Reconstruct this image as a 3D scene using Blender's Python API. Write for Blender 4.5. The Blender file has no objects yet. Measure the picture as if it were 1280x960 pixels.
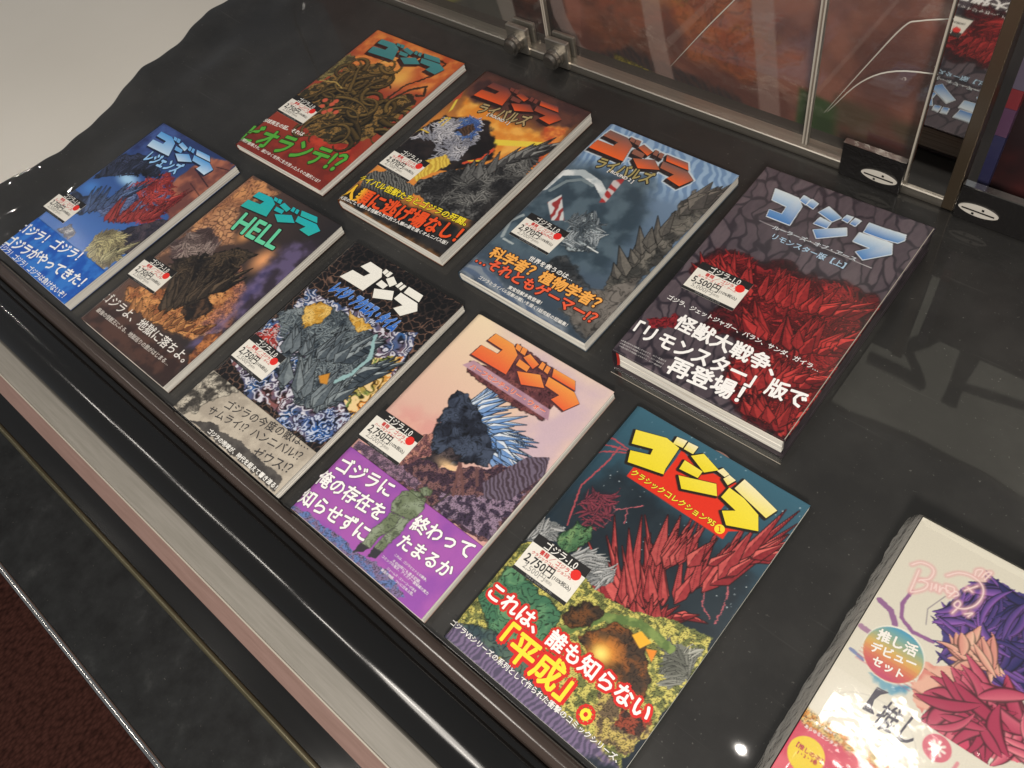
import bpy, math, random
import numpy as np
from mathutils import Matrix, Vector
# ------------------------------------------------------------------ camera, world, lamps, exposure
CAM_F = 1037.05
CAM_Z = 0.64320
CAM_R = [[0.747095, -0.466649, 0.473378], [0.640374, 0.696235, -0.324313], [-0.178242, 0.545432, 0.818984]]

scene = bpy.context.scene
R3 = Matrix(CAM_R)
cam_data = bpy.data.cameras.new('camera')
cam_data.sensor_fit = 'HORIZONTAL'; cam_data.sensor_width = 36.0
cam_data.lens = 36.0*CAM_F/1280.0
cam_data.clip_start = .01; cam_data.clip_end = 50
cam = bpy.data.objects.new('camera', cam_data); scene.collection.objects.link(cam)
cam.matrix_world = Matrix.Translation((0, 0, CAM_Z)) @ R3.to_4x4()
scene.camera = cam
world = bpy.data.worlds.new('World'); scene.world = world; world.use_nodes = True
bgn = world.node_tree.nodes['Background']
bgn.inputs[0].default_value = (.92, .95, 1.0, 1); bgn.inputs[1].default_value = .16
scene.view_settings.view_transform = 'Standard'; scene.view_settings.look = 'None'
scene.view_settings.exposure = 0.0; scene.view_settings.gamma = 1.0
scene.view_settings.use_curve_mapping = False
scene.cycles.max_bounces = 8; scene.cycles.transparent_max_bounces = 16
scene.cycles.caustics_reflective = False; scene.cycles.caustics_refractive = False
def lamp(name, loc, target, power, size, color=(1, .93, .84), shape='DISK', sy=None):
    l = bpy.data.lights.new(name, 'AREA'); l.energy = power; l.shape = shape; l.size = size; l.color = color
    if sy: l.size_y = sy
    o = bpy.data.objects.new(name, l); scene.collection.objects.link(o)
    o.location = loc
    d = Vector(target)-Vector(loc)
    o.rotation_euler = d.to_track_quat('-Z', 'Y').to_euler()
    return o
lamp('key_lamp', (.55, -.85, 1.25), (-.35, .3, 0), 31, .26)
lamp('fill_lamp', (-.9, -.55, 1.9), (-.5, .3, 0), 6.5, .5)
# row of small ceiling spots over the case
for lx, ly in ((-.153, .499), (-4.16, .475), (-4.71, .452)):
    lamp('ceiling_spot', (lx, ly, 2.2), (lx, ly, 0), 1.0, .022)
for i, lx in enumerate((-3.4, -2.95, -2.5, -2.05, -1.6, -1.2, -.8, -.4, .0, .4)):
    lamp('ceiling_spot', (lx, -.75+.12*(i % 2), 2.3), (lx, -.3, 0), 1.7, .30, shape='RECTANGLE', sy=.06)
lamp('ceiling_strip', (.11, .76, 2.2), (.05, .25, 0), 2.2, .30, shape='RECTANGLE', sy=.10)

# ------------------------------------------------------------------ helpers
col = scene.collection
def mkmesh(name, verts, faces, cols=None, smooth=False):
    m = bpy.data.meshes.new(name)
    verts = np.asarray(verts, dtype=np.float32)
    if isinstance(faces, np.ndarray) and len(faces):
        k = faces.shape[1]; nf = len(faces)
        m.vertices.add(len(verts)); m.vertices.foreach_set('co', verts.ravel())
        m.loops.add(nf*k); m.loops.foreach_set('vertex_index', faces.astype(np.int32).ravel())
        m.polygons.add(nf)
        m.polygons.foreach_set('loop_start', np.arange(0, nf*k, k, dtype=np.int32))
        m.polygons.foreach_set('loop_total', np.full(nf, k, dtype=np.int32))
        m.update(calc_edges=True); m.validate()
    else:
        m.from_pydata([tuple(map(float, v)) for v in verts], [], [list(f) for f in faces]); m.update()
    if cols is not None:
        setcol(m, cols)
    if smooth:
        m.polygons.foreach_set('use_smooth', np.ones(len(m.polygons), dtype=bool))
    return m
def lin(c):
    c = np.asarray(c, dtype=np.float64)/255.0
    return np.where(c <= .04045, c/12.92, ((c+.055)/1.055)**2.4)
def setcol(m, cols):
    a = m.color_attributes.new('Col', 'FLOAT_COLOR', 'POINT')
    c = np.ones((len(m.vertices), 4), dtype=np.float32); c[:, :3] = lin(cols)
    a.data.foreach_set('color', c.ravel())
def add(name, mesh, mat, parent=None, loc=None, rotz=0):
    o = bpy.data.objects.new(name, mesh); col.objects.link(o)
    if mat: o.data.materials.append(mat)
    if parent: o.parent = parent
    if loc is not None: o.location = loc
    if rotz: o.rotation_euler = (0, 0, rotz)
    return o
def empty(name, loc, rotz=0):
    o = bpy.data.objects.new(name, None); col.objects.link(o); o.location = loc; o.rotation_euler = (0, 0, rotz)
    o.empty_display_size = .02
    return o
def tag(o, label, cat, group=None):
    o['label'] = label; o['category'] = cat
    if group: o['group'] = group
def struct(o):
    o['kind'] = 'structure'; return o
BOXF = [(0,3,2,1),(4,5,6,7),(0,1,5,4),(1,2,6,5),(2,3,7,6),(3,0,4,7)]
def box_vf(x0, y0, z0, x1, y1, z1, base=0):
    v = [(x0,y0,z0),(x1,y0,z0),(x1,y1,z0),(x0,y1,z0),(x0,y0,z1),(x1,y0,z1),(x1,y1,z1),(x0,y1,z1)]
    return v, [tuple(i+base for i in f) for f in BOXF]
def box(name, x0, y0, z0, x1, y1, z1, mat, parent=None, bevel=0.0, c=None):
    v, f = box_vf(x0, y0, z0, x1, y1, z1)
    m = mkmesh(name, v, f, None if c is None else [c]*8)
    o = add(name, m, mat, parent)
    if bevel:
        b = o.modifiers.new('bevel', 'BEVEL'); b.width = bevel; b.segments = 2; b.limit_method = 'ANGLE'
    return o
def extrude_profile(name, prof, x0, x1, mat, parent=None, n=2, smooth=True, closed=False):
    xs = np.linspace(x0, x1, n); k = len(prof)
    v = [(x, y, z) for x in xs for (y, z) in prof]
    f = []
    for i in range(n-1):
        for j in range(k if closed else k-1):
            a = i*k+j; b = i*k+(j+1) % k
            f.append((a, b, b+k, a+k))
    o = add(name, mkmesh(name, v, f, smooth=smooth), mat, parent)
    return o

# ------------------------------------------------------------------ materials
def mat(name, color=(.8, .8, .8), rough=.5, metal=0.0, spec=.5, coat=0.0, coat_rough=.05):
    m = bpy.data.materials.new(name); m.use_nodes = True
    b = m.node_tree.nodes['Principled BSDF']
    b.inputs['Base Color'].default_value = (*color, 1); b.inputs['Roughness'].default_value = rough
    b.inputs['Metallic'].default_value = metal; b.inputs['Specular IOR Level'].default_value = spec
    b.inputs['Coat Weight'].default_value = coat; b.inputs['Coat Roughness'].default_value = coat_rough
    return m, m.node_tree, b
def N(nt, t, **kw):
    n = nt.nodes.new(t)
    for k, v in kw.items():
        if k in n.inputs: n.inputs[k].default_value = v
        else: setattr(n, k, v)
    return n
def noise(nt, scale, detail=3, rough=.5, coord='Object', vec=None, stretch=None):
    n = N(nt, 'ShaderNodeTexNoise'); n.inputs['Scale'].default_value = scale
    n.inputs['Detail'].default_value = detail; n.inputs['Roughness'].default_value = rough
    tc = N(nt, 'ShaderNodeTexCoord')
    if stretch:
        mp = N(nt, 'ShaderNodeMapping'); mp.inputs['Scale'].default_value = stretch
        nt.links.new(tc.outputs[coord], mp.inputs[0]); nt.links.new(mp.outputs[0], n.inputs['Vector'])
    else:
        nt.links.new(tc.outputs[coord], n.inputs['Vector'])
    return n
def ramp(nt, src, stops):
    r = N(nt, 'ShaderNodeValToRGB'); e = r.color_ramp.elements
    while len(e) < len(stops): e.new(.5)
    for i, (p, c) in enumerate(stops):
        e[i].position = p; e[i].color = (*c, 1) if len(c) == 3 else c
    nt.links.new(src, r.inputs[0]); return r
def bump(nt, b, src, strength, dist=.001):
    bp = N(nt, 'ShaderNodeBump'); bp.inputs['Strength'].default_value = strength; bp.inputs['Distance'].default_value = dist
    nt.links.new(src, bp.inputs['Height']); nt.links.new(bp.outputs[0], b.inputs['Normal']); return bp
def print_mat(name, rough, coat=0.0, bs=.05, coat_rough=.06):
    m, nt, b = mat(name, rough=rough, coat=coat, coat_rough=coat_rough)
    a = N(nt, 'ShaderNodeVertexColor', layer_name='Col')
    n = noise(nt, 900, 2); mx = N(nt, 'ShaderNodeMixRGB', blend_type='MULTIPLY'); mx.inputs[0].default_value = 1
    r = ramp(nt, n.outputs['Fac'], [(.25, (.93, .93, .93)), (.75, (1, 1, 1))])
    nt.links.new(a.outputs['Color'], mx.inputs[1]); nt.links.new(r.outputs[0], mx.inputs[2])
    nt.links.new(mx.outputs[0], b.inputs['Base Color'])
    n2 = noise(nt, 30, 3); bump(nt, b, n2.outputs['Fac'], bs, .002)
    return m
M = {}
M['cover'] = print_mat('laminated_cover_print', .32, .25, .10, .12)
M['matte'] = print_mat('paper_print', .55, 0, .06)
M['ink'] = print_mat('lettering_print', .36, .2, .08, .12)
M['card'] = print_mat('card_print', .6, 0, .04)
m, nt, b = mat('page_edges', (.78, .75, .68), .75)
n = noise(nt, 1.0, 2, stretch=(7, 7, 1000)); r = ramp(nt, n.outputs['Fac'], [(.32, (.44, .41, .36)), (.48, (.80, .77, .70)), (.8, (.88, .85, .79))])
nt.links.new(r.outputs[0], b.inputs['Base Color']); bump(nt, b, n.outputs['Fac'], .4, .0006); M['pages'] = m
m, nt, b = mat('black_vinyl', (.02, .02, .02), .42, spec=.3, coat=.5, coat_rough=.03)
n = noise(nt, 3.2, 6, .6); r = ramp(nt, n.outputs['Fac'], [(.3, (.012, .0117, .0113)), (.7, (.030, .0288, .0275))])
nd = noise(nt, 330, 2, .5); rd = ramp(nt, nd.outputs['Fac'], [(.70, (0, 0, 0)), (.80, (.09, .087, .08))])
ad0 = N(nt, 'ShaderNodeMixRGB', blend_type='ADD'); ad0.inputs[0].default_value = 1
ad = N(nt, 'ShaderNodeMixRGB', blend_type='ADD'); ad.inputs[0].default_value = 1
tc = N(nt, 'ShaderNodeTexCoord'); mp = N(nt, 'ShaderNodeMapping'); mp.inputs['Rotation'].default_value = (0, 0, .9); mp.inputs['Scale'].default_value = (5, 160, 1)
nsc = N(nt, 'ShaderNodeTexNoise'); nsc.inputs['Scale'].default_value = 1.6; nsc.inputs['Detail'].default_value = 3
nt.links.new(tc.outputs['Object'], mp.inputs[0]); nt.links.new(mp.outputs[0], nsc.inputs['Vector'])
nsm = noise(nt, 7, 5, .62); rsm = ramp(nt, nsm.outputs['Fac'], [(.45, (0, 0, 0)), (.75, (.020, .0195, .018))])
rsc = ramp(nt, nsc.outputs['Fac'], [(.66, (0, 0, 0)), (.78, (.022, .0215, .020))])
nt.links.new(rsm.outputs[0], ad0.inputs[1]); nt.links.new(rsc.outputs[0], ad0.inputs[2])
ad1 = N(nt, 'ShaderNodeMixRGB', blend_type='ADD'); ad1.inputs[0].default_value = 1
nt.links.new(r.outputs[0], ad1.inputs[1]); nt.links.new(rd.outputs[0], ad1.inputs[2])
nt.links.new(ad1.outputs[0], ad.inputs[1]); nt.links.new(ad0.outputs[0], ad.inputs[2]); nt.links.new(ad.outputs[0], b.inputs['Base Color'])
rr = N(nt, 'ShaderNodeMapRange'); rr.inputs['To Min'].default_value = .34; rr.inputs['To Max'].default_value = .56
nt.links.new(n.outputs['Fac'], rr.inputs['Value']); nt.links.new(rr.outputs[0], b.inputs['Roughness'])
n3 = noise(nt, 1500, 2); bump(nt, b, n3.outputs['Fac'], .12, .0006); M['vinyl'] = m
m, nt, b = mat('cream_laminate', (.50, .47, .42), .38)
n = noise(nt, 2.0, 4); r = ramp(nt, n.outputs['Fac'], [(.3, (.60, .565, .505)), (.7, (.67, .635, .575))]); nt.links.new(r.outputs[0], b.inputs['Base Color']); M['cream'] = m
m, nt, b = mat('black_gloss_rail', (.008, .0078, .0075), .09, spec=.6)
n = noise(nt, 4, 3, stretch=(1, 14, 14)); rr = N(nt, 'ShaderNodeMapRange'); rr.inputs['To Min'].default_value = .07; rr.inputs['To Max'].default_value = .16
nt.links.new(n.outputs['Fac'], rr.inputs['Value']); nt.links.new(rr.outputs[0], b.inputs['Roughness']); M['rail'] = m
m, nt, b = mat('brown_gloss_bead', (.05, .036, .03), .16, spec=.6); M['bead'] = m
def worn_metal(name, c0, c1, rough, metal=.0, sc=(3, 60, 60)):
    m, nt, b = mat(name, c0, rough, metal)
    n = noise(nt, 6, 5, .6, stretch=sc); r = ramp(nt, n.outputs['Fac'], [(.3, c0), (.7, c1)])
    nt.links.new(r.outputs[0], b.inputs['Base Color']); bump(nt, b, n.outputs['Fac'], .1, .0005)
    return m
M['trim_beige'] = worn_metal('beige_satin_trim', (.195, .18, .152), (.255, .235, .205), .36)
M['trim_reflect'] = worn_metal('reflected_pink_trim', (.185, .115, .095), (.235, .15, .128), .40)  # pinkish reflection on the front face, put into its base colour
M['lip'] = worn_metal('olive_metal_lip', (.10, .09, .05), (.16, .14, .09), .3, .6)
M['chrome'] = worn_metal('polished_chrome', (.72, .70, .66), (.80, .78, .74), .10, 1.0)
M['brushed'] = worn_metal('brushed_metal', (.40, .37, .32), (.52, .48, .42), .33, .9)
m, nt, b = mat('mirror_steel', (.62, .60, .57), .03, 1.0); n = noise(nt, 14, 2); bump(nt, b, n.outputs['Fac'], .10, .002); M['mirror'] = m
m, nt, b = mat('dark_brown_metal', (.10, .075, .05), .3, .6); M['bar'] = m
M['knob'] = worn_metal('dull_steel_knob', (.20, .19, .17), (.30, .28, .25), .38, .95)
m, nt, b = mat('black_plinth', (.006, .006, .006), .35); M['black'] = m
m, nt, b = mat('dark_rear_board', (.05, .04, .036), .5); M['plinth2'] = m
m, nt, b = mat('speckled_black_stone', (.01, .01, .011), .16, spec=.22)
n = noise(nt, 34, 6, .65); r = ramp(nt, n.outputs['Fac'], [(.35, (.003, .0033, .0036)), (.60, (.011, .012, .0125)), (.80, (.034, .035, .035))])
n2 = noise(nt, 420, 2); r2 = ramp(nt, n2.outputs['Fac'], [(.72, (0, 0, 0)), (.80, (.06, .057, .05))])
ad = N(nt, 'ShaderNodeMixRGB', blend_type='ADD'); ad.inputs[0].default_value = 1
nt.links.new(r.outputs[0], ad.inputs[1]); nt.links.new(r2.outputs[0], ad.inputs[2]); nt.links.new(ad.outputs[0], b.inputs['Base Color'])
rr = N(nt, 'ShaderNodeMapRange'); rr.inputs['To Min'].default_value = .42; rr.inputs['To Max'].default_value = .6
n4 = noise(nt, 9, 5, .7); nt.links.new(n4.outputs['Fac'], rr.inputs['Value']); nt.links.new(rr.outputs[0], b.inputs['Roughness']); M['stone'] = m
m, nt, b = mat('maroon_carpet', (.06, .016, .012), .95, spec=.1)
w1 = N(nt, 'ShaderNodeTexVoronoi'); w1.inputs['Scale'].default_value = 165
tc = N(nt, 'ShaderNodeTexCoord'); mp = N(nt, 'ShaderNodeMapping'); mp.inputs['Scale'].default_value = (1, .55, 1); mp.inputs['Rotation'].default_value = (0, 0, .5)
nt.links.new(tc.outputs['Object'], mp.inputs[0]); nt.links.new(mp.outputs[0], w1.inputs['Vector'])
r = ramp(nt, w1.outputs['Distance'], [(.0, (.088, .034, .026)), (.55, (.056, .021, .016)), (1., (.024, .009, .007))])
nt.links.new(r.outputs[0], b.inputs['Base Color']); bump(nt, b, w1.outputs['Distance'], -.6, .003); M['carpet'] = m
def clear(name, rough=.02, tint=(1, 1, 1), ior=1.5, bsc=None, bst=0, bd=.002, milk=0):
    m = bpy.data.materials.new(name); m.use_nodes = True; nt = m.node_tree
    nt.nodes.remove(nt.nodes['Principled BSDF']); out = nt.nodes['Material Output']
    lw = N(nt, 'ShaderNodeLayerWeight'); lw.inputs['Blend'].default_value = .5
    pw = N(nt, 'ShaderNodeMath', operation='POWER'); pw.inputs[1].default_value = 5; nt.links.new(lw.outputs['Facing'], pw.inputs[0])
    f0 = ((ior-1)/(ior+1))**2
    fr = N(nt, 'ShaderNodeMath', operation='MULTIPLY_ADD'); fr.inputs[1].default_value = 1-f0; fr.inputs[2].default_value = f0; nt.links.new(pw.outputs[0], fr.inputs[0])
    tr = N(nt, 'ShaderNodeBsdfTransparent'); tr.inputs[0].default_value = (*tint, 1)
    gl = N(nt, 'ShaderNodeBsdfGlossy'); gl.inputs['Roughness'].default_value = rough; gl.inputs[0].default_value = (1, 1, 1, 1)
    mx = N(nt, 'ShaderNodeMixShader'); nt.links.new(fr.outputs[0], mx.inputs[0]); nt.links.new(tr.outputs[0], mx.inputs[1]); nt.links.new(gl.outputs[0], mx.inputs[2])
    if milk:
        df = N(nt, 'ShaderNodeBsdfDiffuse'); df.inputs[0].default_value = (.80, .77, .70, 1)
        m2 = N(nt, 'ShaderNodeMixShader'); m2.inputs[0].default_value = milk
        nt.links.new(tr.outputs[0], m2.inputs[1]); nt.links.new(df.outputs[0], m2.inputs[2]); nt.links.new(m2.outputs[0], mx.inputs[1])
    nt.links.new(mx.outputs[0], out.inputs[0])
    if bsc:
        n = noise(nt, bsc, 4, .55); bp = N(nt, 'ShaderNodeBump'); bp.inputs['Strength'].default_value = bst; bp.inputs['Distance'].default_value = bd
        nt.links.new(n.outputs['Fac'], bp.inputs['Height']); nt.links.new(bp.outputs[0], gl.inputs['Normal']); nt.links.new(bp.outputs[0], lw.inputs['Normal'])
    return m
M['glass'] = clear('clear_glass', .015, (.985, .992, .985))
M['acrylic'] = clear('clear_acrylic', .04, (.97, .97, .96), milk=.014)
M['film'] = clear('shrink_film', .07, (.97, .97, .96), 1.55, 15, .34, .004)
M['filmside'] = clear('shrink_film_folds', .16, (.90, .89, .86), 1.6, 60, .9, .004, milk=.85)
M['sleeve'] = clear('crumpled_clear_sleeve', .10, (.96, .96, .95), 1.5, 9, .9, .02)
m, nt, b = mat('acrylic_edge', (.42, .38, .32), .25); M['edge'] = m
m, nt, b = mat('white_sign_face', (.8, .78, .70), .5); M['sign'] = m
m, nt, b = mat('sign_letter_black', (.02, .02, .02), .5); M['signblack'] = m

# ------------------------------------------------------------------ procedural print painter (numpy, in millimetres of the printed sheet)
_tab = {}
def tab(seed):
    if seed not in _tab: _tab[seed] = np.random.RandomState(seed).rand(256, 256)
    return _tab[seed]
def vnoise(x, y, seed):
    t = tab(seed % 17); xi = np.floor(x).astype(int); yi = np.floor(y).astype(int); fx = x-xi; fy = y-yi
    fx = fx*fx*(3-2*fx); fy = fy*fy*(3-2*fy); s = seed*37
    g = lambda a, b: t[(a+s) & 255, (b+s*3) & 255]
    return (g(xi, yi)*(1-fx)+g(xi+1, yi)*fx)*(1-fy)+(g(xi, yi+1)*(1-fx)+g(xi+1, yi+1)*fx)*fy
def fbm(x, y, seed, o=4):
    r = 0; a = .5; tot = 0
    for k in range(o):
        r = r+a*vnoise(x*2**k, y*2**k, seed+k*5); tot += a; a *= .5
    return r/tot
def sst(a, b, x):
    t = np.clip((x-a)/(b-a), 0, 1); return t*t*(3-2*t)
def voro(x, y, seed):
    t = tab(seed % 17); t2 = tab((seed+7) % 17); xi = np.floor(x).astype(int); yi = np.floor(y).astype(int)
    f1 = np.full(x.shape, 9.); f2 = np.full(x.shape, 9.); idv = np.zeros(x.shape)
    for i in (-1, 0, 1):
        for j in (-1, 0, 1):
            a = (xi+i+seed*11) & 255; b_ = (yi+j+seed*5) & 255
            d = np.hypot(xi+i+t[a, b_]-x, yi+j+t2[a, b_]-y)
            m1 = d < f1
            f2 = np.where(m1, f1, np.minimum(f2, d)); idv = np.where(m1, t[b_, a], idv); f1 = np.where(m1, d, f1)
    return f1, f2, idv
def psd(u, v, pts):
    p = np.asarray(pts, float); n = len(p); d = np.full(u.shape, 1e9); s = np.ones(u.shape)
    for i in range(n):
        a = p[i]; b_ = p[i-1]; e = b_-a; wx = u-a[0]; wy = v-a[1]
        t = np.clip((wx*e[0]+wy*e[1])/max(e@e, 1e-9), 0, 1)
        d = np.minimum(d, (wx-e[0]*t)**2+(wy-e[1]*t)**2)
        c1 = v >= a[1]; c2 = v < b_[1]; c3 = e[0]*wy > e[1]*wx
        s = np.where((c1 & c2 & c3) | (~c1 & ~c2 & ~c3), -s, s)
    return s*np.sqrt(d)
def pld(u, v, pts):
    d = np.full(u.shape, 1e9)
    for a, b_ in zip(pts[:-1], pts[1:]):
        a = np.array(a, float); e = np.array(b_, float)-a; wx = u-a[0]; wy = v-a[1]
        t = np.clip((wx*e[0]+wy*e[1])/max(e@e, 1e-9), 0, 1)
        d = np.minimum(d, np.hypot(wx-e[0]*t, wy-e[1]*t))
    return d
def texture(u, v, c, o, seed):
    c = np.array(c, float); k = o.get('tex')
    if not k: return np.broadcast_to(c, u.shape+(3,))
    c2 = np.array(o.get('col2', c), float); s = o.get('s', 8); ink = o.get('ink', 0)
    wu = u+(fbm(u/s/1.5, v/s/1.5, seed+1, 3)-.5)*s*1.4; wv = v+(fbm(u/s/1.5, v/s/1.5, seed+2, 3)-.5)*s*1.4
    dark = np.ones(u.shape)
    if k == 'cloud': q = sst(.32, .68, fbm(u/s, v/s, seed))
    elif k == 'rock':
        q = sst(.3, .7, fbm(wu/s, wv/s, seed)); r = fbm(wu/s*.8, wv/s*.8, seed+3, 3)*7
        dark = 1-ink*sst(.16, .03, np.abs(r-np.floor(r)-.5))
        q = np.clip(q+.3*(vnoise(u/1.3, v/1.3, seed+4)-.5), 0, 1)
    elif k == 'leaf':
        q = sst(.42, .58, fbm(wu/s, wv/s, seed, 3)); r = fbm(u/s*1.1, v/s*1.1, seed+3, 3)*6
        dark = 1-.55*sst(.2, .05, np.abs(r-np.floor(r)-.5))
    elif k == 'hatch':
        a = o.get('dir', .8); r = (u*math.cos(a)+v*math.sin(a))/s+fbm(u/s/2.5, v/s/2.5, seed, 3)*2.2
        q = sst(.3, .75, .5+.5*np.sin(2*np.pi*r))
    elif k == 'scale':
        f1, f2, i = voro(wu/s*1.2, wv/s*1.5, seed); q = (.25+.75*i)*sst(.9, .2, f1)*sst(.25, .6, fbm(u/30, v/30, seed+5)); dark = .35+.65*sst(.04, .2, f2-f1)
    elif k == 'crack':
        f1, f2, i = voro(wu/s, wv/s, seed); q = sst(.14, .03, f2-f1)*(.35+.65*fbm(u/9, v/9, seed+2))
    elif k == 'crackd':
        f1, f2, i = voro(wu/s, wv/s, seed); q = sst(.02, .3, f2-f1)*(.4+.6*i); dark = .5+.5*sst(.02, .14, f2-f1)
    elif k == 'stone':
        f1, f2, i = voro(wu/s*1.25+.3*wv/s, wv/s*.62, seed); e = sst(.06, .22, f2-f1)
        q = 1-e*(.55+.45*i)*(.7+.6*fbm(u/3, v/9, seed+3)); q = np.clip(q, 0, 1)
    elif k in ('swirl', 'wave', 'silk'):
        r = fbm(wu/s/1.6, wv/s/1.6, seed, 3)*(6 if k != 'silk' else 3.5); fr = r-np.floor(r)
        q = .5+.5*np.sin(2*np.pi*r)
        if k == 'swirl': dark = 1-.72*sst(.16, .02, np.abs(fr-.5)); q = q*fbm(u/4, v/4, seed+2)*1.5
        elif k == 'wave':
            q = sst(.72, .95, q); dark = 1-.7*sst(.2, .04, np.abs(fr-.62)); hue = fbm(u/14, v/14, seed+6, 2)
            c = c*(1+.9*(hue[..., None]-.5)*np.array([1.3, -.2, -.9]))
        else: q = sst(.2, .9, q); dark = 1-.3*sst(.05, .01, np.abs(fr-.5))
        q = np.clip(q, 0, 1)
    elif k == 'shard':
        f1, f2, i = voro((u+v*.35)/s/1.6, (v-.25*u)/s*1.4, seed); q = np.clip(i*1.3*sst(.0, .3, f2-f1)+.2, 0, 1)
    out = c+(c2-c)*q[..., None] if c.ndim > 1 else c[None]+(c2-c)[None]*q[..., None]
    return out*dark[..., None]
def ropes(C, u, v, poly, n, wr, c, c2, ln, o, seed=0):
    rs = np.random.RandomState(seed+5); p = np.asarray(poly, float); lo, hi = p.min(0), p.max(0)
    c = np.array(c, float); c2 = np.array(c2, float); U = u[0]; W_ = v[:, 0]
    Q = lo+(hi-lo)*rs.rand(4000, 2); Q = Q[psd(Q[:, 0], Q[:, 1], poly) < -wr[0]*.3][:n]
    for k, q in enumerate(Q):
        f = (k+1)/len(Q); wd = wr[1]+(wr[0]-wr[1])*f*rs.uniform(.5, 1.0); a = rs.uniform(0, 6.28); cv = rs.uniform(-1, 1)*o.get('curl', .5); pts = [q]; st = ln/14.
        for i in range(14):
            if psd(np.array([pts[-1][0]]), np.array([pts[-1][1]]), poly)[0] > 0: cv = .55*(1 if cv > 0 else -1)
            a += cv*.7+rs.uniform(-.1, .1); pts.append(pts[-1]+st*np.array([math.cos(a), math.sin(a)]))
        P = np.array(pts); m0 = P.min(0)-wd; m1 = P.max(0)+wd
        j0, j1 = np.searchsorted(U, (m0[0], m1[0])); i0, i1 = np.searchsorted(W_, (m0[1], m1[1]))
        if j1 <= j0 or i1 <= i0: continue
        x = u[i0:i1, j0:j1]; y = v[i0:i1, j0:j1]; best = np.full(x.shape, 1e9); sg = np.zeros(x.shape); sl = np.zeros(x.shape)
        for i in range(len(P)-1):
            e = P[i+1]-P[i]; t = np.clip(((x-P[i][0])*e[0]+(y-P[i][1])*e[1])/(st*st), 0, 1)
            dx, dy = x-P[i][0]-e[0]*t, y-P[i][1]-e[1]*t; d = np.hypot(dx, dy); b = d < best
            best = np.where(b, d, best); sg = np.where(b, dy-.5*dx, sg); sl = np.where(b, (i+t)*st, sl)
        r = wd*.5*(1-.85*(sl/ln)**1.3)*(1+.10*np.sin(sl*6.28/o.get('ring', 2.2)))+.02
        tt = best/r; mk = sst(1.12, .9, tt)[..., None]
        sh = np.clip(.5+.5*sg/np.maximum(r, .1), 0, 1)*(1-.5*tt**2)
        ink = 1-.8*sst(.66, .95, tt)-.5*sst(.2, 1., np.sin(sl*6.28/o.get('ring', 2.2)))*sst(.0, .5, tt)*sst(.9, .2, sh)
        C[i0:i1, j0:j1] = C[i0:i1, j0:j1]*(1-mk)+(c+(c2-c)*np.clip(sh*1.3-.1, 0, 1)[..., None])*(.5+.5*f)*np.clip(ink, .12, 1)[..., None]*mk
def spikes(C, u, v, base, n, lr, wr, c, c2, o, seed=0):
    '''faceted crystal spikes fanning out of a base line'''
    rs = np.random.RandomState(seed+3); p = np.asarray(base, float); U = u[0]; W_ = v[:, 0]
    c = np.array(c, float); c2 = np.array(c2, float); a0, a1 = o['fan']; L0 = []
    for k in range(n):
        f = rs.rand()*(len(p)-1); i = min(int(f), len(p)-2); q = p[i]+(p[i+1]-p[i])*(f-i)+rs.uniform(-3, 3, 2)
        a = a0+(a1-a0)*np.clip(f/(len(p)-1)+rs.uniform(-.18, .18), 0, 1); L0.append((q, a, rs.uniform(*lr), rs.uniform(*wr)))
    L0.sort(key=lambda z: -z[2])
    for q, a, ln, wd in L0:
        d = np.array([math.cos(a), math.sin(a)]); nn = np.array([-d[1], d[0]]); tip = q+d*ln; l_ = q+nn*wd/2+d*ln*.12; r_ = q-nn*wd/2+d*ln*.12; bk_ = q-d*wd*.4; ridge = q+d*ln*.25+nn*wd*.12
        P = np.array([tip, l_, bk_, r_]); m0 = P.min(0)-1.5; m1 = P.max(0)+1.5
        j0, j1 = np.searchsorted(U, (m0[0], m1[0])); i0, i1 = np.searchsorted(W_, (m0[1], m1[1]))
        if j1 <= j0 or i1 <= i0: continue
        x = u[i0:i1, j0:j1]; y = v[i0:i1, j0:j1]; B_ = C[i0:i1, j0:j1]
        lit = nn@np.array([-.4, .9]); g = .2*(vnoise(x/2.2, y/2.2, seed)-.5)
        for poly, sh, gr in ((P, 0., .55), (np.array([tip, l_, bk_, ridge]), .5+.45*lit, -.1), (np.array([tip, ridge, bk_, r_]), .5-.45*lit, -.1)):
            m_ = sst(.35, -.35, psd(x, y, poly)-gr)[..., None]
            cc = c*.3 if gr > 0 else c+(c2-c)*np.clip(sh+g, 0, 1)[..., None]
            B_ = B_*(1-m_)+cc*m_
        C[i0:i1, j0:j1] = B_
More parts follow.
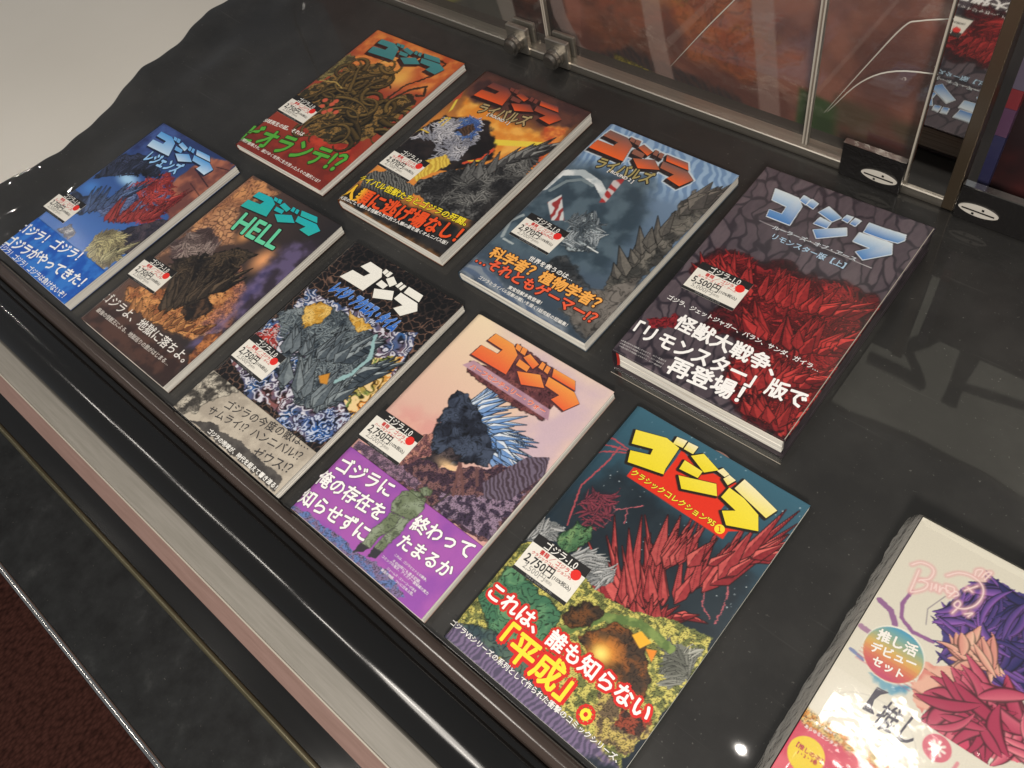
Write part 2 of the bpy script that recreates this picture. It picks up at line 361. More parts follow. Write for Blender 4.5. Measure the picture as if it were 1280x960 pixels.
def tendrils(C, u, v, poly, n, wr, c, c2, ln, o, seed=0):
    """engraved brush strokes that follow a flow field inside an outline"""
    rs = np.random.RandomState(seed+5); p = np.asarray(poly, float); lo, hi = p.min(0), p.max(0)
    c = np.array(c, float); c2 = np.array(c2, float); fl = o.get('flow', 26.)
    Q = lo+(hi-lo)*rs.rand(6000, 2); Q = Q[psd(Q[:, 0], Q[:, 1], poly) < -wr[0]*.2][:n]
    ang = o.get('dir', 1.)+(fbm(Q[:, 0]/fl, Q[:, 1]/fl, seed+1, 2)-.5)*14
    lit = np.clip(.5+2.6*(fbm(Q[:, 0]/19., Q[:, 1]/19., seed+2, 2)-.5)+.25*(Q[:, 1]-lo[1])/(hi[1]-lo[1]), .05, 1)
    U = u[0]; W_ = v[:, 0]
    for k in range(len(Q)):
        L_ = ln*rs.uniform(.6, 1.2); wd = rs.uniform(*wr); a = ang[k]; ca, sa = math.cos(a), math.sin(a); cv = rs.uniform(-.35, .35)*o.get('curl', .5)/L_
        R_ = L_*.62+wd
        j0, j1 = np.searchsorted(U, (Q[k, 0]-R_, Q[k, 0]+R_)); i0, i1 = np.searchsorted(W_, (Q[k, 1]-R_, Q[k, 1]+R_))
        if j1 <= j0 or i1 <= i0: continue
        x = u[i0:i1, j0:j1]-Q[k, 0]; y = v[i0:i1, j0:j1]-Q[k, 1]
        s_ = x*ca+y*sa; d = -x*sa+y*ca-cv*s_*s_*4
        t = np.clip(s_/L_+.5, 0, 1); r = wd*.5*np.sin(np.pi*np.clip(t, .002, .998))**.7+.01
        tt = np.abs(d)/r; mk = (sst(1.15, .85, tt)*(np.abs(s_) < L_*.5))[..., None]
        q = np.clip(lit[k]*(.65+.5*np.clip(d/r, -1, 1))+rs.uniform(-.12, .12), 0, 1)[..., None]
        ink = (1-.6*sst(.55, .95, tt))[..., None]
        B_ = C[i0:i1, j0:j1]; C[i0:i1, j0:j1] = B_*(1-mk)+(c+(c2-c)*q)*ink*mk
def paint(ops, u, v, seed):
    C = np.zeros(u.shape+(3,))+128.
    for i, op in enumerate(ops):
        sd = seed*23+i*3; k = op[0]
        if k == 'G':
            a, b_ = np.array(op[1], float), np.array(op[2], float); e = b_-a
            t = np.clip(((u-a[0])*e[0]+(v-a[1])*e[1])/(e@e), 0, 1)[..., None]
            C = np.array(op[3], float)*(1-t)+np.array(op[4], float)*t; continue
        if k == 'stars':
            rs = np.random.RandomState(seed); u0, v0, u1, v1 = op[1]
            for _ in range(op[2]):
                d = np.hypot(u-rs.uniform(u0, u1), v-rs.uniform(v0, v1)); w = sst(rs.uniform(.5, 1.0), .2, d)[..., None]*rs.uniform(.4, 1)
                C = C*(1-w)+np.array(op[3], float)*w
            continue
        if k == 'TND':
            (ropes if op[-1].get('rope') else tendrils)(C, u, v, *op[1:], seed=sd); continue
        if k == 'SPK':
            spikes(C, u, v, *op[1:], seed=sd); continue
        o = op[-1]; w = o.get('w', 0); e = o.get('e', .35)
        uu, vv = u, v
        if w:
            q = max(w*1.6, 2.)
            uu = u+(fbm(u/q, v/q, sd+8, 4)-.5)*w*2; vv = v+(fbm(u/q+9, v/q, sd+9, 4)-.5)*w*2
        if k == 'P':
            s = psd(uu, vv, op[1])-o.get('grow', 0); c = op[2]; mk = sst(e, -e, s)
            if o.get('ink'): mk2 = sst(1.1, .3, np.abs(s+.2))
        elif k == 'S':
            s = pld(uu, vv, op[1])-op[2]/2; c = op[3]; mk = sst(e, -e, s)
        elif k == 'D':
            dx = (uu-op[1][0])/op[2]; dy = (vv-op[1][1])/op[3]; c = op[4]; mk = sst(1.0, 1.0-max(o.get('e', .1), .02), np.hypot(dx, dy))
        mk = (mk*o.get('a', 1))[..., None]
        C = C*(1-mk)+texture(u, v, c, o, sd)*mk
        if k == 'P' and o.get('ink'):
            C = C*(1-.6*o['ink']*mk2[..., None])
    return np.clip(C, 4, 252)
def sheet(name, u0, u1, v0, v1, step, zf, ops, seed, skirt=.4):
    """a printed sheet in mm, its top following zf(u, v), with a turned-down edge"""
    nu = max(2, int((u1-u0)/step)+1); nv = max(2, int((v1-v0)/step)+1)
    uu, vv = np.meshgrid(np.linspace(u0, u1, nu), np.linspace(v0, v1, nv))
    C = paint(ops, uu, vv, seed).reshape(-1, 3); z = zf(uu, vv)
    V = np.stack([uu, vv, z], -1).reshape(-1, 3)
    idx = np.arange(nu*nv).reshape(nv, nu)
    F = np.stack([idx[:-1, :-1], idx[:-1, 1:], idx[1:, 1:], idx[1:, :-1]], -1).reshape(-1, 4)
    ring = np.concatenate([idx[0, :], idx[1:, -1], idx[-1, -2::-1], idx[-2:0:-1, 0]])
    base = len(V); V2 = V[ring].copy(); V2[:, 2] -= skirt
    k = len(ring); a = np.arange(k); b_ = (a+1) % k
    F2 = np.stack([ring[a], base+a, base+b_, ring[b_]], -1)
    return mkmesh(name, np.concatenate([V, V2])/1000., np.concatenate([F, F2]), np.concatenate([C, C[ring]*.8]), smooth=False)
# ------------------------------------------------------------------ lettering
def text_geo(t, bold, ow=0.):
    bold = bold*.5+ow*.85
    cu = bpy.data.curves.new('lettering', 'FONT'); cu.body = t; cu.size = 1; cu.resolution_u = 2
    o = bpy.data.objects.new('lettering', cu); col.objects.link(o)
    dg = bpy.context.evaluated_depsgraph_get(); dg.update()
    me = bpy.data.meshes.new_from_object(o.evaluated_get(dg))
    bpy.data.objects.remove(o); bpy.data.curves.remove(cu)
    n = len(me.vertices); co = np.zeros(n*3, np.float32); me.vertices.foreach_get('co', co); co = co.reshape(-1, 3)
    F = [tuple(p.vertices) for p in me.polygons]
    bpy.data.meshes.remove(me)
    X = co[:, :2].astype(float); D_ = np.zeros(len(X))
    if bold > 0:
        k = 10 if bold > .04 else 6
        Xs, Fs, Ds = [X], list(F), [D_]
        for i in range(k):
            a = 2*math.pi*(i+.5)/k; b0 = (i+1)*n
            Xs.append(X+bold*np.array([math.cos(a), math.sin(a)])); Ds.append(D_-.006*(i+1)); Fs += [tuple(j+b0 for j in f) for f in F]
        X = np.concatenate(Xs); D_ = np.concatenate(Ds); F = Fs
    return X, F, D_
def lettering(name, T, zf, parent, mt, z0=.25, rough=None):
    X, F, DZ = text_geo(T['t'], T.get('bold', 0))
    lo, hi = X.min(0), X.max(0)
    if 'aff' in T:
        a, b_, c = (np.array(q, float) for q in T['aff'])
        def place(Y): q = (Y-lo)/(hi-lo); return a+q[:, :1]*(b_-a)+q[:, 1:]*(c-a)
    else:
        l, r = np.array(T['l'], float), np.array(T['r'], float); d = r-l; wd = np.hypot(*d); ux = d/wd; uy = np.array([-ux[1], ux[0]])
        sc = wd/(hi[0]-lo[0]); hs = T.get('hs', 1.0); mid = .5*(lo[1]+hi[1])
        def place(Y): return l+(Y[:, :1]-lo[0])*sc*ux+(Y[:, 1:]-mid)*sc*hs*uy
    res = None
    if T.get('out'):
        oc, ow = T['out']
        Xo, Fo, DO = text_geo(T['t'], T.get('bold', 0), ow); P = place(Xo)
        z = zf(P[:, 0], P[:, 1])+z0+DO
        add(name+'_outline', mkmesh(name, np.c_[P, z]/1000., Fo, np.tile(oc, (len(P), 1))), mt, parent)
    P = place(X); z = zf(P[:, 0], P[:, 1])+z0+.15+DZ
    c = np.tile(np.array(T['col'], float), (len(P), 1))
    if T.get('c1'):
        q = ((X[:, 1]-lo[1])/(hi[1]-lo[1]))[:, None]; c = c*(1-q)+np.array(T['c1'], float)*q
    if T.get('first'):
        q = sst(.12, .2, (X[:, 0]-lo[0])/(hi[0]-lo[0]))[:, None]; c = np.array(T['first'], float)*(1-q)+c*q
    return add(name, mkmesh(name, np.c_[P, z]/1000., F, c), mt, parent)
def poly_letters(name, polys, c0, c1, zf, parent, mt, z0=.3):
    V = []; F = []; C = []
    for q in polys:
        q = np.array(q, float)
        area = np.sum(q[:, 0]*np.roll(q[:, 1], -1)-np.roll(q[:, 0], -1)*q[:, 1])
        if area < 0: q = q[::-1]
        k = len(V); lo, hi = q[:, 1].min(), q[:, 1].max(); d0, d1 = (c0, c1) if not isinstance(c0, list) else (c0[len(F)], c1[len(F)])
        for x, y in q:
            V.append((x, y, float(zf(np.array([x]), np.array([y]))[0])+z0)); t = (y-lo)/(hi-lo) if hi-lo > 8 else .8
            C.append(np.array(d0, float)*(1-t)+np.array(d1, float)*t)
        F.append(tuple(range(k, k+len(q))))
    return add(name, mkmesh(name, np.array(V)/1000., F, C), mt, parent)

# ------------------------------------------------------------------ the counter and the display case
GX0, GX1 = -1.75, .55
# carpet, far below the ledge
v = [(-4, -4, -.92), (3, -4, -.92), (3, 1, -.92), (-4, 1, -.92)]
struct(add('floor', mkmesh('floor', v, [(0, 1, 2, 3)]), M['carpet']))
cabinet = empty('counter_cabinet', (0, 0, -.92)); struct(cabinet)
def cab(name, *a, **k):
    o = box(name, *a, **k); o.parent = cabinet; o.location = (0, 0, .92); return o
cab('cabinet_body', GX0, -.09, -.92, GX1, 1.0, -.13, mat=M['black'])
# cream counter surface that the sheet lies on
struct(box('counter_top', GX0-.6, .02, -.06, GX1, .663, -.006, M['cream'], bevel=.002))
struct(box('rear_ledge', GX0-.6, .6635, -.06, GX1, 1.0, -.006, M['plinth2']))
# lower stone ledge
ledge = empty('stone_ledge', (0, -.15, -.14)); tag(ledge, 'low ledge of speckled black stone with polished silver edging below the rail', 'ledge')
def lz(o): o.parent = ledge; o.location = (0, .15, .14); return o
lz(box('stone_slab', GX0, -.204, -.14, GX1, -.110, -.12, M['stone'], bevel=.0015))
lz(box('back_strip', GX0, -.1085, -.14, GX1, -.075, -.119, M['rail']))
lip = [(-.1105+.0035*math.cos(a), -.1195+.0035*math.sin(a)) for a in np.linspace(0, math.pi, 9)]
lz(extrude_profile('metal_lip', lip, GX0, GX1, M['lip']))
edg = [(-.2065+.004*math.cos(a), -.1215+.004*math.sin(a)) for a in np.linspace(-.6, math.pi+.9, 13)]
lz(extrude_profile('silver_edging', edg, GX0, GX1, M['chrome']))
# front rail: brown bead against the deck, wide black tube, satin trim
rail = empty('front_rail', (0, 0, -.03)); tag(rail, 'long glossy black rounded rail along the front of the case', 'rail')
def rz(o): o.parent = rail; o.location = (0, 0, .03); return o
bead = [(.0345, -.010), (.0345, .004)]+[(.027+.0075*math.cos(a), .004+.0055*math.sin(a)) for a in np.linspace(.15, math.pi*.85, 10)]+[(.0195, .003), (.0185, -.004)]
rz(extrude_profile('inner_bead', bead, GX0, GX1, M['bead']))
tube = [(.0185, -.004), (.0165, .0005)]+[(-.0085+.0255*math.cos(a), -.010+.0165*math.sin(a)) for a in np.linspace(.55, math.pi*.93, 22)]+[(-.0345, -.013)]
rz(extrude_profile('round_tube', tube, GX0, GX1, M['rail']))
trim = empty('front_trim', (0, -.05, -.03)); tag(trim, 'narrow satin trim strip, beige above with a painted-in pink reflection below, beside the black rail', 'trim strip')
def tz(o): o.parent = trim; o.location = (0, .05, .03); return o
tz(extrude_profile('beige_strip', [(-.0345, -.024), (-.0345, -.0125), (-.0575, -.0130)], GX0, GX1, M['trim_beige'], smooth=False))
rid = [(-.0583+.0010*math.cos(a), -.0132+.0010*math.sin(a)) for a in np.linspace(0, math.pi, 7)]
tz(extrude_profile('ridge', rid, GX0, GX1, M['edge']))
tz(extrude_profile('reflected_pink_strip', [(-.0590, -.0132), (-.0725, -.0190), (-.0728, -.13)], GX0, GX1, M['trim_reflect'], smooth=False))
# black sheet with a wavy lifted left edge
EDGE = [(-1.160, .030), (-1.153, .104), (-1.131, .189), (-1.150, .28), (-1.175, .365), (-1.170, .424), (-1.188, .50), (-1.191, .548), (-1.20, .66)]
ey = np.array([e[1] for e in EDGE]); ex = np.array([e[0] for e in EDGE])
ny, nx = 160, 260
Y = np.linspace(.033, .651, ny); V = np.zeros((ny, nx, 3))
tt = np.linspace(0, 1, nx)**1.25
for i, y in enumerate(Y):
    e = np.interp(np.linspace(y-.006, y+.006, 5), ey, ex).mean()+.0016*math.sin(y*47)+.0012*math.sin(y*131+1)
    V[i, :, 0] = e+(GX1-e)*tt; V[i, :, 1] = y
    d = V[i, :, 0]-e
    lift = .011*(.75+.25*math.sin(y*15+1.0)+.15*math.sin(y*43))*np.exp(-(d/.05)**2)+.006*np.exp(-((d-.10)/.03)**2)*(.5+.5*math.sin(y*33))
    V[i, :, 2] = np.maximum(lift, 0)
q = V.reshape(-1, 3)
q[:, 2] += .0008*(fbm(q[:, 0]*9+50, q[:, 1]*9+50, 3, 3)-.5)*np.clip((q[:, 0]+1.2)*3, 0, 1)
q[:, 2] -= .0006
idx = np.arange(ny*nx).reshape(ny, nx)
F = np.stack([idx[:-1, :-1], idx[:-1, 1:], idx[1:, 1:], idx[1:, :-1]], -1).reshape(-1, 4)
sh = add('black_sheet', mkmesh('black_sheet', q, F, smooth=True), M['vinyl'])
sol = sh.modifiers.new('thickness', 'SOLIDIFY'); sol.thickness = .0012; sol.offset = -1
tag(sh, 'black vinyl sheet with a wavy lifted edge under all the books', 'sheet')

# ------------------------------------------------------------------ books
BOOKS = {
'A': {
  'x': -1.0353,
  'y': 0.044,
  'rot': -0.00593,
  't': 12.0,
  'w': 168.0,
  'h': 258.9,
  'ops': [
    ('G', (84, 259), (84, 90), (40, 58, 108), (60, 110, 185)),
    ('P', [(-3.2, 192.8), (2.4, 260.4), (72.4, 262.9), (48.5, 207.9)], (34, 44, 92), {'tex': 'cloud', 'col2': (70, 95, 160), 's': 22, 'w': 6, 'e': 14}),
    ('P', [(2.3, 161.1), (4.5, 187.7), (26.8, 204.9), (61.5, 206.1), (91.9, 192.0), (55.3, 182.2), (36.4, 166.9), (8.7, 139.7)], (20, 24, 38), {'tex': 'rock', 'col2': (52, 58, 80), 's': 9, 'w': 5, 'ink': 0.6}),
    ('D', (54.0, 165.8), 32, 16, (165, 210, 245), {'e': 0.9}),
    ('D', (20.8, 128.8), 22, 16, (70, 130, 205), {'e': 0.9}),
    ('P', [(116.5, 248.4), (166.0, 260.7), (179.8, 170.8), (172.6, 146.0), (115.9, 192.6)], (112, 66, 62), {'tex': 'cloud', 'col2': (176, 108, 84), 's': 20, 'w': 5, 'e': 2}),
    ('S', [(121.7, 226.8), (165.9, 215.1)], 1.6, (40, 26, 36), {}),
    ('S', [(147.0, 243.3), (167.8, 248.6)], 1.2, (40, 26, 36), {}),
    ('S', [(139.9, 206.5), (175.7, 197.5)], 1.2, (50, 30, 36), {}),
    ('P', [(55.4, 113.9), (71.1, 157.9), (99.6, 183.2), (141.9, 160.8), (137.9, 133.4), (81.0, 107.8)], (52, 68, 112), {'tex': 'rock', 'col2': (120, 140, 185), 's': 10, 'w': 4, 'ink': 0.5}),
    ('TND', [(55.4, 113.9), (71.1, 157.9), (98.9, 187.2), (143.2, 170.0), (137.9, 133.4), (81.0, 107.8)], 482, (1.3, 3.4), (44, 58, 104), (140, 160, 205), 15.0, {}),
    ('TND', [(67.5, 160.3), (95.9, 203.2), (145.8, 180.0), (156.7, 140.5), (95.9, 108.2), (85.7, 114.8), (135.3, 148.5)], 425, (1.3, 3.4), (110, 26, 32), (214, 84, 76), 15.0, {}),
    ('TND', [(2.3, 161.1), (4.5, 187.7), (54.2, 211.1), (94.7, 193.6), (38.3, 165.7)], 274, (1.3, 3.4), (14, 18, 30), (74, 84, 120), 15.0, {}),
    ('P', [(126.6, 108.1), (153.5, 142.7), (168.9, 151.9), (173.2, 90.3), (160.1, 86.2)], (36, 36, 52), {'tex': 'rock', 'col2': (80, 70, 80), 's': 8, 'w': 3, 'ink': 0.6}),
    ('P', [(103.5, 83.8), (114.5, 102.8), (139.9, 105.9), (166.3, 82.2), (162.4, 56.3), (116.1, 63.1)], (120, 112, 86), {'w': 3}),
    ('TND', [(103.5, 83.8), (114.5, 102.8), (139.9, 105.9), (166.3, 82.2), (162.4, 56.3), (116.1, 63.1)], 244, (1.3, 3.4), (110, 100, 76), (226, 216, 156), 15.0, {'dir': 2.4, 'flow': 70}),
    ('P', [(47.8, 62.6), (55.3, 77.6), (76.3, 71.5), (75.9, 58.8)], (170, 172, 170), {'tex': 'rock', 'col2': (90, 96, 110), 's': 6, 'w': 3, 'ink': 0.5}),
    ('P', [(-1.1, 111.6), (39.1, 117.4), (55.9, 97.0), (37.5, 81.8)], (26, 34, 56), {'tex': 'rock', 'col2': (70, 90, 120), 's': 7, 'w': 5, 'ink': 0.5}),
    ('SPK', [(39.4, 87.2), (59.7, 107.9), (73.8, 129.1), (81.6, 151.0)], 22, (20, 46), (6, 12), (24, 32, 60), (120, 150, 200), {'fan': (2.4, 1.2)}),
    ('SPK', [(90.5, 105.0), (122.3, 124.0), (147.0, 147.1), (139.3, 176.1)], 24, (16, 42), (6, 11), (104, 24, 32), (216, 92, 80), {'fan': (2.2, 1.0)}),
    ('SPK', [(119.4, 61.1), (147.4, 62.6), (155.1, 83.1)], 12, (16, 34), (6, 11), (110, 104, 80), (226, 218, 166), {'fan': (2.2, 1.1)}),
    ('SPK', [(7.8, 143.7), (34.6, 168.1), (63.9, 193.9)], 12, (14, 30), (7, 12), (16, 20, 34), (70, 82, 116), {'fan': (2.3, 1.2)}),
    ('P', [(17.5, 244.1), (42.3, 245.1), (57.1, 239.4), (70.0, 219.7), (23.4, 216.5), (20.3, 228.3), (41.8, 230.1), (40.9, 235.7), (19.2, 235.2)], (18, 28, 60), {'grow': 0.5}),
    ('P', [(44.1, 247.6), (51.3, 247.5), (55.1, 242.7), (48.2, 243.0)], (18, 28, 60), {'grow': 0.5}),
    ('P', [(51.9, 248.0), (58.1, 248.3), (62.6, 242.5), (56.2, 242.5)], (18, 28, 60), {'grow': 0.5}),
    ('P', [(64.8, 246.5), (81.9, 243.2), (82.5, 237.0), (63.8, 240.6)], (18, 28, 60), {'grow': 0.5}),
    ('P', [(62.8, 237.4), (78.3, 237.2), (81.4, 232.0), (66.7, 231.5)], (18, 28, 60), {'grow': 0.5}),
    ('P', [(74.2, 227.6), (93.6, 236.5), (110.0, 229.4), (90.8, 220.4)], (18, 28, 60), {'grow': 0.5}),
    ('P', [(81.3, 246.9), (86.4, 246.6), (90.6, 240.8), (84.6, 240.9)], (18, 28, 60), {'grow': 0.5}),
    ('P', [(88.4, 246.6), (93.6, 246.7), (97.9, 240.6), (92.1, 241.0)], (18, 28, 60), {'grow': 0.5}),
    ('P', [(96.3, 247.7), (123.1, 249.3), (132.7, 242.5), (103.7, 240.9)], (18, 28, 60), {'grow': 0.5}),
    ('P', [(101.6, 239.3), (133.9, 240.9), (148.3, 235.6), (145.1, 223.2), (125.7, 224.8), (127.1, 231.7), (108.0, 231.5)], (18, 28, 60), {'grow': 0.5}),
    ('P', [(17.3, 244.5), (42.1, 245.5), (56.9, 239.8), (69.8, 220.1), (23.2, 216.9), (20.1, 228.7), (41.6, 230.5), (40.7, 236.1), (19.0, 235.6)], (18, 28, 60), {'grow': 0.5}),
    ('P', [(43.9, 248.0), (51.1, 247.9), (54.9, 243.1), (48.0, 243.4)], (18, 28, 60), {'grow': 0.5}),
    ('P', [(51.7, 248.4), (57.9, 248.7), (62.4, 242.9), (56.0, 242.9)], (18, 28, 60), {'grow': 0.5}),
    ('P', [(64.6, 246.9), (81.7, 243.6), (82.3, 237.4), (63.6, 241.0)], (18, 28, 60), {'grow': 0.5}),
    ('P', [(62.6, 237.8), (78.1, 237.6), (81.2, 232.4), (66.5, 231.9)], (18, 28, 60), {'grow': 0.5}),
    ('P', [(74.0, 228.0), (93.4, 236.9), (109.8, 229.8), (90.6, 220.8)], (18, 28, 60), {'grow': 0.5}),
    ('P', [(81.1, 247.3), (86.2, 247.0), (90.4, 241.2), (84.4, 241.3)], (18, 28, 60), {'grow': 0.5}),
    ('P', [(88.2, 247.0), (93.4, 247.1), (97.7, 241.0), (91.9, 241.4)], (18, 28, 60), {'grow': 0.5}),
    ('P', [(96.1, 248.1), (122.9, 249.7), (132.5, 242.9), (103.5, 241.3)], (18, 28, 60), {'grow': 0.5}),
    ('P', [(101.4, 239.7), (133.7, 241.3), (148.1, 236.0), (144.9, 223.6), (125.5, 225.2), (126.9, 232.1), (107.8, 231.9)], (18, 28, 60), {'grow': 0.5}),
    ('P', [(17.1, 244.8), (41.9, 245.8), (56.7, 240.1), (69.6, 220.4), (23.0, 217.2), (19.9, 229.0), (41.4, 230.8), (40.5, 236.4), (18.8, 235.9)], (18, 28, 60), {'grow': 0.5}),
    ('P', [(43.7, 248.3), (50.9, 248.2), (54.7, 243.4), (47.8, 243.7)], (18, 28, 60), {'grow': 0.5}),
    ('P', [(51.5, 248.7), (57.7, 249.0), (62.2, 243.2), (55.8, 243.2)], (18, 28, 60), {'grow': 0.5}),
    ('P', [(64.4, 247.2), (81.5, 243.9), (82.1, 237.7), (63.4, 241.3)], (18, 28, 60), {'grow': 0.5}),
    ('P', [(62.4, 238.1), (77.9, 237.9), (81.0, 232.7), (66.3, 232.2)], (18, 28, 60), {'grow': 0.5}),
    ('P', [(73.8, 228.3), (93.2, 237.2), (109.6, 230.1), (90.4, 221.1)], (18, 28, 60), {'grow': 0.5}),
    ('P', [(80.9, 247.6), (86.0, 247.3), (90.2, 241.5), (84.2, 241.6)], (18, 28, 60), {'grow': 0.5}),
    ('P', [(88.0, 247.3), (93.2, 247.4), (97.5, 241.3), (91.7, 241.7)], (18, 28, 60), {'grow': 0.5}),
    ('P', [(95.9, 248.4), (122.7, 250.0), (132.3, 243.2), (103.3, 241.6)], (18, 28, 60), {'grow': 0.5}),
    ('P', [(101.2, 240.0), (133.5, 241.6), (147.9, 236.3), (144.7, 223.9), (125.3, 225.5), (126.7, 232.4), (107.6, 232.2)], (18, 28, 60), {'grow': 0.5}),
    ('P', [(16.9, 245.2), (41.7, 246.2), (56.5, 240.5), (69.4, 220.8), (22.8, 217.6), (19.7, 229.4), (41.2, 231.2), (40.3, 236.8), (18.6, 236.3)], (18, 28, 60), {'grow': 0.5}),
    ('P', [(43.5, 248.7), (50.7, 248.6), (54.5, 243.8), (47.6, 244.1)], (18, 28, 60), {'grow': 0.5}),
    ('P', [(51.3, 249.1), (57.5, 249.4), (62.0, 243.6), (55.6, 243.6)], (18, 28, 60), {'grow': 0.5}),
    ('P', [(64.2, 247.6), (81.3, 244.3), (81.9, 238.1), (63.2, 241.7)], (18, 28, 60), {'grow': 0.5}),
    ('P', [(62.2, 238.5), (77.7, 238.3), (80.8, 233.1), (66.1, 232.6)], (18, 28, 60), {'grow': 0.5}),
    ('P', [(73.6, 228.7), (93.0, 237.6), (109.4, 230.5), (90.2, 221.5)], (18, 28, 60), {'grow': 0.5}),
    ('P', [(80.7, 248.0), (85.8, 247.7), (90.0, 241.9), (84.0, 242.0)], (18, 28, 60), {'grow': 0.5}),
    ('P', [(87.8, 247.7), (93.0, 247.8), (97.3, 241.7), (91.5, 242.1)], (18, 28, 60), {'grow': 0.5}),
    ('P', [(95.7, 248.8), (122.5, 250.4), (132.1, 243.6), (103.1, 242.0)], (18, 28, 60), {'grow': 0.5}),
    ('P', [(101.0, 240.4), (133.3, 242.0), (147.7, 236.7), (144.5, 224.3), (125.1, 225.9), (126.5, 232.8), (107.4, 232.6)], (18, 28, 60), {'grow': 0.5}),
    ('P', [(16.7, 245.6), (41.5, 246.6), (56.3, 240.9), (69.2, 221.2), (22.6, 218.0), (19.5, 229.8), (41.0, 231.6), (40.1, 237.2), (18.4, 236.7)], (18, 28, 60), {'grow': 0.5}),
    ('P', [(43.3, 249.1), (50.5, 249.0), (54.3, 244.2), (47.4, 244.5)], (18, 28, 60), {'grow': 0.5}),
    ('P', [(51.1, 249.5), (57.3, 249.8), (61.8, 244.0), (55.4, 244.0)], (18, 28, 60), {'grow': 0.5}),
    ('P', [(64.0, 248.0), (81.1, 244.7), (81.7, 238.5), (63.0, 242.1)], (18, 28, 60), {'grow': 0.5}),
    ('P', [(62.0, 238.9), (77.5, 238.7), (80.6, 233.5), (65.9, 233.0)], (18, 28, 60), {'grow': 0.5}),
    ('P', [(73.4, 229.1), (92.8, 238.0), (109.2, 230.9), (90.0, 221.9)], (18, 28, 60), {'grow': 0.5}),
    ('P', [(80.5, 248.4), (85.6, 248.1), (89.8, 242.3), (83.8, 242.4)], (18, 28, 60), {'grow': 0.5}),
    ('P', [(87.6, 248.1), (92.8, 248.2), (97.1, 242.1), (91.3, 242.5)], (18, 28, 60), {'grow': 0.5}),
    ('P', [(95.5, 249.2), (122.3, 250.8), (131.9, 244.0), (102.9, 242.4)], (18, 28, 60), {'grow': 0.5}),
    ('P', [(100.8, 240.8), (133.1, 242.4), (147.5, 237.1), (144.3, 224.7), (124.9, 226.3), (126.3, 233.2), (107.2, 233.0)], (18, 28, 60), {'grow': 0.5}),
    ('P', [(16.5, 245.9), (41.3, 246.9), (56.1, 241.2), (69.0, 221.5), (22.4, 218.3), (19.3, 230.1), (40.8, 231.9), (39.9, 237.5), (18.2, 237.0)], (18, 28, 60), {'grow': 0.5}),
    ('P', [(43.1, 249.4), (50.3, 249.3), (54.1, 244.5), (47.2, 244.8)], (18, 28, 60), {'grow': 0.5}),
    ('P', [(50.9, 249.8), (57.1, 250.1), (61.6, 244.3), (55.2, 244.3)], (18, 28, 60), {'grow': 0.5}),
    ('P', [(63.8, 248.3), (80.9, 245.0), (81.5, 238.8), (62.8, 242.4)], (18, 28, 60), {'grow': 0.5}),
    ('P', [(61.8, 239.2), (77.3, 239.0), (80.4, 233.8), (65.7, 233.3)], (18, 28, 60), {'grow': 0.5}),
    ('P', [(73.2, 229.4), (92.6, 238.3), (109.0, 231.2), (89.8, 222.2)], (18, 28, 60), {'grow': 0.5}),
    ('P', [(80.3, 248.7), (85.4, 248.4), (89.6, 242.6), (83.6, 242.7)], (18, 28, 60), {'grow': 0.5}),
    ('P', [(87.4, 248.4), (92.6, 248.5), (96.9, 242.4), (91.1, 242.8)], (18, 28, 60), {'grow': 0.5}),
    ('P', [(95.3, 249.5), (122.1, 251.1), (131.7, 244.3), (102.7, 242.7)], (18, 28, 60), {'grow': 0.5}),
    ('P', [(100.6, 241.1), (132.9, 242.7), (147.3, 237.4), (144.1, 225.0), (124.7, 226.6), (126.1, 233.5), (107.0, 233.3)], (18, 28, 60), {'grow': 0.5}),
  ],
  'texts': [
    {'t': 'レジェンズ', 'l': (40.3, 207.9), 'r': (106.0, 214.3), 'col': (150, 200, 246), 'bold': 0.1, 'out': ((14, 22, 48), 0.07), 'hs': 1.5},
    {'t': 'ゴジラ！ゴジラ！', 'l': (-2.3, 37.5), 'r': (118.0, 53.1), 'col': (245, 245, 245), 'bold': 0.05, 'obi': 1},
    {'t': 'ゴジラがやってきた！', 'l': (1.2, 15.0), 'r': (160.5, 32.1), 'col': (245, 245, 245), 'bold': 0.06, 'obi': 1},
    {'t': 'ゴジラ！ゴジラ！ゴジラは負けないぞ！', 'l': (0.9, 3.1), 'r': (157.7, 6.9), 'col': (245, 245, 245), 'bold': 0.03, 'obi': 1},
  ],
  'logo': [
    ([[(16.3, 246.3), (41.1, 247.3), (55.9, 241.6), (68.8, 221.9), (22.2, 218.7), (19.1, 230.5), (40.6, 232.3), (39.7, 237.9), (18.0, 237.4)], [(42.9, 249.8), (50.1, 249.7), (53.9, 244.9), (47.0, 245.2)], [(50.7, 250.2), (56.9, 250.5), (61.4, 244.7), (55.0, 244.7)], [(63.6, 248.7), (80.7, 245.4), (81.3, 239.2), (62.6, 242.8)], [(61.6, 239.6), (77.1, 239.4), (80.2, 234.2), (65.5, 233.7)], [(73.0, 229.8), (92.4, 238.7), (108.8, 231.6), (89.6, 222.6)], [(80.1, 249.1), (85.2, 248.8), (89.4, 243.0), (83.4, 243.1)], [(87.2, 248.8), (92.4, 248.9), (96.7, 242.8), (90.9, 243.2)], [(95.1, 249.9), (121.9, 251.5), (131.5, 244.7), (102.5, 243.1)], [(100.4, 241.5), (132.7, 243.1), (147.1, 237.8), (143.9, 225.4), (124.5, 227.0), (125.9, 233.9), (106.8, 233.7)]], (205, 228, 248), (84, 158, 226)),
  ],
  'obi': {'v1': 57.8, 'ops': [('P', [(-5, -5), (200, -5), (200, 120), (-5, 120)], (22, 84, 178), {'tex': 'cloud', 'col2': (48, 120, 205), 's': 10})], 'rough': 0.35},
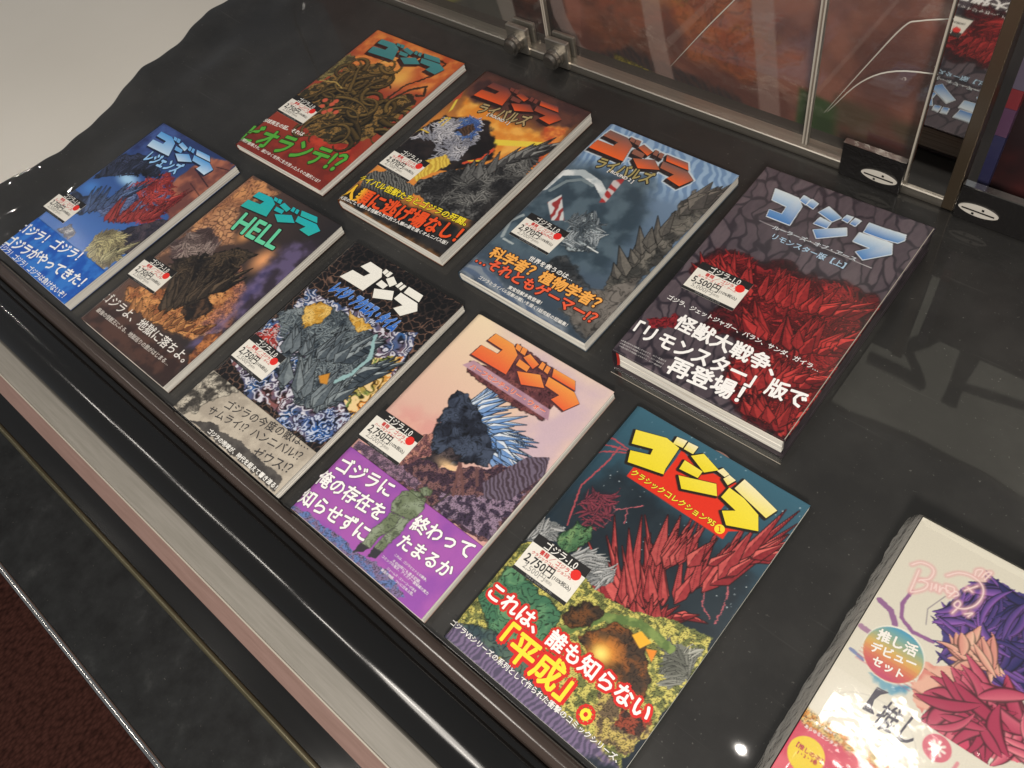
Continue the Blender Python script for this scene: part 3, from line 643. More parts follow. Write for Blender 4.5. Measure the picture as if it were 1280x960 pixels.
  'stick': {'tl': [-11.8, 104.5], 'tr': [41.6, 105.8], 'bl': [-5.3, 71.6], 'red': 'レジェンズ', 'price': '2,750', 'base': '2,500'},
},
'B': {
  'x': -0.8331,
  'y': 0.0434,
  'rot': 0.00371,
  't': 12.0,
  'w': 168.0,
  'h': 258.9,
  'ops': [
    ('G', (0, 130), (168, 130), (96, 70, 60), (40, 37, 40)),
    ('P', [(-0.0, 257.2), (59.4, 256.9), (30.9, 212.2), (30.5, 165.7), (-6.3, 162.5)], (150, 100, 74), {'tex': 'rock', 'col2': (214, 150, 98), 's': 12, 'w': 6, 'e': 4, 'ink': 0.45}),
    ('P', [(11.2, 196.1), (27.5, 214.9), (71.6, 172.1), (42.5, 141.4), (9.3, 116.9), (5.3, 101.2)], (150, 104, 80), {'tex': 'crackd', 'col2': (214, 158, 112), 's': 7, 'w': 6, 'e': 5}),
    ('P', [(1.3, 130.2), (23.7, 170.9), (57.7, 163.9), (66.5, 138.3), (34.4, 110.1)], (92, 72, 74), {'w': 6, 'e': 3}),
    ('TND', [(1.3, 130.2), (23.7, 170.9), (57.7, 163.9), (66.5, 138.3), (34.4, 110.1)], 269, (1.3, 3.4), (70, 54, 54), (186, 166, 156), 15.0, {'dir': 1.9, 'flow': 80}),
    ('D', (125.6, 174.1), 22, 30, (236, 164, 110), {'e': 1.0}),
    ('D', (75.7, 188.0), 16, 20, (228, 158, 98), {'e': 1.0}),
    ('P', [(13.6, 62.6), (61.1, 83.6), (105.9, 145.0), (145.2, 135.8), (169.9, 87.4), (141.3, 53.5), (77.0, 44.0), (25.1, 44.2)], (150, 90, 56), {'tex': 'rock', 'col2': (222, 158, 96), 's': 8, 'w': 6, 'e': 3, 'ink': 0.6}),
    ('P', [(110.8, 152.3), (156.6, 126.6), (155.6, 70.4), (134.3, 72.5), (136.2, 113.8)], (140, 92, 80), {'tex': 'leaf', 'col2': (196, 130, 96), 's': 3, 'w': 5, 'e': 3}),
    ('P', [(131.1, 207.7), (173.1, 232.8), (171.7, 136.0), (169.9, 87.4), (140.0, 132.6)], (54, 46, 58), {'tex': 'cloud', 'col2': (96, 84, 118), 's': 14, 'w': 8, 'e': 8}),
    ('P', [(131.5, 169.2), (150.7, 168.2), (157.7, 111.2), (172.0, 58.0), (146.8, 49.3), (152.7, 108.0)], (70, 64, 108), {'tex': 'cloud', 'col2': (118, 104, 150), 's': 9, 'w': 6, 'e': 6, 'a': 0.7}),
    ('P', [(27.8, 114.8), (60.1, 143.2), (83.4, 170.4), (111.8, 177.8), (108.2, 150.7), (113.4, 124.4), (110.4, 97.7), (97.7, 85.6), (83.2, 64.2), (65.6, 69.6), (56.6, 97.7)], (24, 22, 24), {'tex': 'rock', 'col2': (78, 66, 54), 's': 7, 'w': 5, 'ink': 0.7}),
    ('TND', [(27.8, 114.8), (60.1, 143.2), (94.7, 172.8), (108.2, 150.7), (113.4, 124.4), (97.7, 85.6), (80.1, 66.4)], 534, (1.3, 3.4), (18, 16, 18), (104, 86, 66), 15.0, {'curl': 0.35}),
    ('P', [(94.7, 87.8), (111.1, 104.3), (132.1, 99.1), (121.3, 68.2), (98.9, 74.1)], (30, 26, 26), {'tex': 'rock', 'col2': (90, 66, 50), 's': 5, 'w': 4}),
    ('P', [(155.6, 70.4), (167.7, 82.1), (180.0, 51.9), (171.3, 31.2), (157.8, 41.2)], (190, 120, 70), {'tex': 'rock', 'col2': (110, 66, 50), 's': 6, 'w': 4, 'ink': 0.4}),
    ('P', [(-9.1, -0.3), (14.1, 37.4), (97.2, 36.9), (160.6, 39.2), (173.6, -0.3), (92.9, -1.1)], (52, 36, 34), {'tex': 'cloud', 'col2': (82, 56, 48), 's': 12, 'w': 4, 'e': 10}),
    ('SPK', [(80.6, 62.5), (97.7, 85.6), (109.6, 105.4), (113.4, 124.4)], 30, (24, 64), (8, 16), (18, 16, 18), (120, 100, 78), {'fan': (2.3, 1.0)}),
    ('SPK', [(46.0, 40.7), (103.7, 53.0), (155.6, 70.4)], 18, (10, 24), (6, 12), (96, 54, 34), (228, 164, 100), {'fan': (2.3, 1.0)}),
    ('P', [(34.3, 242.5), (57.5, 244.4), (69.7, 239.2), (76.2, 219.7), (32.2, 214.7), (32.5, 226.6), (52.9, 229.2), (53.6, 234.9), (33.5, 233.5)], (36, 32, 34), {'grow': 0.5}),
    ('P', [(59.9, 247.1), (66.5, 247.2), (68.7, 242.5), (62.4, 242.5)], (36, 32, 34), {'grow': 0.5}),
    ('P', [(67.2, 247.7), (73.0, 248.3), (75.5, 242.6), (69.7, 242.3)], (36, 32, 34), {'grow': 0.5}),
    ('P', [(78.7, 246.7), (93.6, 244.0), (92.5, 237.7), (76.2, 240.7)], (36, 32, 34), {'grow': 0.5}),
    ('P', [(74.4, 237.4), (88.6, 237.7), (90.1, 232.6), (76.4, 231.5)], (36, 32, 34), {'grow': 0.5}),
    ('P', [(82.2, 227.8), (102.6, 237.6), (115.8, 231.0), (95.6, 221.1)], (36, 32, 34), {'grow': 0.5}),
    ('P', [(94.0, 247.7), (98.7, 247.6), (101.0, 241.8), (95.5, 241.7)], (36, 32, 34), {'grow': 0.5}),
    ('P', [(100.6, 247.7), (105.4, 247.9), (107.7, 241.9), (102.5, 242.1)], (36, 32, 34), {'grow': 0.5}),
    ('P', [(108.1, 249.1), (133.4, 251.7), (140.4, 245.1), (113.2, 242.4)], (36, 32, 34), {'grow': 0.5}),
    ('P', [(110.8, 240.8), (141.1, 243.6), (152.9, 238.7), (146.6, 226.0), (129.1, 226.9), (132.2, 233.9), (114.6, 233.1)], (36, 32, 34), {'grow': 0.5}),
    ('P', [(34.2, 242.7), (57.4, 244.6), (69.6, 239.4), (76.1, 219.9), (32.1, 214.9), (32.4, 226.8), (52.8, 229.4), (53.5, 235.1), (33.4, 233.7)], (36, 32, 34), {'grow': 0.5}),
    ('P', [(59.8, 247.3), (66.4, 247.4), (68.6, 242.7), (62.3, 242.7)], (36, 32, 34), {'grow': 0.5}),
    ('P', [(67.1, 247.9), (72.9, 248.5), (75.4, 242.8), (69.6, 242.5)], (36, 32, 34), {'grow': 0.5}),
    ('P', [(78.6, 246.9), (93.5, 244.2), (92.4, 237.9), (76.1, 240.9)], (36, 32, 34), {'grow': 0.5}),
    ('P', [(74.3, 237.6), (88.5, 237.9), (90.0, 232.8), (76.3, 231.7)], (36, 32, 34), {'grow': 0.5}),
    ('P', [(82.1, 228.0), (102.5, 237.8), (115.7, 231.2), (95.5, 221.3)], (36, 32, 34), {'grow': 0.5}),
    ('P', [(93.9, 247.9), (98.6, 247.8), (100.9, 242.0), (95.4, 241.9)], (36, 32, 34), {'grow': 0.5}),
    ('P', [(100.5, 247.9), (105.3, 248.1), (107.6, 242.1), (102.4, 242.3)], (36, 32, 34), {'grow': 0.5}),
    ('P', [(108.0, 249.3), (133.3, 251.9), (140.3, 245.3), (113.1, 242.6)], (36, 32, 34), {'grow': 0.5}),
    ('P', [(110.7, 241.0), (141.0, 243.8), (152.8, 238.9), (146.5, 226.2), (129.0, 227.1), (132.1, 234.1), (114.5, 233.3)], (36, 32, 34), {'grow': 0.5}),
    ('P', [(34.0, 242.9), (57.2, 244.8), (69.4, 239.6), (75.9, 220.1), (31.9, 215.1), (32.2, 227.0), (52.6, 229.6), (53.3, 235.3), (33.2, 233.9)], (36, 32, 34), {'grow': 0.5}),
    ('P', [(59.6, 247.5), (66.2, 247.6), (68.4, 242.9), (62.1, 242.9)], (36, 32, 34), {'grow': 0.5}),
    ('P', [(66.9, 248.1), (72.7, 248.7), (75.2, 243.0), (69.4, 242.7)], (36, 32, 34), {'grow': 0.5}),
    ('P', [(78.4, 247.1), (93.3, 244.4), (92.2, 238.1), (75.9, 241.1)], (36, 32, 34), {'grow': 0.5}),
    ('P', [(74.1, 237.8), (88.3, 238.1), (89.8, 233.0), (76.1, 231.9)], (36, 32, 34), {'grow': 0.5}),
    ('P', [(81.9, 228.2), (102.3, 238.0), (115.5, 231.4), (95.3, 221.5)], (36, 32, 34), {'grow': 0.5}),
    ('P', [(93.7, 248.1), (98.4, 248.0), (100.7, 242.2), (95.2, 242.1)], (36, 32, 34), {'grow': 0.5}),
    ('P', [(100.3, 248.1), (105.1, 248.3), (107.4, 242.3), (102.2, 242.5)], (36, 32, 34), {'grow': 0.5}),
    ('P', [(107.8, 249.5), (133.1, 252.1), (140.1, 245.5), (112.9, 242.8)], (36, 32, 34), {'grow': 0.5}),
    ('P', [(110.5, 241.2), (140.8, 244.0), (152.6, 239.1), (146.3, 226.4), (128.8, 227.3), (131.9, 234.3), (114.3, 233.5)], (36, 32, 34), {'grow': 0.5}),
    ('P', [(33.9, 243.1), (57.1, 245.0), (69.3, 239.8), (75.8, 220.3), (31.8, 215.3), (32.1, 227.2), (52.5, 229.8), (53.2, 235.5), (33.1, 234.1)], (36, 32, 34), {'grow': 0.5}),
    ('P', [(59.5, 247.7), (66.1, 247.8), (68.3, 243.1), (62.0, 243.1)], (36, 32, 34), {'grow': 0.5}),
    ('P', [(66.8, 248.3), (72.6, 248.9), (75.1, 243.2), (69.3, 242.9)], (36, 32, 34), {'grow': 0.5}),
    ('P', [(78.3, 247.3), (93.2, 244.6), (92.1, 238.3), (75.8, 241.3)], (36, 32, 34), {'grow': 0.5}),
    ('P', [(74.0, 238.0), (88.2, 238.3), (89.7, 233.2), (76.0, 232.1)], (36, 32, 34), {'grow': 0.5}),
    ('P', [(81.8, 228.4), (102.2, 238.2), (115.4, 231.6), (95.2, 221.7)], (36, 32, 34), {'grow': 0.5}),
    ('P', [(93.6, 248.3), (98.3, 248.2), (100.6, 242.4), (95.1, 242.3)], (36, 32, 34), {'grow': 0.5}),
    ('P', [(100.2, 248.3), (105.0, 248.5), (107.3, 242.5), (102.1, 242.7)], (36, 32, 34), {'grow': 0.5}),
    ('P', [(107.7, 249.7), (133.0, 252.3), (140.0, 245.7), (112.8, 243.0)], (36, 32, 34), {'grow': 0.5}),
    ('P', [(110.4, 241.4), (140.7, 244.2), (152.5, 239.3), (146.2, 226.6), (128.7, 227.5), (131.8, 234.5), (114.2, 233.7)], (36, 32, 34), {'grow': 0.5}),
    ('P', [(33.8, 243.3), (57.0, 245.2), (69.2, 240.0), (75.7, 220.5), (31.7, 215.5), (32.0, 227.4), (52.4, 230.0), (53.1, 235.7), (33.0, 234.3)], (36, 32, 34), {'grow': 0.5}),
    ('P', [(59.4, 247.9), (66.0, 248.0), (68.2, 243.3), (61.9, 243.3)], (36, 32, 34), {'grow': 0.5}),
    ('P', [(66.7, 248.5), (72.5, 249.1), (75.0, 243.4), (69.2, 243.1)], (36, 32, 34), {'grow': 0.5}),
    ('P', [(78.2, 247.5), (93.1, 244.8), (92.0, 238.5), (75.7, 241.5)], (36, 32, 34), {'grow': 0.5}),
    ('P', [(73.9, 238.2), (88.1, 238.5), (89.6, 233.4), (75.9, 232.3)], (36, 32, 34), {'grow': 0.5}),
    ('P', [(81.7, 228.6), (102.1, 238.4), (115.3, 231.8), (95.1, 221.9)], (36, 32, 34), {'grow': 0.5}),
    ('P', [(93.5, 248.5), (98.2, 248.4), (100.5, 242.6), (95.0, 242.5)], (36, 32, 34), {'grow': 0.5}),
    ('P', [(100.1, 248.5), (104.9, 248.7), (107.2, 242.7), (102.0, 242.9)], (36, 32, 34), {'grow': 0.5}),
    ('P', [(107.6, 249.9), (132.9, 252.5), (139.9, 245.9), (112.7, 243.2)], (36, 32, 34), {'grow': 0.5}),
    ('P', [(110.3, 241.6), (140.6, 244.4), (152.4, 239.5), (146.1, 226.8), (128.6, 227.7), (131.7, 234.7), (114.1, 233.9)], (36, 32, 34), {'grow': 0.5}),
    ('P', [(33.6, 243.5), (56.8, 245.4), (69.0, 240.2), (75.5, 220.7), (31.5, 215.7), (31.8, 227.6), (52.2, 230.2), (52.9, 235.9), (32.8, 234.5)], (36, 32, 34), {'grow': 0.5}),
    ('P', [(59.2, 248.1), (65.8, 248.2), (68.0, 243.5), (61.7, 243.5)], (36, 32, 34), {'grow': 0.5}),
    ('P', [(66.5, 248.7), (72.3, 249.3), (74.8, 243.6), (69.0, 243.3)], (36, 32, 34), {'grow': 0.5}),
    ('P', [(78.0, 247.7), (92.9, 245.0), (91.8, 238.7), (75.5, 241.7)], (36, 32, 34), {'grow': 0.5}),
    ('P', [(73.7, 238.4), (87.9, 238.7), (89.4, 233.6), (75.7, 232.5)], (36, 32, 34), {'grow': 0.5}),
    ('P', [(81.5, 228.8), (101.9, 238.6), (115.1, 232.0), (94.9, 222.1)], (36, 32, 34), {'grow': 0.5}),
    ('P', [(93.3, 248.7), (98.0, 248.6), (100.3, 242.8), (94.8, 242.7)], (36, 32, 34), {'grow': 0.5}),
    ('P', [(99.9, 248.7), (104.7, 248.9), (107.0, 242.9), (101.8, 243.1)], (36, 32, 34), {'grow': 0.5}),
    ('P', [(107.4, 250.1), (132.7, 252.7), (139.7, 246.1), (112.5, 243.4)], (36, 32, 34), {'grow': 0.5}),
    ('P', [(110.1, 241.8), (140.4, 244.6), (152.2, 239.7), (145.9, 227.0), (128.4, 227.9), (131.5, 234.9), (113.9, 234.1)], (36, 32, 34), {'grow': 0.5}),
  ],
  'texts': [
    {'t': 'HELL', 'aff': [(51.1, 184.5), (125.0, 189.7), (46.3, 212.3)], 'col': (104, 214, 168), 'bold': 0.05, 'out': ((38, 30, 32), 0.05)},
    {'t': 'ゴジラよ、地獄に落ちよ。', 'l': (0.4, 36.4), 'r': (161.2, 37.4), 'col': (236, 232, 226), 'bold': 0.02},
    {'t': '最強の怪獣王による、地獄巡りの旅がはじまる…', 'l': (10.1, 18.9), 'r': (149.1, 21.9), 'col': (226, 220, 212), 'bold': 0.01},
  ],
  'logo': [
    ([[(33.5, 243.7), (56.7, 245.6), (68.9, 240.4), (75.4, 220.9), (31.4, 215.9), (31.7, 227.8), (52.1, 230.4), (52.8, 236.1), (32.7, 234.7)], [(59.1, 248.3), (65.7, 248.4), (67.9, 243.7), (61.6, 243.7)], [(66.4, 248.9), (72.2, 249.5), (74.7, 243.8), (68.9, 243.5)], [(77.9, 247.9), (92.8, 245.2), (91.7, 238.9), (75.4, 241.9)], [(73.6, 238.6), (87.8, 238.9), (89.3, 233.8), (75.6, 232.7)], [(81.4, 229.0), (101.8, 238.8), (115.0, 232.2), (94.8, 222.3)], [(93.2, 248.9), (97.9, 248.8), (100.2, 243.0), (94.7, 242.9)], [(99.8, 248.9), (104.6, 249.1), (106.9, 243.1), (101.7, 243.3)], [(107.3, 250.3), (132.6, 252.9), (139.6, 246.3), (112.4, 243.6)], [(110.0, 242.0), (140.3, 244.8), (152.1, 239.9), (145.8, 227.2), (128.3, 228.1), (131.4, 235.1), (113.8, 234.3)]], (44, 180, 170), (28, 178, 190)),
  ],
  'obi': None,
  'stick': {'tl': [-4.5, 100.6], 'tr': [54.5, 102.8], 'bl': [-8.3, 70.9], 'red': 'イン・ヘル', 'price': '2,750', 'base': '2,500'},
},
'G': {
  'x': -0.6383,
  'y': 0.0367,
  'rot': -0.00322,
  't': 10.6,
  'w': 168.0,
  'h': 258.9,
  'ops': [
    ('P', [(-5, -5), (200, -5), (200, 300), (-5, 300)], (24, 22, 24), {'tex': 'crack', 'col2': (150, 112, 92), 's': 8}),
    ('P', [(2.3, 258.9), (170.5, 256.1), (165.5, 231.6), (109.3, 221.3), (14.7, 225.6)], (18, 18, 20), {'tex': 'crack', 'col2': (74, 58, 52), 's': 8, 'e': 6, 'w': 6}),
    ('P', [(5.6, 182.6), (56.4, 187.6), (130.5, 192.1), (155.5, 208.4), (165.4, 173.8), (177.3, 146.1), (174.6, 79.6), (158.3, 64.5), (100.1, 62.3), (59.5, 50.3), (4.1, 70.9), (1.7, 108.1), (7.7, 147.5)], (96, 92, 120), {'tex': 'wave', 'col2': (214, 214, 224), 's': 9, 'w': 9}),
    ('P', [(126.0, 147.7), (158.1, 181.1), (177.2, 138.3), (177.0, 100.0), (155.8, 100.5)], (200, 150, 70), {'tex': 'wave', 'col2': (236, 206, 150), 's': 9, 'w': 8}),
    ('P', [(100.5, 47.1), (134.3, 85.7), (170.0, 106.5), (167.6, 63.7), (144.2, 54.7)], (84, 92, 132), {'tex': 'wave', 'col2': (196, 206, 226), 's': 7, 'w': 7}),
    ('P', [(-1.1, 106.3), (14.3, 133.9), (32.2, 115.0), (38.8, 93.8), (22.4, 91.5)], (170, 60, 56), {'tex': 'wave', 'col2': (214, 206, 206), 's': 6, 'w': 6}),
    ('P', [(-0.6, 142.2), (23.8, 166.8), (62.1, 182.3), (107.5, 181.3), (130.7, 171.3), (143.5, 139.2), (143.8, 107.8), (136.7, 83.6), (104.8, 77.2), (88.8, 102.4), (72.4, 124.5), (51.1, 118.9), (78.5, 99.6), (84.5, 75.3), (51.9, 102.5), (36.7, 135.2), (17.3, 131.4)], (64, 74, 84), {'tex': 'rock', 'col2': (136, 146, 150), 's': 8, 'w': 4, 'ink': 0.7}),
    ('P', [(66.2, 145.9), (79.1, 158.6), (121.0, 148.4), (138.8, 120.1), (119.3, 99.0), (90.7, 124.2)], (40, 48, 58), {'tex': 'hatch', 'col2': (92, 104, 112), 's': 4, 'w': 3, 'dir': 0.7}),
    ('TND', [(8.3, 138.9), (48.5, 178.1), (117.9, 179.6), (133.3, 164.8), (148.6, 111.0), (134.3, 85.7), (104.7, 81.1), (72.7, 116.3), (51.5, 110.7)], 900, (1.3, 3.4), (40, 50, 60), (150, 162, 166), 15.0, {}),
    ('SPK', [(71.0, 90.5), (104.5, 88.9), (136.6, 91.2), (141.3, 113.9), (138.5, 143.8)], 30, (20, 52), (8, 18), (44, 54, 64), (172, 182, 184), {'fan': (2.5, 0.9)}),
    ('SPK', [(45.9, 115.5), (77.5, 127.9), (108.4, 140.0), (123.2, 166.4)], 30, (16, 40), (8, 16), (40, 50, 60), (164, 174, 178), {'fan': (2.4, 0.9)}),
    ('S', [(117.9, 179.6), (133.4, 156.7), (131.2, 134.9), (124.0, 118.0)], 4, (150, 186, 188), {'w': 2}),
    ('P', [(22.5, 163.7), (34.5, 178.1), (52.6, 178.5), (54.8, 160.1), (40.4, 144.2)], (204, 152, 56), {'tex': 'rock', 'col2': (236, 196, 110), 's': 6, 'w': 4, 'ink': 0.3}),
    ('P', [(67.4, 185.8), (91.5, 188.2), (111.3, 183.8), (98.5, 173.4), (81.2, 177.2)], (204, 152, 56), {'tex': 'rock', 'col2': (236, 196, 110), 's': 6, 'w': 4, 'ink': 0.3}),
    ('P', [(103.9, 112.6), (111.3, 121.6), (119.1, 110.7), (111.6, 107.7)], (206, 140, 50), {'e': 1}),
  ],
  'texts': [
    {'t': 'レイジ・アクロス・タイム', 'aff': [(28.6, 192.4), (128.3, 192.2), (31.2, 209.3)], 'col': (26, 92, 190), 'bold': 0.14, 'out': ((150, 178, 224), 0.05), 'c1': (96, 140, 214)},
    {'t': 'ゴジラの今度の敵は…', 'l': (48.3, 35.3), 'r': (158.0, 54.3), 'col': (58, 56, 58), 'bold': 0.01, 'obi': 1},
    {'t': 'サムライ!？ハンニバル!？', 'l': (38.1, 20.4), 'r': (159.6, 41.2), 'col': (58, 56, 58), 'bold': 0.01, 'obi': 1},
    {'t': 'ゼウス!？', 'l': (115.5, 17.8), 'r': (161.3, 26.9), 'col': (58, 56, 58), 'bold': 0.01, 'obi': 1},
    {'t': 'ゴジラの咆哮が、時代を超えて響き渡る！', 'l': (58.1, 5.0), 'r': (164.3, 6.0), 'col': (244, 242, 236), 'bold': 0.05, 'obi': 1},
  ],
  'logo': [
    ([[(39.9, 247.1), (59.3, 246.3), (66.5, 238.4), (62.3, 214.0), (24.8, 213.8), (30.8, 228.1), (48.3, 228.5), (51.6, 235.3), (34.9, 236.4)], [(62.5, 249.2), (67.8, 248.5), (67.3, 242.5), (62.3, 243.4)], [(68.6, 249.0), (73.5, 248.9), (72.8, 241.7), (68.0, 242.2)], [(77.3, 246.2), (87.9, 241.0), (83.9, 233.5), (72.4, 239.3)], [(69.4, 235.6), (80.9, 234.1), (79.6, 227.7), (68.1, 228.2)], [(71.0, 223.0), (92.0, 232.1), (99.3, 222.3), (78.4, 213.1)], [(90.0, 245.4), (93.7, 244.7), (92.7, 237.4), (88.3, 238.0)], [(95.2, 244.5), (99.2, 244.2), (98.1, 236.6), (94.0, 237.5)], [(101.9, 245.2), (123.3, 245.0), (125.7, 236.1), (102.7, 236.5)], [(100.0, 234.8), (125.5, 234.2), (132.6, 226.7), (121.4, 212.2), (107.9, 215.6), (113.8, 223.7), (99.3, 225.0)]], (240, 238, 228), (244, 242, 234)),
  ],
  'obi': {'v1': 53.0, 'ops': [('P', [(-5, -5), (200, -5), (200, 120), (-5, 120)], (190, 180, 164), {'tex': 'cloud', 'col2': (166, 156, 142), 's': 9}), ('P', [(-3.5, 3.7), (-5.2, 27.6), (-1.3, 47.9), (15.3, 53.2), (36.9, 57.9), (48.5, 52.4), (42.9, 39.1), (34.5, 31.5), (30.2, 17.3), (25.8, 6.7), (17.2, 2.7)], (58, 54, 50), {'tex': 'rock', 'col2': (196, 188, 172), 's': 7, 'w': 6, 'ink': 0.5}), ('P', [(27.5, -1.4), (38.4, 4.3), (56.4, 14.8), (68.6, 12.4), (94.5, 16.1), (128.8, 15.8), (161.8, 15.4), (166.0, 1.9), (116.7, 2.0), (52.2, 0.9)], (62, 58, 56), {'tex': 'cloud', 'col2': (84, 80, 76), 's': 8, 'w': 3})], 'rough': 0.5},
  'stick': {'tl': [7.6, 109.3], 'tr': [57.5, 108.4], 'bl': [3.5, 72.5], 'red': 'レイジ・アクロス・タイム', 'price': '2,750', 'base': '2,500'},
},
'H': {
  'x': -0.4482,
  'y': 0.0367,
  'rot': 0.005,
  't': 10.9,
  'w': 168.0,
  'h': 258.9,
  'ops': [
    ('G', (84, 259), (84, 90), (240, 218, 184), (214, 164, 156)),
    ('P', [(37.9, 266.1), (170.6, 259.4), (171.7, 136.0), (120.0, 131.7), (115.0, 204.6)], (224, 196, 190), {'tex': 'cloud', 'col2': (206, 180, 190), 's': 30, 'w': 8, 'e': 24}),
    ('P', [(11.9, 135.3), (76.4, 152.3), (94.5, 113.9), (26.7, 83.6)], (220, 160, 150), {'tex': 'cloud', 'col2': (232, 190, 168), 's': 20, 'w': 6, 'e': 14}),
    ('SPK', [(59.0, 171.5), (79.8, 167.7), (106.9, 156.0), (123.2, 142.1)], 48, (22, 50), (5, 10), (96, 136, 196), (232, 238, 242), {'fan': (1.5, -0.4)}),
    ('SPK', [(72.4, 176.0), (104.9, 163.1), (128.5, 150.0)], 26, (16, 40), (5, 9), (104, 144, 200), (236, 240, 244), {'fan': (1.0, -0.3)}),
    ('P', [(44.6, 177.7), (56.0, 182.1), (72.4, 176.0), (95.0, 164.9), (116.4, 149.9), (120.3, 136.0), (96.9, 120.5), (66.9, 102.1), (63.2, 117.4), (55.0, 137.7), (46.6, 158.6)], (32, 36, 48), {'tex': 'rock', 'col2': (70, 80, 100), 's': 9, 'w': 5, 'ink': 0.5}),
    ('P', [(61.1, 99.0), (80.4, 129.2), (97.9, 128.7), (84.2, 106.7)], (92, 80, 80), {'tex': 'rock', 'col2': (50, 44, 50), 's': 6, 'w': 4, 'ink': 0.5}),
    ('D', (94.5, 113.9), 24, 9, (240, 200, 150), {'e': 1.0}),
    ('P', [(29.7, 94.3), (61.3, 103.3), (102.0, 115.0), (115.0, 128.2), (132.9, 144.8), (169.0, 157.9), (173.5, 106.5), (164.6, 81.2), (99.2, 68.7), (77.3, 69.1), (7.8, 79.2)], (128, 92, 92), {'tex': 'leaf', 'col2': (70, 52, 66), 's': 4, 'w': 6}),
    ('P', [(27.2, 101.2), (57.3, 130.6), (69.2, 108.8), (60.9, 94.6), (34.8, 89.2)], (120, 80, 84), {'tex': 'leaf', 'col2': (186, 130, 116), 's': 4, 'w': 6}),
    ('P', [(137.6, 111.8), (166.8, 132.6), (169.3, 84.6), (140.0, 82.3), (109.2, 75.8), (107.7, 90.7)], (66, 54, 74), {'tex': 'leaf', 'col2': (150, 128, 150), 's': 3.5, 'w': 6}),
    ('P', [(128.7, 119.6), (144.4, 161.8), (161.1, 173.4), (169.0, 157.9), (157.8, 120.3), (139.7, 109.4)], (110, 98, 116), {'tex': 'hatch', 'col2': (70, 56, 66), 's': 4, 'w': 0.6, 'dir': 0.9}),
    ('S', [(115.3, 96.0), (98.3, 122.7)], 2.4, (110, 76, 74), {'w': 1}),
    ('S', [(122.7, 101.3), (100.0, 122.7)], 2.4, (110, 76, 74), {'w': 1}),
    ('S', [(126.1, 115.7), (116.1, 126.9)], 3, (104, 74, 74), {'w': 1}),
    ('S', [(106.8, 106.1), (111.0, 115.2)], 1.4, (110, 76, 74), {}),
    ('S', [(112.9, 100.4), (116.1, 108.6)], 1.4, (110, 76, 74), {}),
    ('P', [(2.5, 86.5), (34.8, 89.2), (83.3, 89.6), (84.0, 79.9), (34.4, 76.1), (3.7, 76.3)], (96, 78, 96), {'tex': 'leaf', 'col2': (150, 120, 140), 's': 3, 'w': 4}),
    ('P', [(32.3, 212.1), (32.3, 209.3), (38.4, 199.5), (65.2, 197.0), (91.9, 195.0), (115.0, 196.4), (134.0, 199.1), (130.5, 210.7), (130.7, 233.9), (107.8, 247.8), (61.3, 251.9), (59.0, 215.8)], (92, 52, 58), {'tex': 'rock', 'col2': (130, 76, 76), 's': 6, 'w': 2, 'ink': 0.5}),
    ('P', [(35.2, 213.3), (131.0, 211.6), (136.7, 201.6), (29.2, 203.1)], (190, 152, 166), {'tex': 'cloud', 'col2': (170, 130, 148), 's': 12, 'e': 0.5}),
    ('P', [(32.0, 247.5), (55.0, 247.1), (66.6, 239.7), (71.5, 216.5), (27.7, 215.6), (29.0, 229.3), (49.3, 230.0), (50.4, 236.5), (30.4, 237.2)], (84, 48, 52), {'grow': 0.5}),
    ('P', [(57.6, 249.9), (64.1, 249.3), (65.9, 243.6), (59.7, 244.4)], (84, 48, 52), {'grow': 0.5}),
    ('P', [(64.8, 249.8), (70.6, 249.8), (72.7, 243.0), (66.8, 243.3)], (84, 48, 52), {'grow': 0.5}),
    ('P', [(76.1, 247.3), (90.6, 242.6), (88.9, 235.4), (73.1, 240.7)], (84, 48, 52), {'grow': 0.5}),
    ('P', [(71.1, 237.1), (85.2, 235.9), (86.2, 229.8), (72.6, 230.1)], (84, 48, 52), {'grow': 0.5}),
    ('P', [(78.1, 225.2), (99.0, 234.2), (111.4, 225.0), (90.7, 215.9)], (84, 48, 52), {'grow': 0.5}),
    ('P', [(91.3, 246.8), (95.9, 246.2), (97.7, 239.2), (92.3, 239.7)], (84, 48, 52), {'grow': 0.5}),
    ('P', [(97.7, 246.0), (102.5, 245.8), (104.3, 238.6), (99.1, 239.4)], (84, 48, 52), {'grow': 0.5}),
    ('P', [(105.3, 246.8), (130.4, 247.0), (136.8, 238.6), (109.7, 238.6)], (84, 48, 52), {'grow': 0.5}),
    ('P', [(107.2, 236.9), (137.3, 236.8), (148.6, 229.8), (141.3, 215.8), (124.2, 218.8), (127.8, 226.6), (110.4, 227.6)], (84, 48, 52), {'grow': 0.5}),
    ('P', [(32.1, 247.8), (55.1, 247.4), (66.7, 240.0), (71.6, 216.8), (27.8, 215.9), (29.1, 229.6), (49.4, 230.3), (50.5, 236.8), (30.5, 237.5)], (84, 48, 52), {'grow': 0.5}),
    ('P', [(57.7, 250.2), (64.2, 249.6), (66.0, 243.9), (59.8, 244.7)], (84, 48, 52), {'grow': 0.5}),
    ('P', [(64.9, 250.1), (70.7, 250.1), (72.8, 243.3), (66.9, 243.6)], (84, 48, 52), {'grow': 0.5}),
    ('P', [(76.2, 247.6), (90.7, 242.9), (89.0, 235.7), (73.2, 241.0)], (84, 48, 52), {'grow': 0.5}),
    ('P', [(71.2, 237.4), (85.3, 236.2), (86.3, 230.1), (72.7, 230.4)], (84, 48, 52), {'grow': 0.5}),
    ('P', [(78.2, 225.5), (99.1, 234.5), (111.5, 225.3), (90.8, 216.2)], (84, 48, 52), {'grow': 0.5}),
    ('P', [(91.4, 247.1), (96.0, 246.5), (97.8, 239.5), (92.4, 240.0)], (84, 48, 52), {'grow': 0.5}),
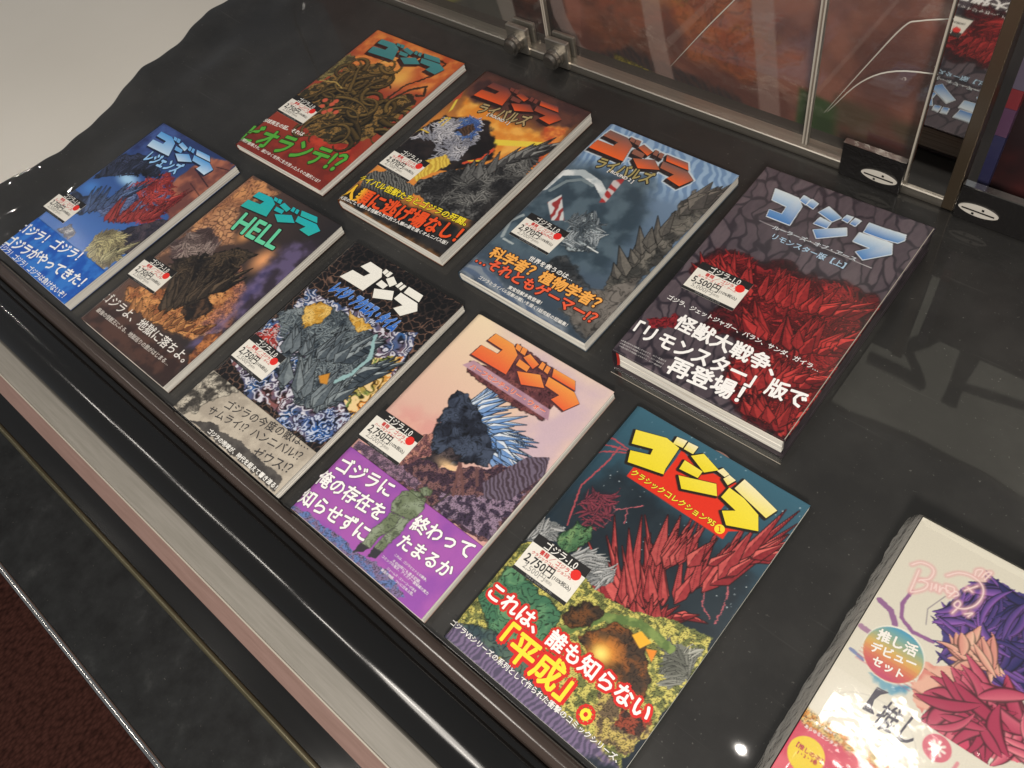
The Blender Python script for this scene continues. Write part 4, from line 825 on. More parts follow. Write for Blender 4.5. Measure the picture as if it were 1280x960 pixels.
    ('P', [(97.8, 246.3), (102.6, 246.1), (104.4, 238.9), (99.2, 239.7)], (84, 48, 52), {'grow': 0.5}),
    ('P', [(105.4, 247.1), (130.5, 247.3), (136.9, 238.9), (109.8, 238.9)], (84, 48, 52), {'grow': 0.5}),
    ('P', [(107.3, 237.2), (137.4, 237.1), (148.7, 230.1), (141.4, 216.1), (124.3, 219.1), (127.9, 226.9), (110.5, 227.9)], (84, 48, 52), {'grow': 0.5}),
    ('P', [(32.2, 248.0), (55.2, 247.6), (66.8, 240.2), (71.7, 217.0), (27.9, 216.1), (29.2, 229.8), (49.5, 230.5), (50.6, 237.0), (30.6, 237.7)], (84, 48, 52), {'grow': 0.5}),
    ('P', [(57.8, 250.4), (64.3, 249.8), (66.1, 244.1), (59.9, 244.9)], (84, 48, 52), {'grow': 0.5}),
    ('P', [(65.0, 250.3), (70.8, 250.3), (72.9, 243.5), (67.0, 243.8)], (84, 48, 52), {'grow': 0.5}),
    ('P', [(76.3, 247.8), (90.8, 243.1), (89.1, 235.9), (73.3, 241.2)], (84, 48, 52), {'grow': 0.5}),
    ('P', [(71.3, 237.6), (85.4, 236.4), (86.4, 230.3), (72.8, 230.6)], (84, 48, 52), {'grow': 0.5}),
    ('P', [(78.3, 225.7), (99.2, 234.7), (111.6, 225.5), (90.9, 216.4)], (84, 48, 52), {'grow': 0.5}),
    ('P', [(91.5, 247.3), (96.1, 246.7), (97.9, 239.7), (92.5, 240.2)], (84, 48, 52), {'grow': 0.5}),
    ('P', [(97.9, 246.5), (102.7, 246.3), (104.5, 239.1), (99.3, 239.9)], (84, 48, 52), {'grow': 0.5}),
    ('P', [(105.5, 247.3), (130.6, 247.5), (137.0, 239.1), (109.9, 239.1)], (84, 48, 52), {'grow': 0.5}),
    ('P', [(107.4, 237.4), (137.5, 237.3), (148.8, 230.3), (141.5, 216.3), (124.4, 219.3), (128.0, 227.1), (110.6, 228.1)], (84, 48, 52), {'grow': 0.5}),
    ('P', [(32.4, 248.3), (55.4, 247.9), (67.0, 240.5), (71.9, 217.3), (28.0, 216.4), (29.3, 230.1), (49.6, 230.8), (50.8, 237.3), (30.8, 238.0)], (84, 48, 52), {'grow': 0.5}),
    ('P', [(57.9, 250.7), (64.5, 250.1), (66.2, 244.4), (60.0, 245.2)], (84, 48, 52), {'grow': 0.5}),
    ('P', [(65.2, 250.6), (71.0, 250.6), (73.1, 243.8), (67.2, 244.1)], (84, 48, 52), {'grow': 0.5}),
    ('P', [(76.5, 248.1), (91.0, 243.4), (89.2, 236.2), (73.5, 241.5)], (84, 48, 52), {'grow': 0.5}),
    ('P', [(71.5, 237.9), (85.6, 236.7), (86.6, 230.6), (73.0, 230.9)], (84, 48, 52), {'grow': 0.5}),
    ('P', [(78.5, 226.0), (99.4, 235.0), (111.8, 225.8), (91.1, 216.7)], (84, 48, 52), {'grow': 0.5}),
    ('P', [(91.7, 247.6), (96.2, 247.0), (98.1, 240.0), (92.7, 240.5)], (84, 48, 52), {'grow': 0.5}),
    ('P', [(98.1, 246.8), (102.9, 246.6), (104.7, 239.4), (99.5, 240.2)], (84, 48, 52), {'grow': 0.5}),
    ('P', [(105.7, 247.6), (130.8, 247.8), (137.2, 239.4), (110.1, 239.4)], (84, 48, 52), {'grow': 0.5}),
    ('P', [(107.6, 237.7), (137.7, 237.6), (149.0, 230.6), (141.7, 216.6), (124.6, 219.6), (128.2, 227.4), (110.8, 228.4)], (84, 48, 52), {'grow': 0.5}),
    ('P', [(32.5, 248.6), (55.5, 248.2), (67.1, 240.8), (72.0, 217.6), (28.2, 216.7), (29.5, 230.4), (49.8, 231.1), (50.9, 237.6), (30.9, 238.3)], (84, 48, 52), {'grow': 0.5}),
    ('P', [(58.1, 251.0), (64.6, 250.4), (66.4, 244.7), (60.2, 245.5)], (84, 48, 52), {'grow': 0.5}),
    ('P', [(65.3, 250.9), (71.1, 250.9), (73.2, 244.1), (67.3, 244.4)], (84, 48, 52), {'grow': 0.5}),
    ('P', [(76.6, 248.4), (91.1, 243.7), (89.4, 236.5), (73.6, 241.8)], (84, 48, 52), {'grow': 0.5}),
    ('P', [(71.6, 238.2), (85.7, 237.0), (86.7, 230.9), (73.1, 231.2)], (84, 48, 52), {'grow': 0.5}),
    ('P', [(78.6, 226.3), (99.5, 235.3), (111.9, 226.1), (91.2, 217.0)], (84, 48, 52), {'grow': 0.5}),
    ('P', [(91.8, 247.9), (96.4, 247.3), (98.2, 240.3), (92.8, 240.8)], (84, 48, 52), {'grow': 0.5}),
    ('P', [(98.2, 247.1), (103.0, 246.9), (104.8, 239.7), (99.6, 240.5)], (84, 48, 52), {'grow': 0.5}),
    ('P', [(105.8, 247.9), (130.9, 248.1), (137.3, 239.7), (110.2, 239.7)], (84, 48, 52), {'grow': 0.5}),
    ('P', [(107.7, 238.0), (137.8, 237.9), (149.1, 230.9), (141.8, 216.9), (124.7, 219.9), (128.3, 227.7), (110.9, 228.7)], (84, 48, 52), {'grow': 0.5}),
    ('P', [(32.6, 248.8), (55.6, 248.4), (67.2, 241.0), (72.1, 217.8), (28.3, 216.9), (29.6, 230.6), (49.9, 231.3), (51.0, 237.8), (31.0, 238.5)], (84, 48, 52), {'grow': 0.5}),
    ('P', [(58.2, 251.2), (64.7, 250.6), (66.5, 244.9), (60.3, 245.7)], (84, 48, 52), {'grow': 0.5}),
    ('P', [(65.4, 251.1), (71.2, 251.1), (73.3, 244.3), (67.4, 244.6)], (84, 48, 52), {'grow': 0.5}),
    ('P', [(76.7, 248.6), (91.2, 243.9), (89.5, 236.7), (73.7, 242.0)], (84, 48, 52), {'grow': 0.5}),
    ('P', [(71.7, 238.4), (85.8, 237.2), (86.8, 231.1), (73.2, 231.4)], (84, 48, 52), {'grow': 0.5}),
    ('P', [(78.7, 226.5), (99.6, 235.5), (112.0, 226.3), (91.3, 217.2)], (84, 48, 52), {'grow': 0.5}),
    ('P', [(91.9, 248.1), (96.5, 247.5), (98.3, 240.5), (92.9, 241.0)], (84, 48, 52), {'grow': 0.5}),
    ('P', [(98.3, 247.3), (103.1, 247.1), (104.9, 239.9), (99.7, 240.7)], (84, 48, 52), {'grow': 0.5}),
    ('P', [(105.9, 248.1), (131.0, 248.3), (137.4, 239.9), (110.3, 239.9)], (84, 48, 52), {'grow': 0.5}),
    ('P', [(107.8, 238.2), (137.9, 238.1), (149.2, 231.1), (141.9, 217.1), (124.8, 220.1), (128.4, 227.9), (111.0, 228.9)], (84, 48, 52), {'grow': 0.5}),
    ('P', [(73.9, 60.1), (75.1, 71.5), (80.8, 78.4), (87.3, 81.1), (97.7, 79.9), (103.4, 70.7), (103.5, 63.3), (100.3, 56.3), (90.4, 53.9), (80.0, 52.1)], (104, 116, 88), {'tex': 'rock', 'col2': (140, 152, 128), 's': 8, 'w': 1.2, 'ink': 0.35}),
    ('P', [(85.7, 82.8), (89.5, 88.4), (97.1, 89.0), (99.1, 83.7), (93.1, 79.4)], (104, 116, 88), {'tex': 'rock', 'col2': (140, 152, 128), 's': 8, 'w': 1.2, 'ink': 0.35}),
    ('S', [(103.5, 63.3), (108.0, 79.6), (111.9, 96.6)], 1.6, (70, 60, 60), {}),
  ],
  'texts': [
    {'t': 'ハーフセンチュリー・ウォー', 'l': (37.1, 207.2), 'r': (128.9, 207.2), 'col': (232, 112, 84), 'bold': 0.05, 'out': ((246, 226, 210), 0.03), 'hs': 0.9},
    {'t': 'ゴジラに', 'l': (5.6, 58.4), 'r': (67.5, 67.6), 'col': (248, 246, 244), 'bold': 0.055, 'obi': 1, 'out': ((96, 60, 96), 0.03), 'hs': 1.05},
    {'t': '俺の存在を', 'l': (-1.7, 37.9), 'r': (77.1, 46.6), 'col': (248, 246, 244), 'bold': 0.055, 'obi': 1, 'out': ((96, 60, 96), 0.03), 'hs': 1.05},
    {'t': '知らせずに', 'l': (-0.6, 15.5), 'r': (79.6, 24.3), 'col': (248, 246, 244), 'bold': 0.055, 'obi': 1, 'out': ((96, 60, 96), 0.03), 'hs': 1.05},
    {'t': '終わって', 'l': (103.6, 57.4), 'r': (164.2, 67.4), 'col': (248, 246, 244), 'bold': 0.055, 'obi': 1, 'out': ((96, 60, 96), 0.03), 'hs': 1.05},
    {'t': 'たまるか', 'l': (105.8, 38.8), 'r': (162.8, 43.5), 'col': (248, 246, 244), 'bold': 0.055, 'obi': 1, 'out': ((96, 60, 96), 0.03), 'hs': 1.05},
    {'t': 'これは、ゴジラとヒトとの闘争。', 'l': (111.8, 26.3), 'r': (150.0, 26.1), 'col': (244, 236, 244), 'bold': 0.02, 'obi': 1},
    {'t': 'その50年にも渡る記録。', 'l': (114.0, 21.2), 'r': (146.7, 21.6), 'col': (244, 236, 244), 'bold': 0.02, 'obi': 1},
    {'t': 'コミックの鬼才、アイズナー賞候補の実力', 'l': (103.8, 18.7), 'r': (158.6, 18.5), 'col': (244, 236, 244), 'bold': 0.02, 'obi': 1},
    {'t': 'ジェームズ・ストーコーが送る', 'l': (114.9, 13.7), 'r': (149.0, 13.9), 'col': (244, 236, 244), 'bold': 0.02, 'obi': 1},
    {'t': '執念の物語、ついに日本上陸。', 'l': (111.6, 9.9), 'r': (149.1, 10.6), 'col': (244, 236, 244), 'bold': 0.02, 'obi': 1},
  ],
  'logo': [
    ([[(32.7, 249.1), (55.7, 248.7), (67.3, 241.3), (72.2, 218.1), (28.4, 217.2), (29.7, 230.9), (50.0, 231.6), (51.1, 238.1), (31.1, 238.8)], [(58.3, 251.5), (64.8, 250.9), (66.6, 245.2), (60.4, 246.0)], [(65.5, 251.4), (71.3, 251.4), (73.4, 244.6), (67.5, 244.9)], [(76.8, 248.9), (91.3, 244.2), (89.6, 237.0), (73.8, 242.3)], [(71.8, 238.7), (85.9, 237.5), (86.9, 231.4), (73.3, 231.7)], [(78.8, 226.8), (99.7, 235.8), (112.1, 226.6), (91.4, 217.5)], [(92.0, 248.4), (96.6, 247.8), (98.4, 240.8), (93.0, 241.3)], [(98.4, 247.6), (103.2, 247.4), (105.0, 240.2), (99.8, 241.0)], [(106.0, 248.4), (131.1, 248.6), (137.5, 240.2), (110.4, 240.2)], [(107.9, 238.5), (138.0, 238.4), (149.3, 231.4), (142.0, 217.4), (124.9, 220.4), (128.5, 228.2), (111.1, 229.2)]], (232, 98, 58), (238, 156, 74)),
  ],
  'obi': {'v1': 76.4, 'ops': [('P', [(-5, -5), (200, -5), (200, 120), (-5, 120)], (146, 76, 168), {'tex': 'cloud', 'col2': (164, 86, 172), 's': 22}), ('P', [(-5.4, 4.7), (25.7, 7.5), (60.3, 8.1), (85.6, 8.2), (114.6, 11.7), (145.0, 6.7), (119.3, -12.5), (-5.6, -5.2)], (126, 108, 146), {'tex': 'leaf', 'col2': (96, 120, 176), 's': 4, 'w': 4}), ('P', [(73.9, 60.1), (75.1, 71.5), (80.8, 78.4), (87.3, 81.1), (97.7, 79.9), (103.4, 70.7), (103.5, 63.3), (100.3, 56.3), (90.4, 53.9), (80.0, 52.1)], (104, 116, 88), {'tex': 'rock', 'col2': (140, 152, 128), 's': 8, 'w': 1.2, 'ink': 0.35}), ('P', [(85.7, 82.8), (89.5, 88.4), (97.1, 89.0), (99.1, 83.7), (93.1, 79.4)], (104, 116, 88), {'tex': 'rock', 'col2': (140, 152, 128), 's': 8, 'w': 1.2, 'ink': 0.35}), ('P', [(80.6, 52.5), (90.4, 53.9), (94.4, 43.8), (89.0, 28.8), (89.4, 16.4), (80.3, 15.2), (78.3, 31.2), (80.6, 43.2)], (104, 116, 88), {'tex': 'rock', 'col2': (140, 152, 128), 's': 8, 'w': 1.2, 'ink': 0.35}), ('P', [(90.4, 53.9), (100.3, 56.3), (102.2, 42.1), (100.2, 27.9), (100.9, 21.2), (91.8, 19.1), (91.5, 32.5), (93.2, 42.9)], (104, 116, 88), {'tex': 'rock', 'col2': (140, 152, 128), 's': 8, 'w': 1.2, 'ink': 0.35}), ('P', [(78.6, 15.8), (88.9, 16.9), (86.8, 10.9), (79.8, 5.8)], (46, 44, 50), {'w': 1}), ('P', [(91.5, 19.4), (100.9, 21.2), (100.4, 13.7), (93.0, 10.0)], (46, 44, 50), {'w': 1})], 'rough': 0.4},
  'stick': {'tl': [3.3, 123.6], 'tr': [50.8, 124.4], 'bl': [0.6, 86.0], 'red': 'ハーフセンチュリーウォー', 'price': '2,750', 'base': '2,500'},
},
'I': {
  'x': -0.2576,
  'y': 0.0394,
  'rot': 0.00016,
  't': 8.3,
  'w': 168.0,
  'h': 258.9,
  'ops': [
    ('G', (84, 259), (84, 110), (58, 100, 118), (30, 40, 50)),
    ('P', [(0.1, 133.7), (24.1, 200.4), (119.1, 186.3), (165.0, 180.3), (167.9, 122.4), (117.7, 113.9), (67.1, 111.1)], (32, 42, 50), {'tex': 'cloud', 'col2': (38, 50, 58), 's': 20, 'w': 5, 'e': 8}),
    ('stars', (20, 150, 166, 258), 90, (214, 224, 228)),
    ('S', [(12.8, 215.7), (12.5, 199.1), (8.2, 166.3), (21.0, 131.3)], 1.4, (176, 76, 84), {'w': 0.8}),
    ('S', [(-14.3, 206.3), (20.6, 216.4)], 1.4, (176, 76, 84), {'w': 0.8}),
    ('S', [(-4.4, 199.0), (21.7, 214.9)], 1.4, (176, 76, 84), {'w': 0.8}),
    ('S', [(-2.6, 219.3), (19.4, 218.0)], 1.4, (176, 76, 84), {'w': 0.8}),
    ('S', [(45.8, 149.4), (45.3, 166.3), (61.4, 182.3)], 0.9, (186, 96, 104), {'w': 1.6}),
    ('S', [(45.3, 166.3), (35.8, 168.2)], 0.9, (186, 96, 104), {'w': 1.6}),
    ('S', [(57.7, 160.2), (53.1, 172.0)], 0.9, (186, 96, 104), {'w': 1.6}),
    ('S', [(152.7, 167.2), (159.6, 145.7), (159.9, 134.7)], 0.9, (186, 96, 104), {'w': 1.6}),
    ('S', [(135.1, 161.9), (144.8, 142.0), (156.0, 135.4)], 0.9, (186, 96, 104), {'w': 1.6}),
    ('P', [(15.4, 162.4), (36.8, 177.8), (46.3, 154.1), (37.5, 139.1), (25.0, 147.3)], (38, 40, 50), {'w': 6, 'e': 2}),
    ('TND', [(15.4, 162.4), (36.8, 177.8), (46.3, 154.1), (37.5, 139.1), (25.0, 147.3)], 72, (1.3, 3.4), (60, 34, 46), (150, 66, 80), 15.0, {}),
    ('SPK', [(74.8, 100.9), (104.7, 111.7), (123.7, 126.1), (138.0, 152.3), (148.9, 184.0), (159.7, 200.0)], 46, (26, 72), (6, 14), (118, 22, 32), (228, 112, 104), {'fan': (2.6, 0.9)}),
    ('SPK', [(95.9, 144.7), (113.6, 161.8), (132.9, 176.1)], 16, (18, 44), (6, 13), (120, 24, 34), (232, 124, 112), {'fan': (2.2, 1.0)}),
    ('SPK', [(96.3, 97.6), (121.2, 108.9), (139.1, 124.4)], 14, (10, 22), (5, 9), (110, 22, 30), (214, 96, 90), {'fan': (2.9, 0.3)}),
    ('P', [(-4.8, 108.3), (3.0, 124.8), (17.0, 128.4), (23.0, 115.7), (4.6, 102.2)], (110, 114, 114), {'w': 2}),
    ('TND', [(-4.8, 108.3), (3.0, 124.8), (17.0, 128.4), (23.0, 115.7), (4.6, 102.2)], 46, (1.3, 3.4), (96, 100, 102), (206, 206, 204), 15.0, {'dir': 1.6, 'flow': 60}),
    ('P', [(39.8, 115.4), (50.5, 127.5), (68.7, 124.4), (80.1, 116.8), (75.4, 105.3), (54.5, 101.7)], (110, 114, 114), {'w': 2}),
    ('TND', [(39.8, 115.4), (50.5, 127.5), (68.7, 124.4), (80.1, 116.8), (75.4, 105.3), (54.5, 101.7)], 76, (1.3, 3.4), (96, 100, 102), (210, 210, 208), 15.0, {'dir': 1.6, 'flow': 60}),
    ('P', [(20.9, 118.4), (27.1, 136.7), (40.1, 141.0), (45.9, 128.3), (37.2, 113.5), (31.0, 111.0)], (70, 110, 76), {'tex': 'rock', 'col2': (116, 150, 100), 's': 6, 'w': 4, 'ink': 0.6}),
    ('P', [(-3.7, 79.1), (-0.7, 98.3), (34.1, 107.1), (72.9, 103.4), (108.3, 106.7), (135.3, 119.6), (166.3, 124.8), (168.9, 80.5), (164.8, 10.1), (106.2, 3.2), (-2.4, 2.9)], (206, 196, 104), {'tex': 'leaf', 'col2': (110, 116, 66), 's': 3.6, 'w': 5}),
    ('P', [(-1.3, 39.5), (7.3, 78.8), (62.4, 71.8), (66.6, 51.9), (63.5, 27.0), (29.8, 23.7)], (64, 112, 84), {'tex': 'rock', 'col2': (104, 150, 108), 's': 9, 'w': 5, 'ink': 0.6}),
    ('P', [(0.9, 13.3), (25.7, 28.3), (76.8, 29.9), (95.9, 16.0), (51.0, 13.6), (2.2, 2.6)], (52, 72, 78), {'tex': 'rock', 'col2': (88, 110, 96), 's': 9, 'w': 6, 'ink': 0.5}),
    ('P', [(140.7, 101.5), (164.3, 112.4), (167.1, 93.1), (160.1, 73.5), (148.3, 85.5)], (120, 122, 112), {'w': 3}),
    ('TND', [(140.7, 101.5), (164.3, 112.4), (167.1, 93.1), (160.1, 73.5), (148.3, 85.5)], 64, (1.3, 3.4), (92, 94, 86), (196, 196, 184), 15.0, {'dir': 1.2, 'flow': 60}),
    ('S', [(71.9, 59.9), (91.9, 88.5), (116.0, 101.1), (145.5, 99.6)], 7, (92, 116, 64), {'w': 1.5, 'tex': 'rock', 'col2': (130, 150, 84), 's': 5}),
    ('P', [(62.4, 71.8), (74.7, 91.0), (89.1, 92.1), (86.9, 75.1), (70.0, 62.2)], (56, 46, 38), {'tex': 'rock', 'col2': (110, 70, 40), 's': 6, 'w': 5, 'ink': 0.5}),
    ('P', [(85.8, 66.7), (101.8, 90.3), (126.9, 90.8), (148.0, 71.1), (151.6, 56.4), (127.8, 55.3), (104.9, 51.8)], (66, 52, 42), {'tex': 'rock', 'col2': (140, 84, 44), 's': 7, 'w': 5, 'ink': 0.5}),
    ('D', (108.1, 67.1), 20, 18, (232, 150, 60), {'e': 1.0}),
    ('D', (106.3, 64.6), 11, 10, (246, 226, 120), {'e': 1.0}),
    ('P', [(116.5, 90.3), (120.6, 97.1), (131.6, 94.4), (127.2, 85.5)], (240, 180, 56), {'e': 0.5}),
    ('P', [(130.6, 88.2), (138.3, 92.3), (139.9, 82.6)], (232, 140, 50), {'e': 0.5}),
    ('P', [(-2.3, -0.9), (0.9, 13.3), (57.7, 15.1), (142.7, 12.0), (164.8, 10.1), (116.3, -9.2)], (120, 104, 136), {'tex': 'hatch', 'col2': (84, 76, 100), 's': 4, 'w': 3, 'dir': -0.05, 'e': 3}),
    ('P', [(119.8, 41.9), (157.6, 57.7), (166.8, 44.7), (164.5, 19.6), (135.1, 12.6)], (198, 176, 100), {'tex': 'leaf', 'col2': (110, 92, 70), 's': 4, 'w': 5}),
    ('P', [(139.9, 43.7), (163.7, 49.0), (163.4, 35.2), (145.7, 31.2)], (150, 70, 50), {'tex': 'leaf', 'col2': (70, 50, 44), 's': 4, 'w': 4}),
    ('P', [(34.3, 206.2), (34.7, 196.9), (128.2, 195.5), (127.7, 203.1), (140.2, 212.9), (113.1, 213.8), (112.9, 224.2), (105.0, 224.5), (110.5, 242.2), (90.4, 238.8), (83.1, 233.6), (57.8, 242.9), (58.7, 235.5), (59.2, 216.7)], (224, 52, 30), {'grow': 0.6}),
    ('P', [(13.2, 236.10000000000002), (39.800000000000004, 244.4), (54.0, 242.10000000000002), (55.800000000000004, 219.20000000000002), (57.400000000000006, 214.0), (26.099999999999998, 206.3), (21.3, 216.8), (37.800000000000004, 222.9), (36.400000000000006, 228.9), (18.3, 222.9)], (38, 30, 24), {'grow': 1.5}),
    ('P', [(66.10000000000001, 241.60000000000002), (73.8, 249.4), (92.2, 243.3), (83.60000000000001, 234.60000000000002)], (38, 30, 24), {'grow': 1.5}),
    ('P', [(64.2, 235.20000000000002), (82.2, 234.70000000000002), (82.3, 227.4), (65.10000000000001, 225.8)], (38, 30, 24), {'grow': 1.5}),
    ('P', [(68.10000000000001, 220.4), (97.5, 231.5), (104.0, 222.5), (76.9, 211.5)], (38, 30, 24), {'grow': 1.5}),
    ('P', [(107.8, 234.70000000000002), (122.2, 233.20000000000002), (138.89999999999998, 227.4), (146.29999999999998, 215.4), (123.5, 205.20000000000002), (114.10000000000001, 213.9), (122.8, 220.20000000000002), (107.0, 223.8)], (38, 30, 24), {'grow': 1.5}),
    ('P', [(46.300000000000004, 250.3), (55.7, 251.9), (56.2, 244.0), (47.1, 243.0)], (38, 30, 24), {'grow': 1.5}),
    ('P', [(57.1, 251.5), (66.4, 252.3), (66.60000000000001, 243.9), (57.5, 243.70000000000002)], (38, 30, 24), {'grow': 1.5}),
    ('P', [(94.10000000000001, 247.0), (101.3, 245.0), (99.5, 240.70000000000002), (91.4, 242.0)], (38, 30, 24), {'grow': 1.5}),
    ('P', [(101.60000000000001, 244.5), (108.5, 243.20000000000002), (105.5, 235.70000000000002), (99.5, 238.70000000000002)], (38, 30, 24), {'grow': 1.5}),
    ('P', [(113.60000000000001, 248.10000000000002), (124.7, 245.60000000000002), (148.79999999999998, 239.0), (145.2, 228.3), (111.5, 236.5)], (38, 30, 24), {'grow': 1.5}),
  ],
  'texts': [
    {'t': "クラシックコレクション'95", 'l': (35.5, 202.3), 'r': (117.0, 201.9), 'col': (246, 224, 60), 'bold': 0.05, 'out': ((90, 20, 16), 0.04)},
    {'t': '❶', 'l': (118.5, 198.6), 'r': (125.7, 202.6), 'col': (246, 214, 50), 'bold': 0.0},
    {'t': 'これは、誰も知らない', 'l': (5.6, 52.1), 'r': (160.7, 51.3), 'col': (250, 248, 244), 'bold': 0.06, 'out': ((216, 40, 36), 0.16)},
    {'t': '「平成」。', 'l': (37.3, 30.3), 'r': (128.5, 30.6), 'col': (250, 226, 60), 'bold': 0.06, 'out': ((216, 40, 36), 0.14), 'hs': 1.05},
    {'t': 'ゴジラVSシリーズの系列として作られた衝撃のコミックシリーズ、', 'l': (-2.9, 12.7), 'r': (160.9, 13.5), 'col': (246, 244, 240), 'bold': 0.03, 'out': ((70, 60, 76), 0.03)},
  ],
  'logo': [
    ([[(14.0, 237.3), (40.6, 245.6), (54.8, 243.3), (56.6, 220.4), (58.2, 215.2), (26.9, 207.5), (22.1, 218.0), (38.6, 224.1), (37.2, 230.1), (19.1, 224.1)], [(66.9, 242.8), (74.6, 250.6), (93.0, 244.5), (84.4, 235.8)], [(65.0, 236.4), (83.0, 235.9), (83.1, 228.6), (65.9, 227.0)], [(68.9, 221.6), (98.3, 232.7), (104.8, 223.7), (77.7, 212.7)], [(108.6, 235.9), (123.0, 234.4), (139.7, 228.6), (147.1, 216.6), (124.3, 206.4), (114.9, 215.1), (123.6, 221.4), (107.8, 225.0)], [(47.1, 251.5), (56.5, 253.1), (57.0, 245.2), (47.9, 244.2)], [(57.9, 252.7), (67.2, 253.5), (67.4, 245.1), (58.3, 244.9)], [(94.9, 248.2), (102.1, 246.2), (100.3, 241.9), (92.2, 243.2)], [(102.4, 245.7), (109.3, 244.4), (106.3, 236.9), (100.3, 239.9)], [(114.4, 249.3), (125.5, 246.8), (149.6, 240.2), (146.0, 229.5), (112.3, 237.7)]], [(236, 214, 40), (236, 214, 40), (236, 214, 40), (236, 214, 40), (236, 214, 40), (238, 222, 110), (238, 222, 110), (238, 222, 110), (238, 222, 110), (238, 222, 110)], [(240, 222, 76), (240, 222, 76), (240, 222, 76), (240, 222, 76), (240, 222, 76), (240, 230, 190), (240, 230, 190), (240, 230, 190), (240, 230, 190), (240, 230, 190)]),
  ],
  'obi': None,
  'stick': {'tl': [7.0, 109.5], 'tr': [62.7, 110.6], 'bl': [5.9, 77.4], 'red': "クラシックコレクション'95", 'price': '2,750', 'base': '2,500'},
},
'C': {
  'x': -0.9035,
  'y': 0.3293,
  'rot': 0.00229,
  't': 10.5,
  'w': 168.0,
  'h': 258.9,
  'ops': [
    ('G', (84, 259), (84, 0), (176, 84, 52), (140, 46, 34)),
    ('P', [(-0.9, 261.2), (166.0, 259.6), (163.6, 186.3), (17.9, 179.5)], (186, 84, 48), {'tex': 'cloud', 'col2': (226, 140, 70), 's': 20, 'w': 8, 'e': 8}),
    ('D', (108.6, 197.6), 30, 34, (236, 178, 86), {'e': 1.0}),
    ('D', (66.0, 217.2), 18, 14, (240, 190, 100), {'e': 1.0}),
    ('P', [(99.7, 68.6), (136.3, 104.8), (170.8, 51.4), (86.0, 12.2), (50.9, 21.4)], (150, 44, 32), {'tex': 'cloud', 'col2': (196, 66, 44), 's': 12, 'w': 8, 'e': 8}),
    ('P', [(-6.0, 186.4), (5.5, 206.3), (22.4, 198.1), (20.4, 162.3), (9.6, 138.6), (-4.2, 136.1)], (78, 70, 46), {'tex': 'leaf', 'col2': (140, 124, 74), 's': 4, 'w': 6}),
    ('P', [(12.3, 139.9), (26.5, 179.1), (53.6, 206.4), (91.7, 207.0), (104.1, 190.8), (96.3, 143.0), (123.8, 152.9), (136.7, 176.8), (154.0, 181.4), (165.1, 170.1), (162.5, 143.5), (159.2, 125.2), (161.4, 101.9), (144.2, 76.4), (115.8, 60.9), (63.5, 65.8), (36.6, 85.8), (3.5, 103.8), (4.2, 117.7)], (58, 50, 32), {'tex': 'leaf', 'col2': (146, 112, 60), 's': 4.5, 'w': 7}),
    ('TND', [(12.3, 139.9), (26.5, 179.1), (75.3, 208.0), (104.1, 190.8), (96.3, 143.0), (139.5, 173.9), (161.8, 151.5), (161.4, 101.9), (125.3, 66.1), (63.5, 65.8), (17.7, 102.3)], 46, (4, 12), (46, 38, 22), (172, 136, 72), 70.0, {'ring': 1.8, 'curl': 0.5, 'rope': 1}),
    ('D', (47.3, 117.6), 4.5, 4.5, (206, 92, 66), {'e': 0.3}),
    ('D', (62.3, 116.6), 4.5, 4.5, (206, 92, 66), {'e': 0.3}),
    ('D', (52.7, 107.3), 4.5, 4.5, (206, 92, 66), {'e': 0.3}),
    ('D', (68.9, 107.1), 4.5, 4.5, (206, 92, 66), {'e': 0.3}),
    ('D', (79.3, 108.2), 4.5, 4.5, (206, 92, 66), {'e': 0.3}),
    ('D', (64.4, 100.4), 4.5, 4.5, (206, 92, 66), {'e': 0.3}),
    ('D', (62.8, 123.4), 4.5, 4.5, (206, 92, 66), {'e': 0.3}),
    ('S', [(122.9, 161.0), (125.3, 188.3), (145.3, 220.4), (145.4, 247.2), (133.6, 248.1)], 3, (54, 38, 28), {'w': 2}),
    ('S', [(128.2, 159.5), (138.3, 186.3), (153.5, 200.5), (163.6, 186.3), (154.0, 181.4)], 4, (56, 42, 30), {'w': 2}),
    ('S', [(152.3, 146.5), (159.9, 171.6), (146.8, 177.7)], 6, (50, 40, 30), {'w': 2}),
    ('S', [(9.0, 142.8), (33.2, 150.5), (50.4, 145.8)], 1.6, (190, 160, 90), {'w': 1}),
    ('P', [(-3.0, 0.5), (-11.2, 34.5), (156.4, 51.2), (173.2, -0.9)], (128, 44, 34), {'tex': 'cloud', 'col2': (98, 34, 30), 's': 10, 'w': 4, 'e': 12, 'a': 0.6}),
    ('P', [(23.2, 240.6), (47.7, 241.7), (61.5, 235.6), (71.3, 214.6), (25.0, 211.0), (23.6, 223.7), (45.1, 225.6), (45.0, 231.7), (23.6, 231.1)], (58, 30, 26), {'grow': 0.5}),
    ('P', [(49.9, 244.4), (56.9, 244.3), (60.0, 239.2), (53.2, 239.5)], (58, 30, 26), {'grow': 0.5}),
    ('P', [(57.6, 244.8), (63.7, 245.2), (67.3, 239.0), (61.0, 239.0)], (58, 30, 26), {'grow': 0.5}),
    ('P', [(70.1, 243.2), (86.4, 239.8), (86.1, 233.1), (68.3, 236.9)], (58, 30, 26), {'grow': 0.5}),
    ('P', [(66.8, 233.5), (82.0, 233.3), (84.3, 227.8), (69.8, 227.1)], (58, 30, 26), {'grow': 0.5}),
    ('P', [(76.6, 223.0), (97.0, 232.6), (112.0, 225.0), (91.8, 215.3)], (58, 30, 26), {'grow': 0.5}),
    ('P', [(86.3, 243.7), (91.3, 243.5), (94.6, 237.2), (88.8, 237.3)], (58, 30, 26), {'grow': 0.5}),
    ('P', [(93.3, 243.4), (98.4, 243.5), (101.8, 237.0), (96.1, 237.4)], (58, 30, 26), {'grow': 0.5}),
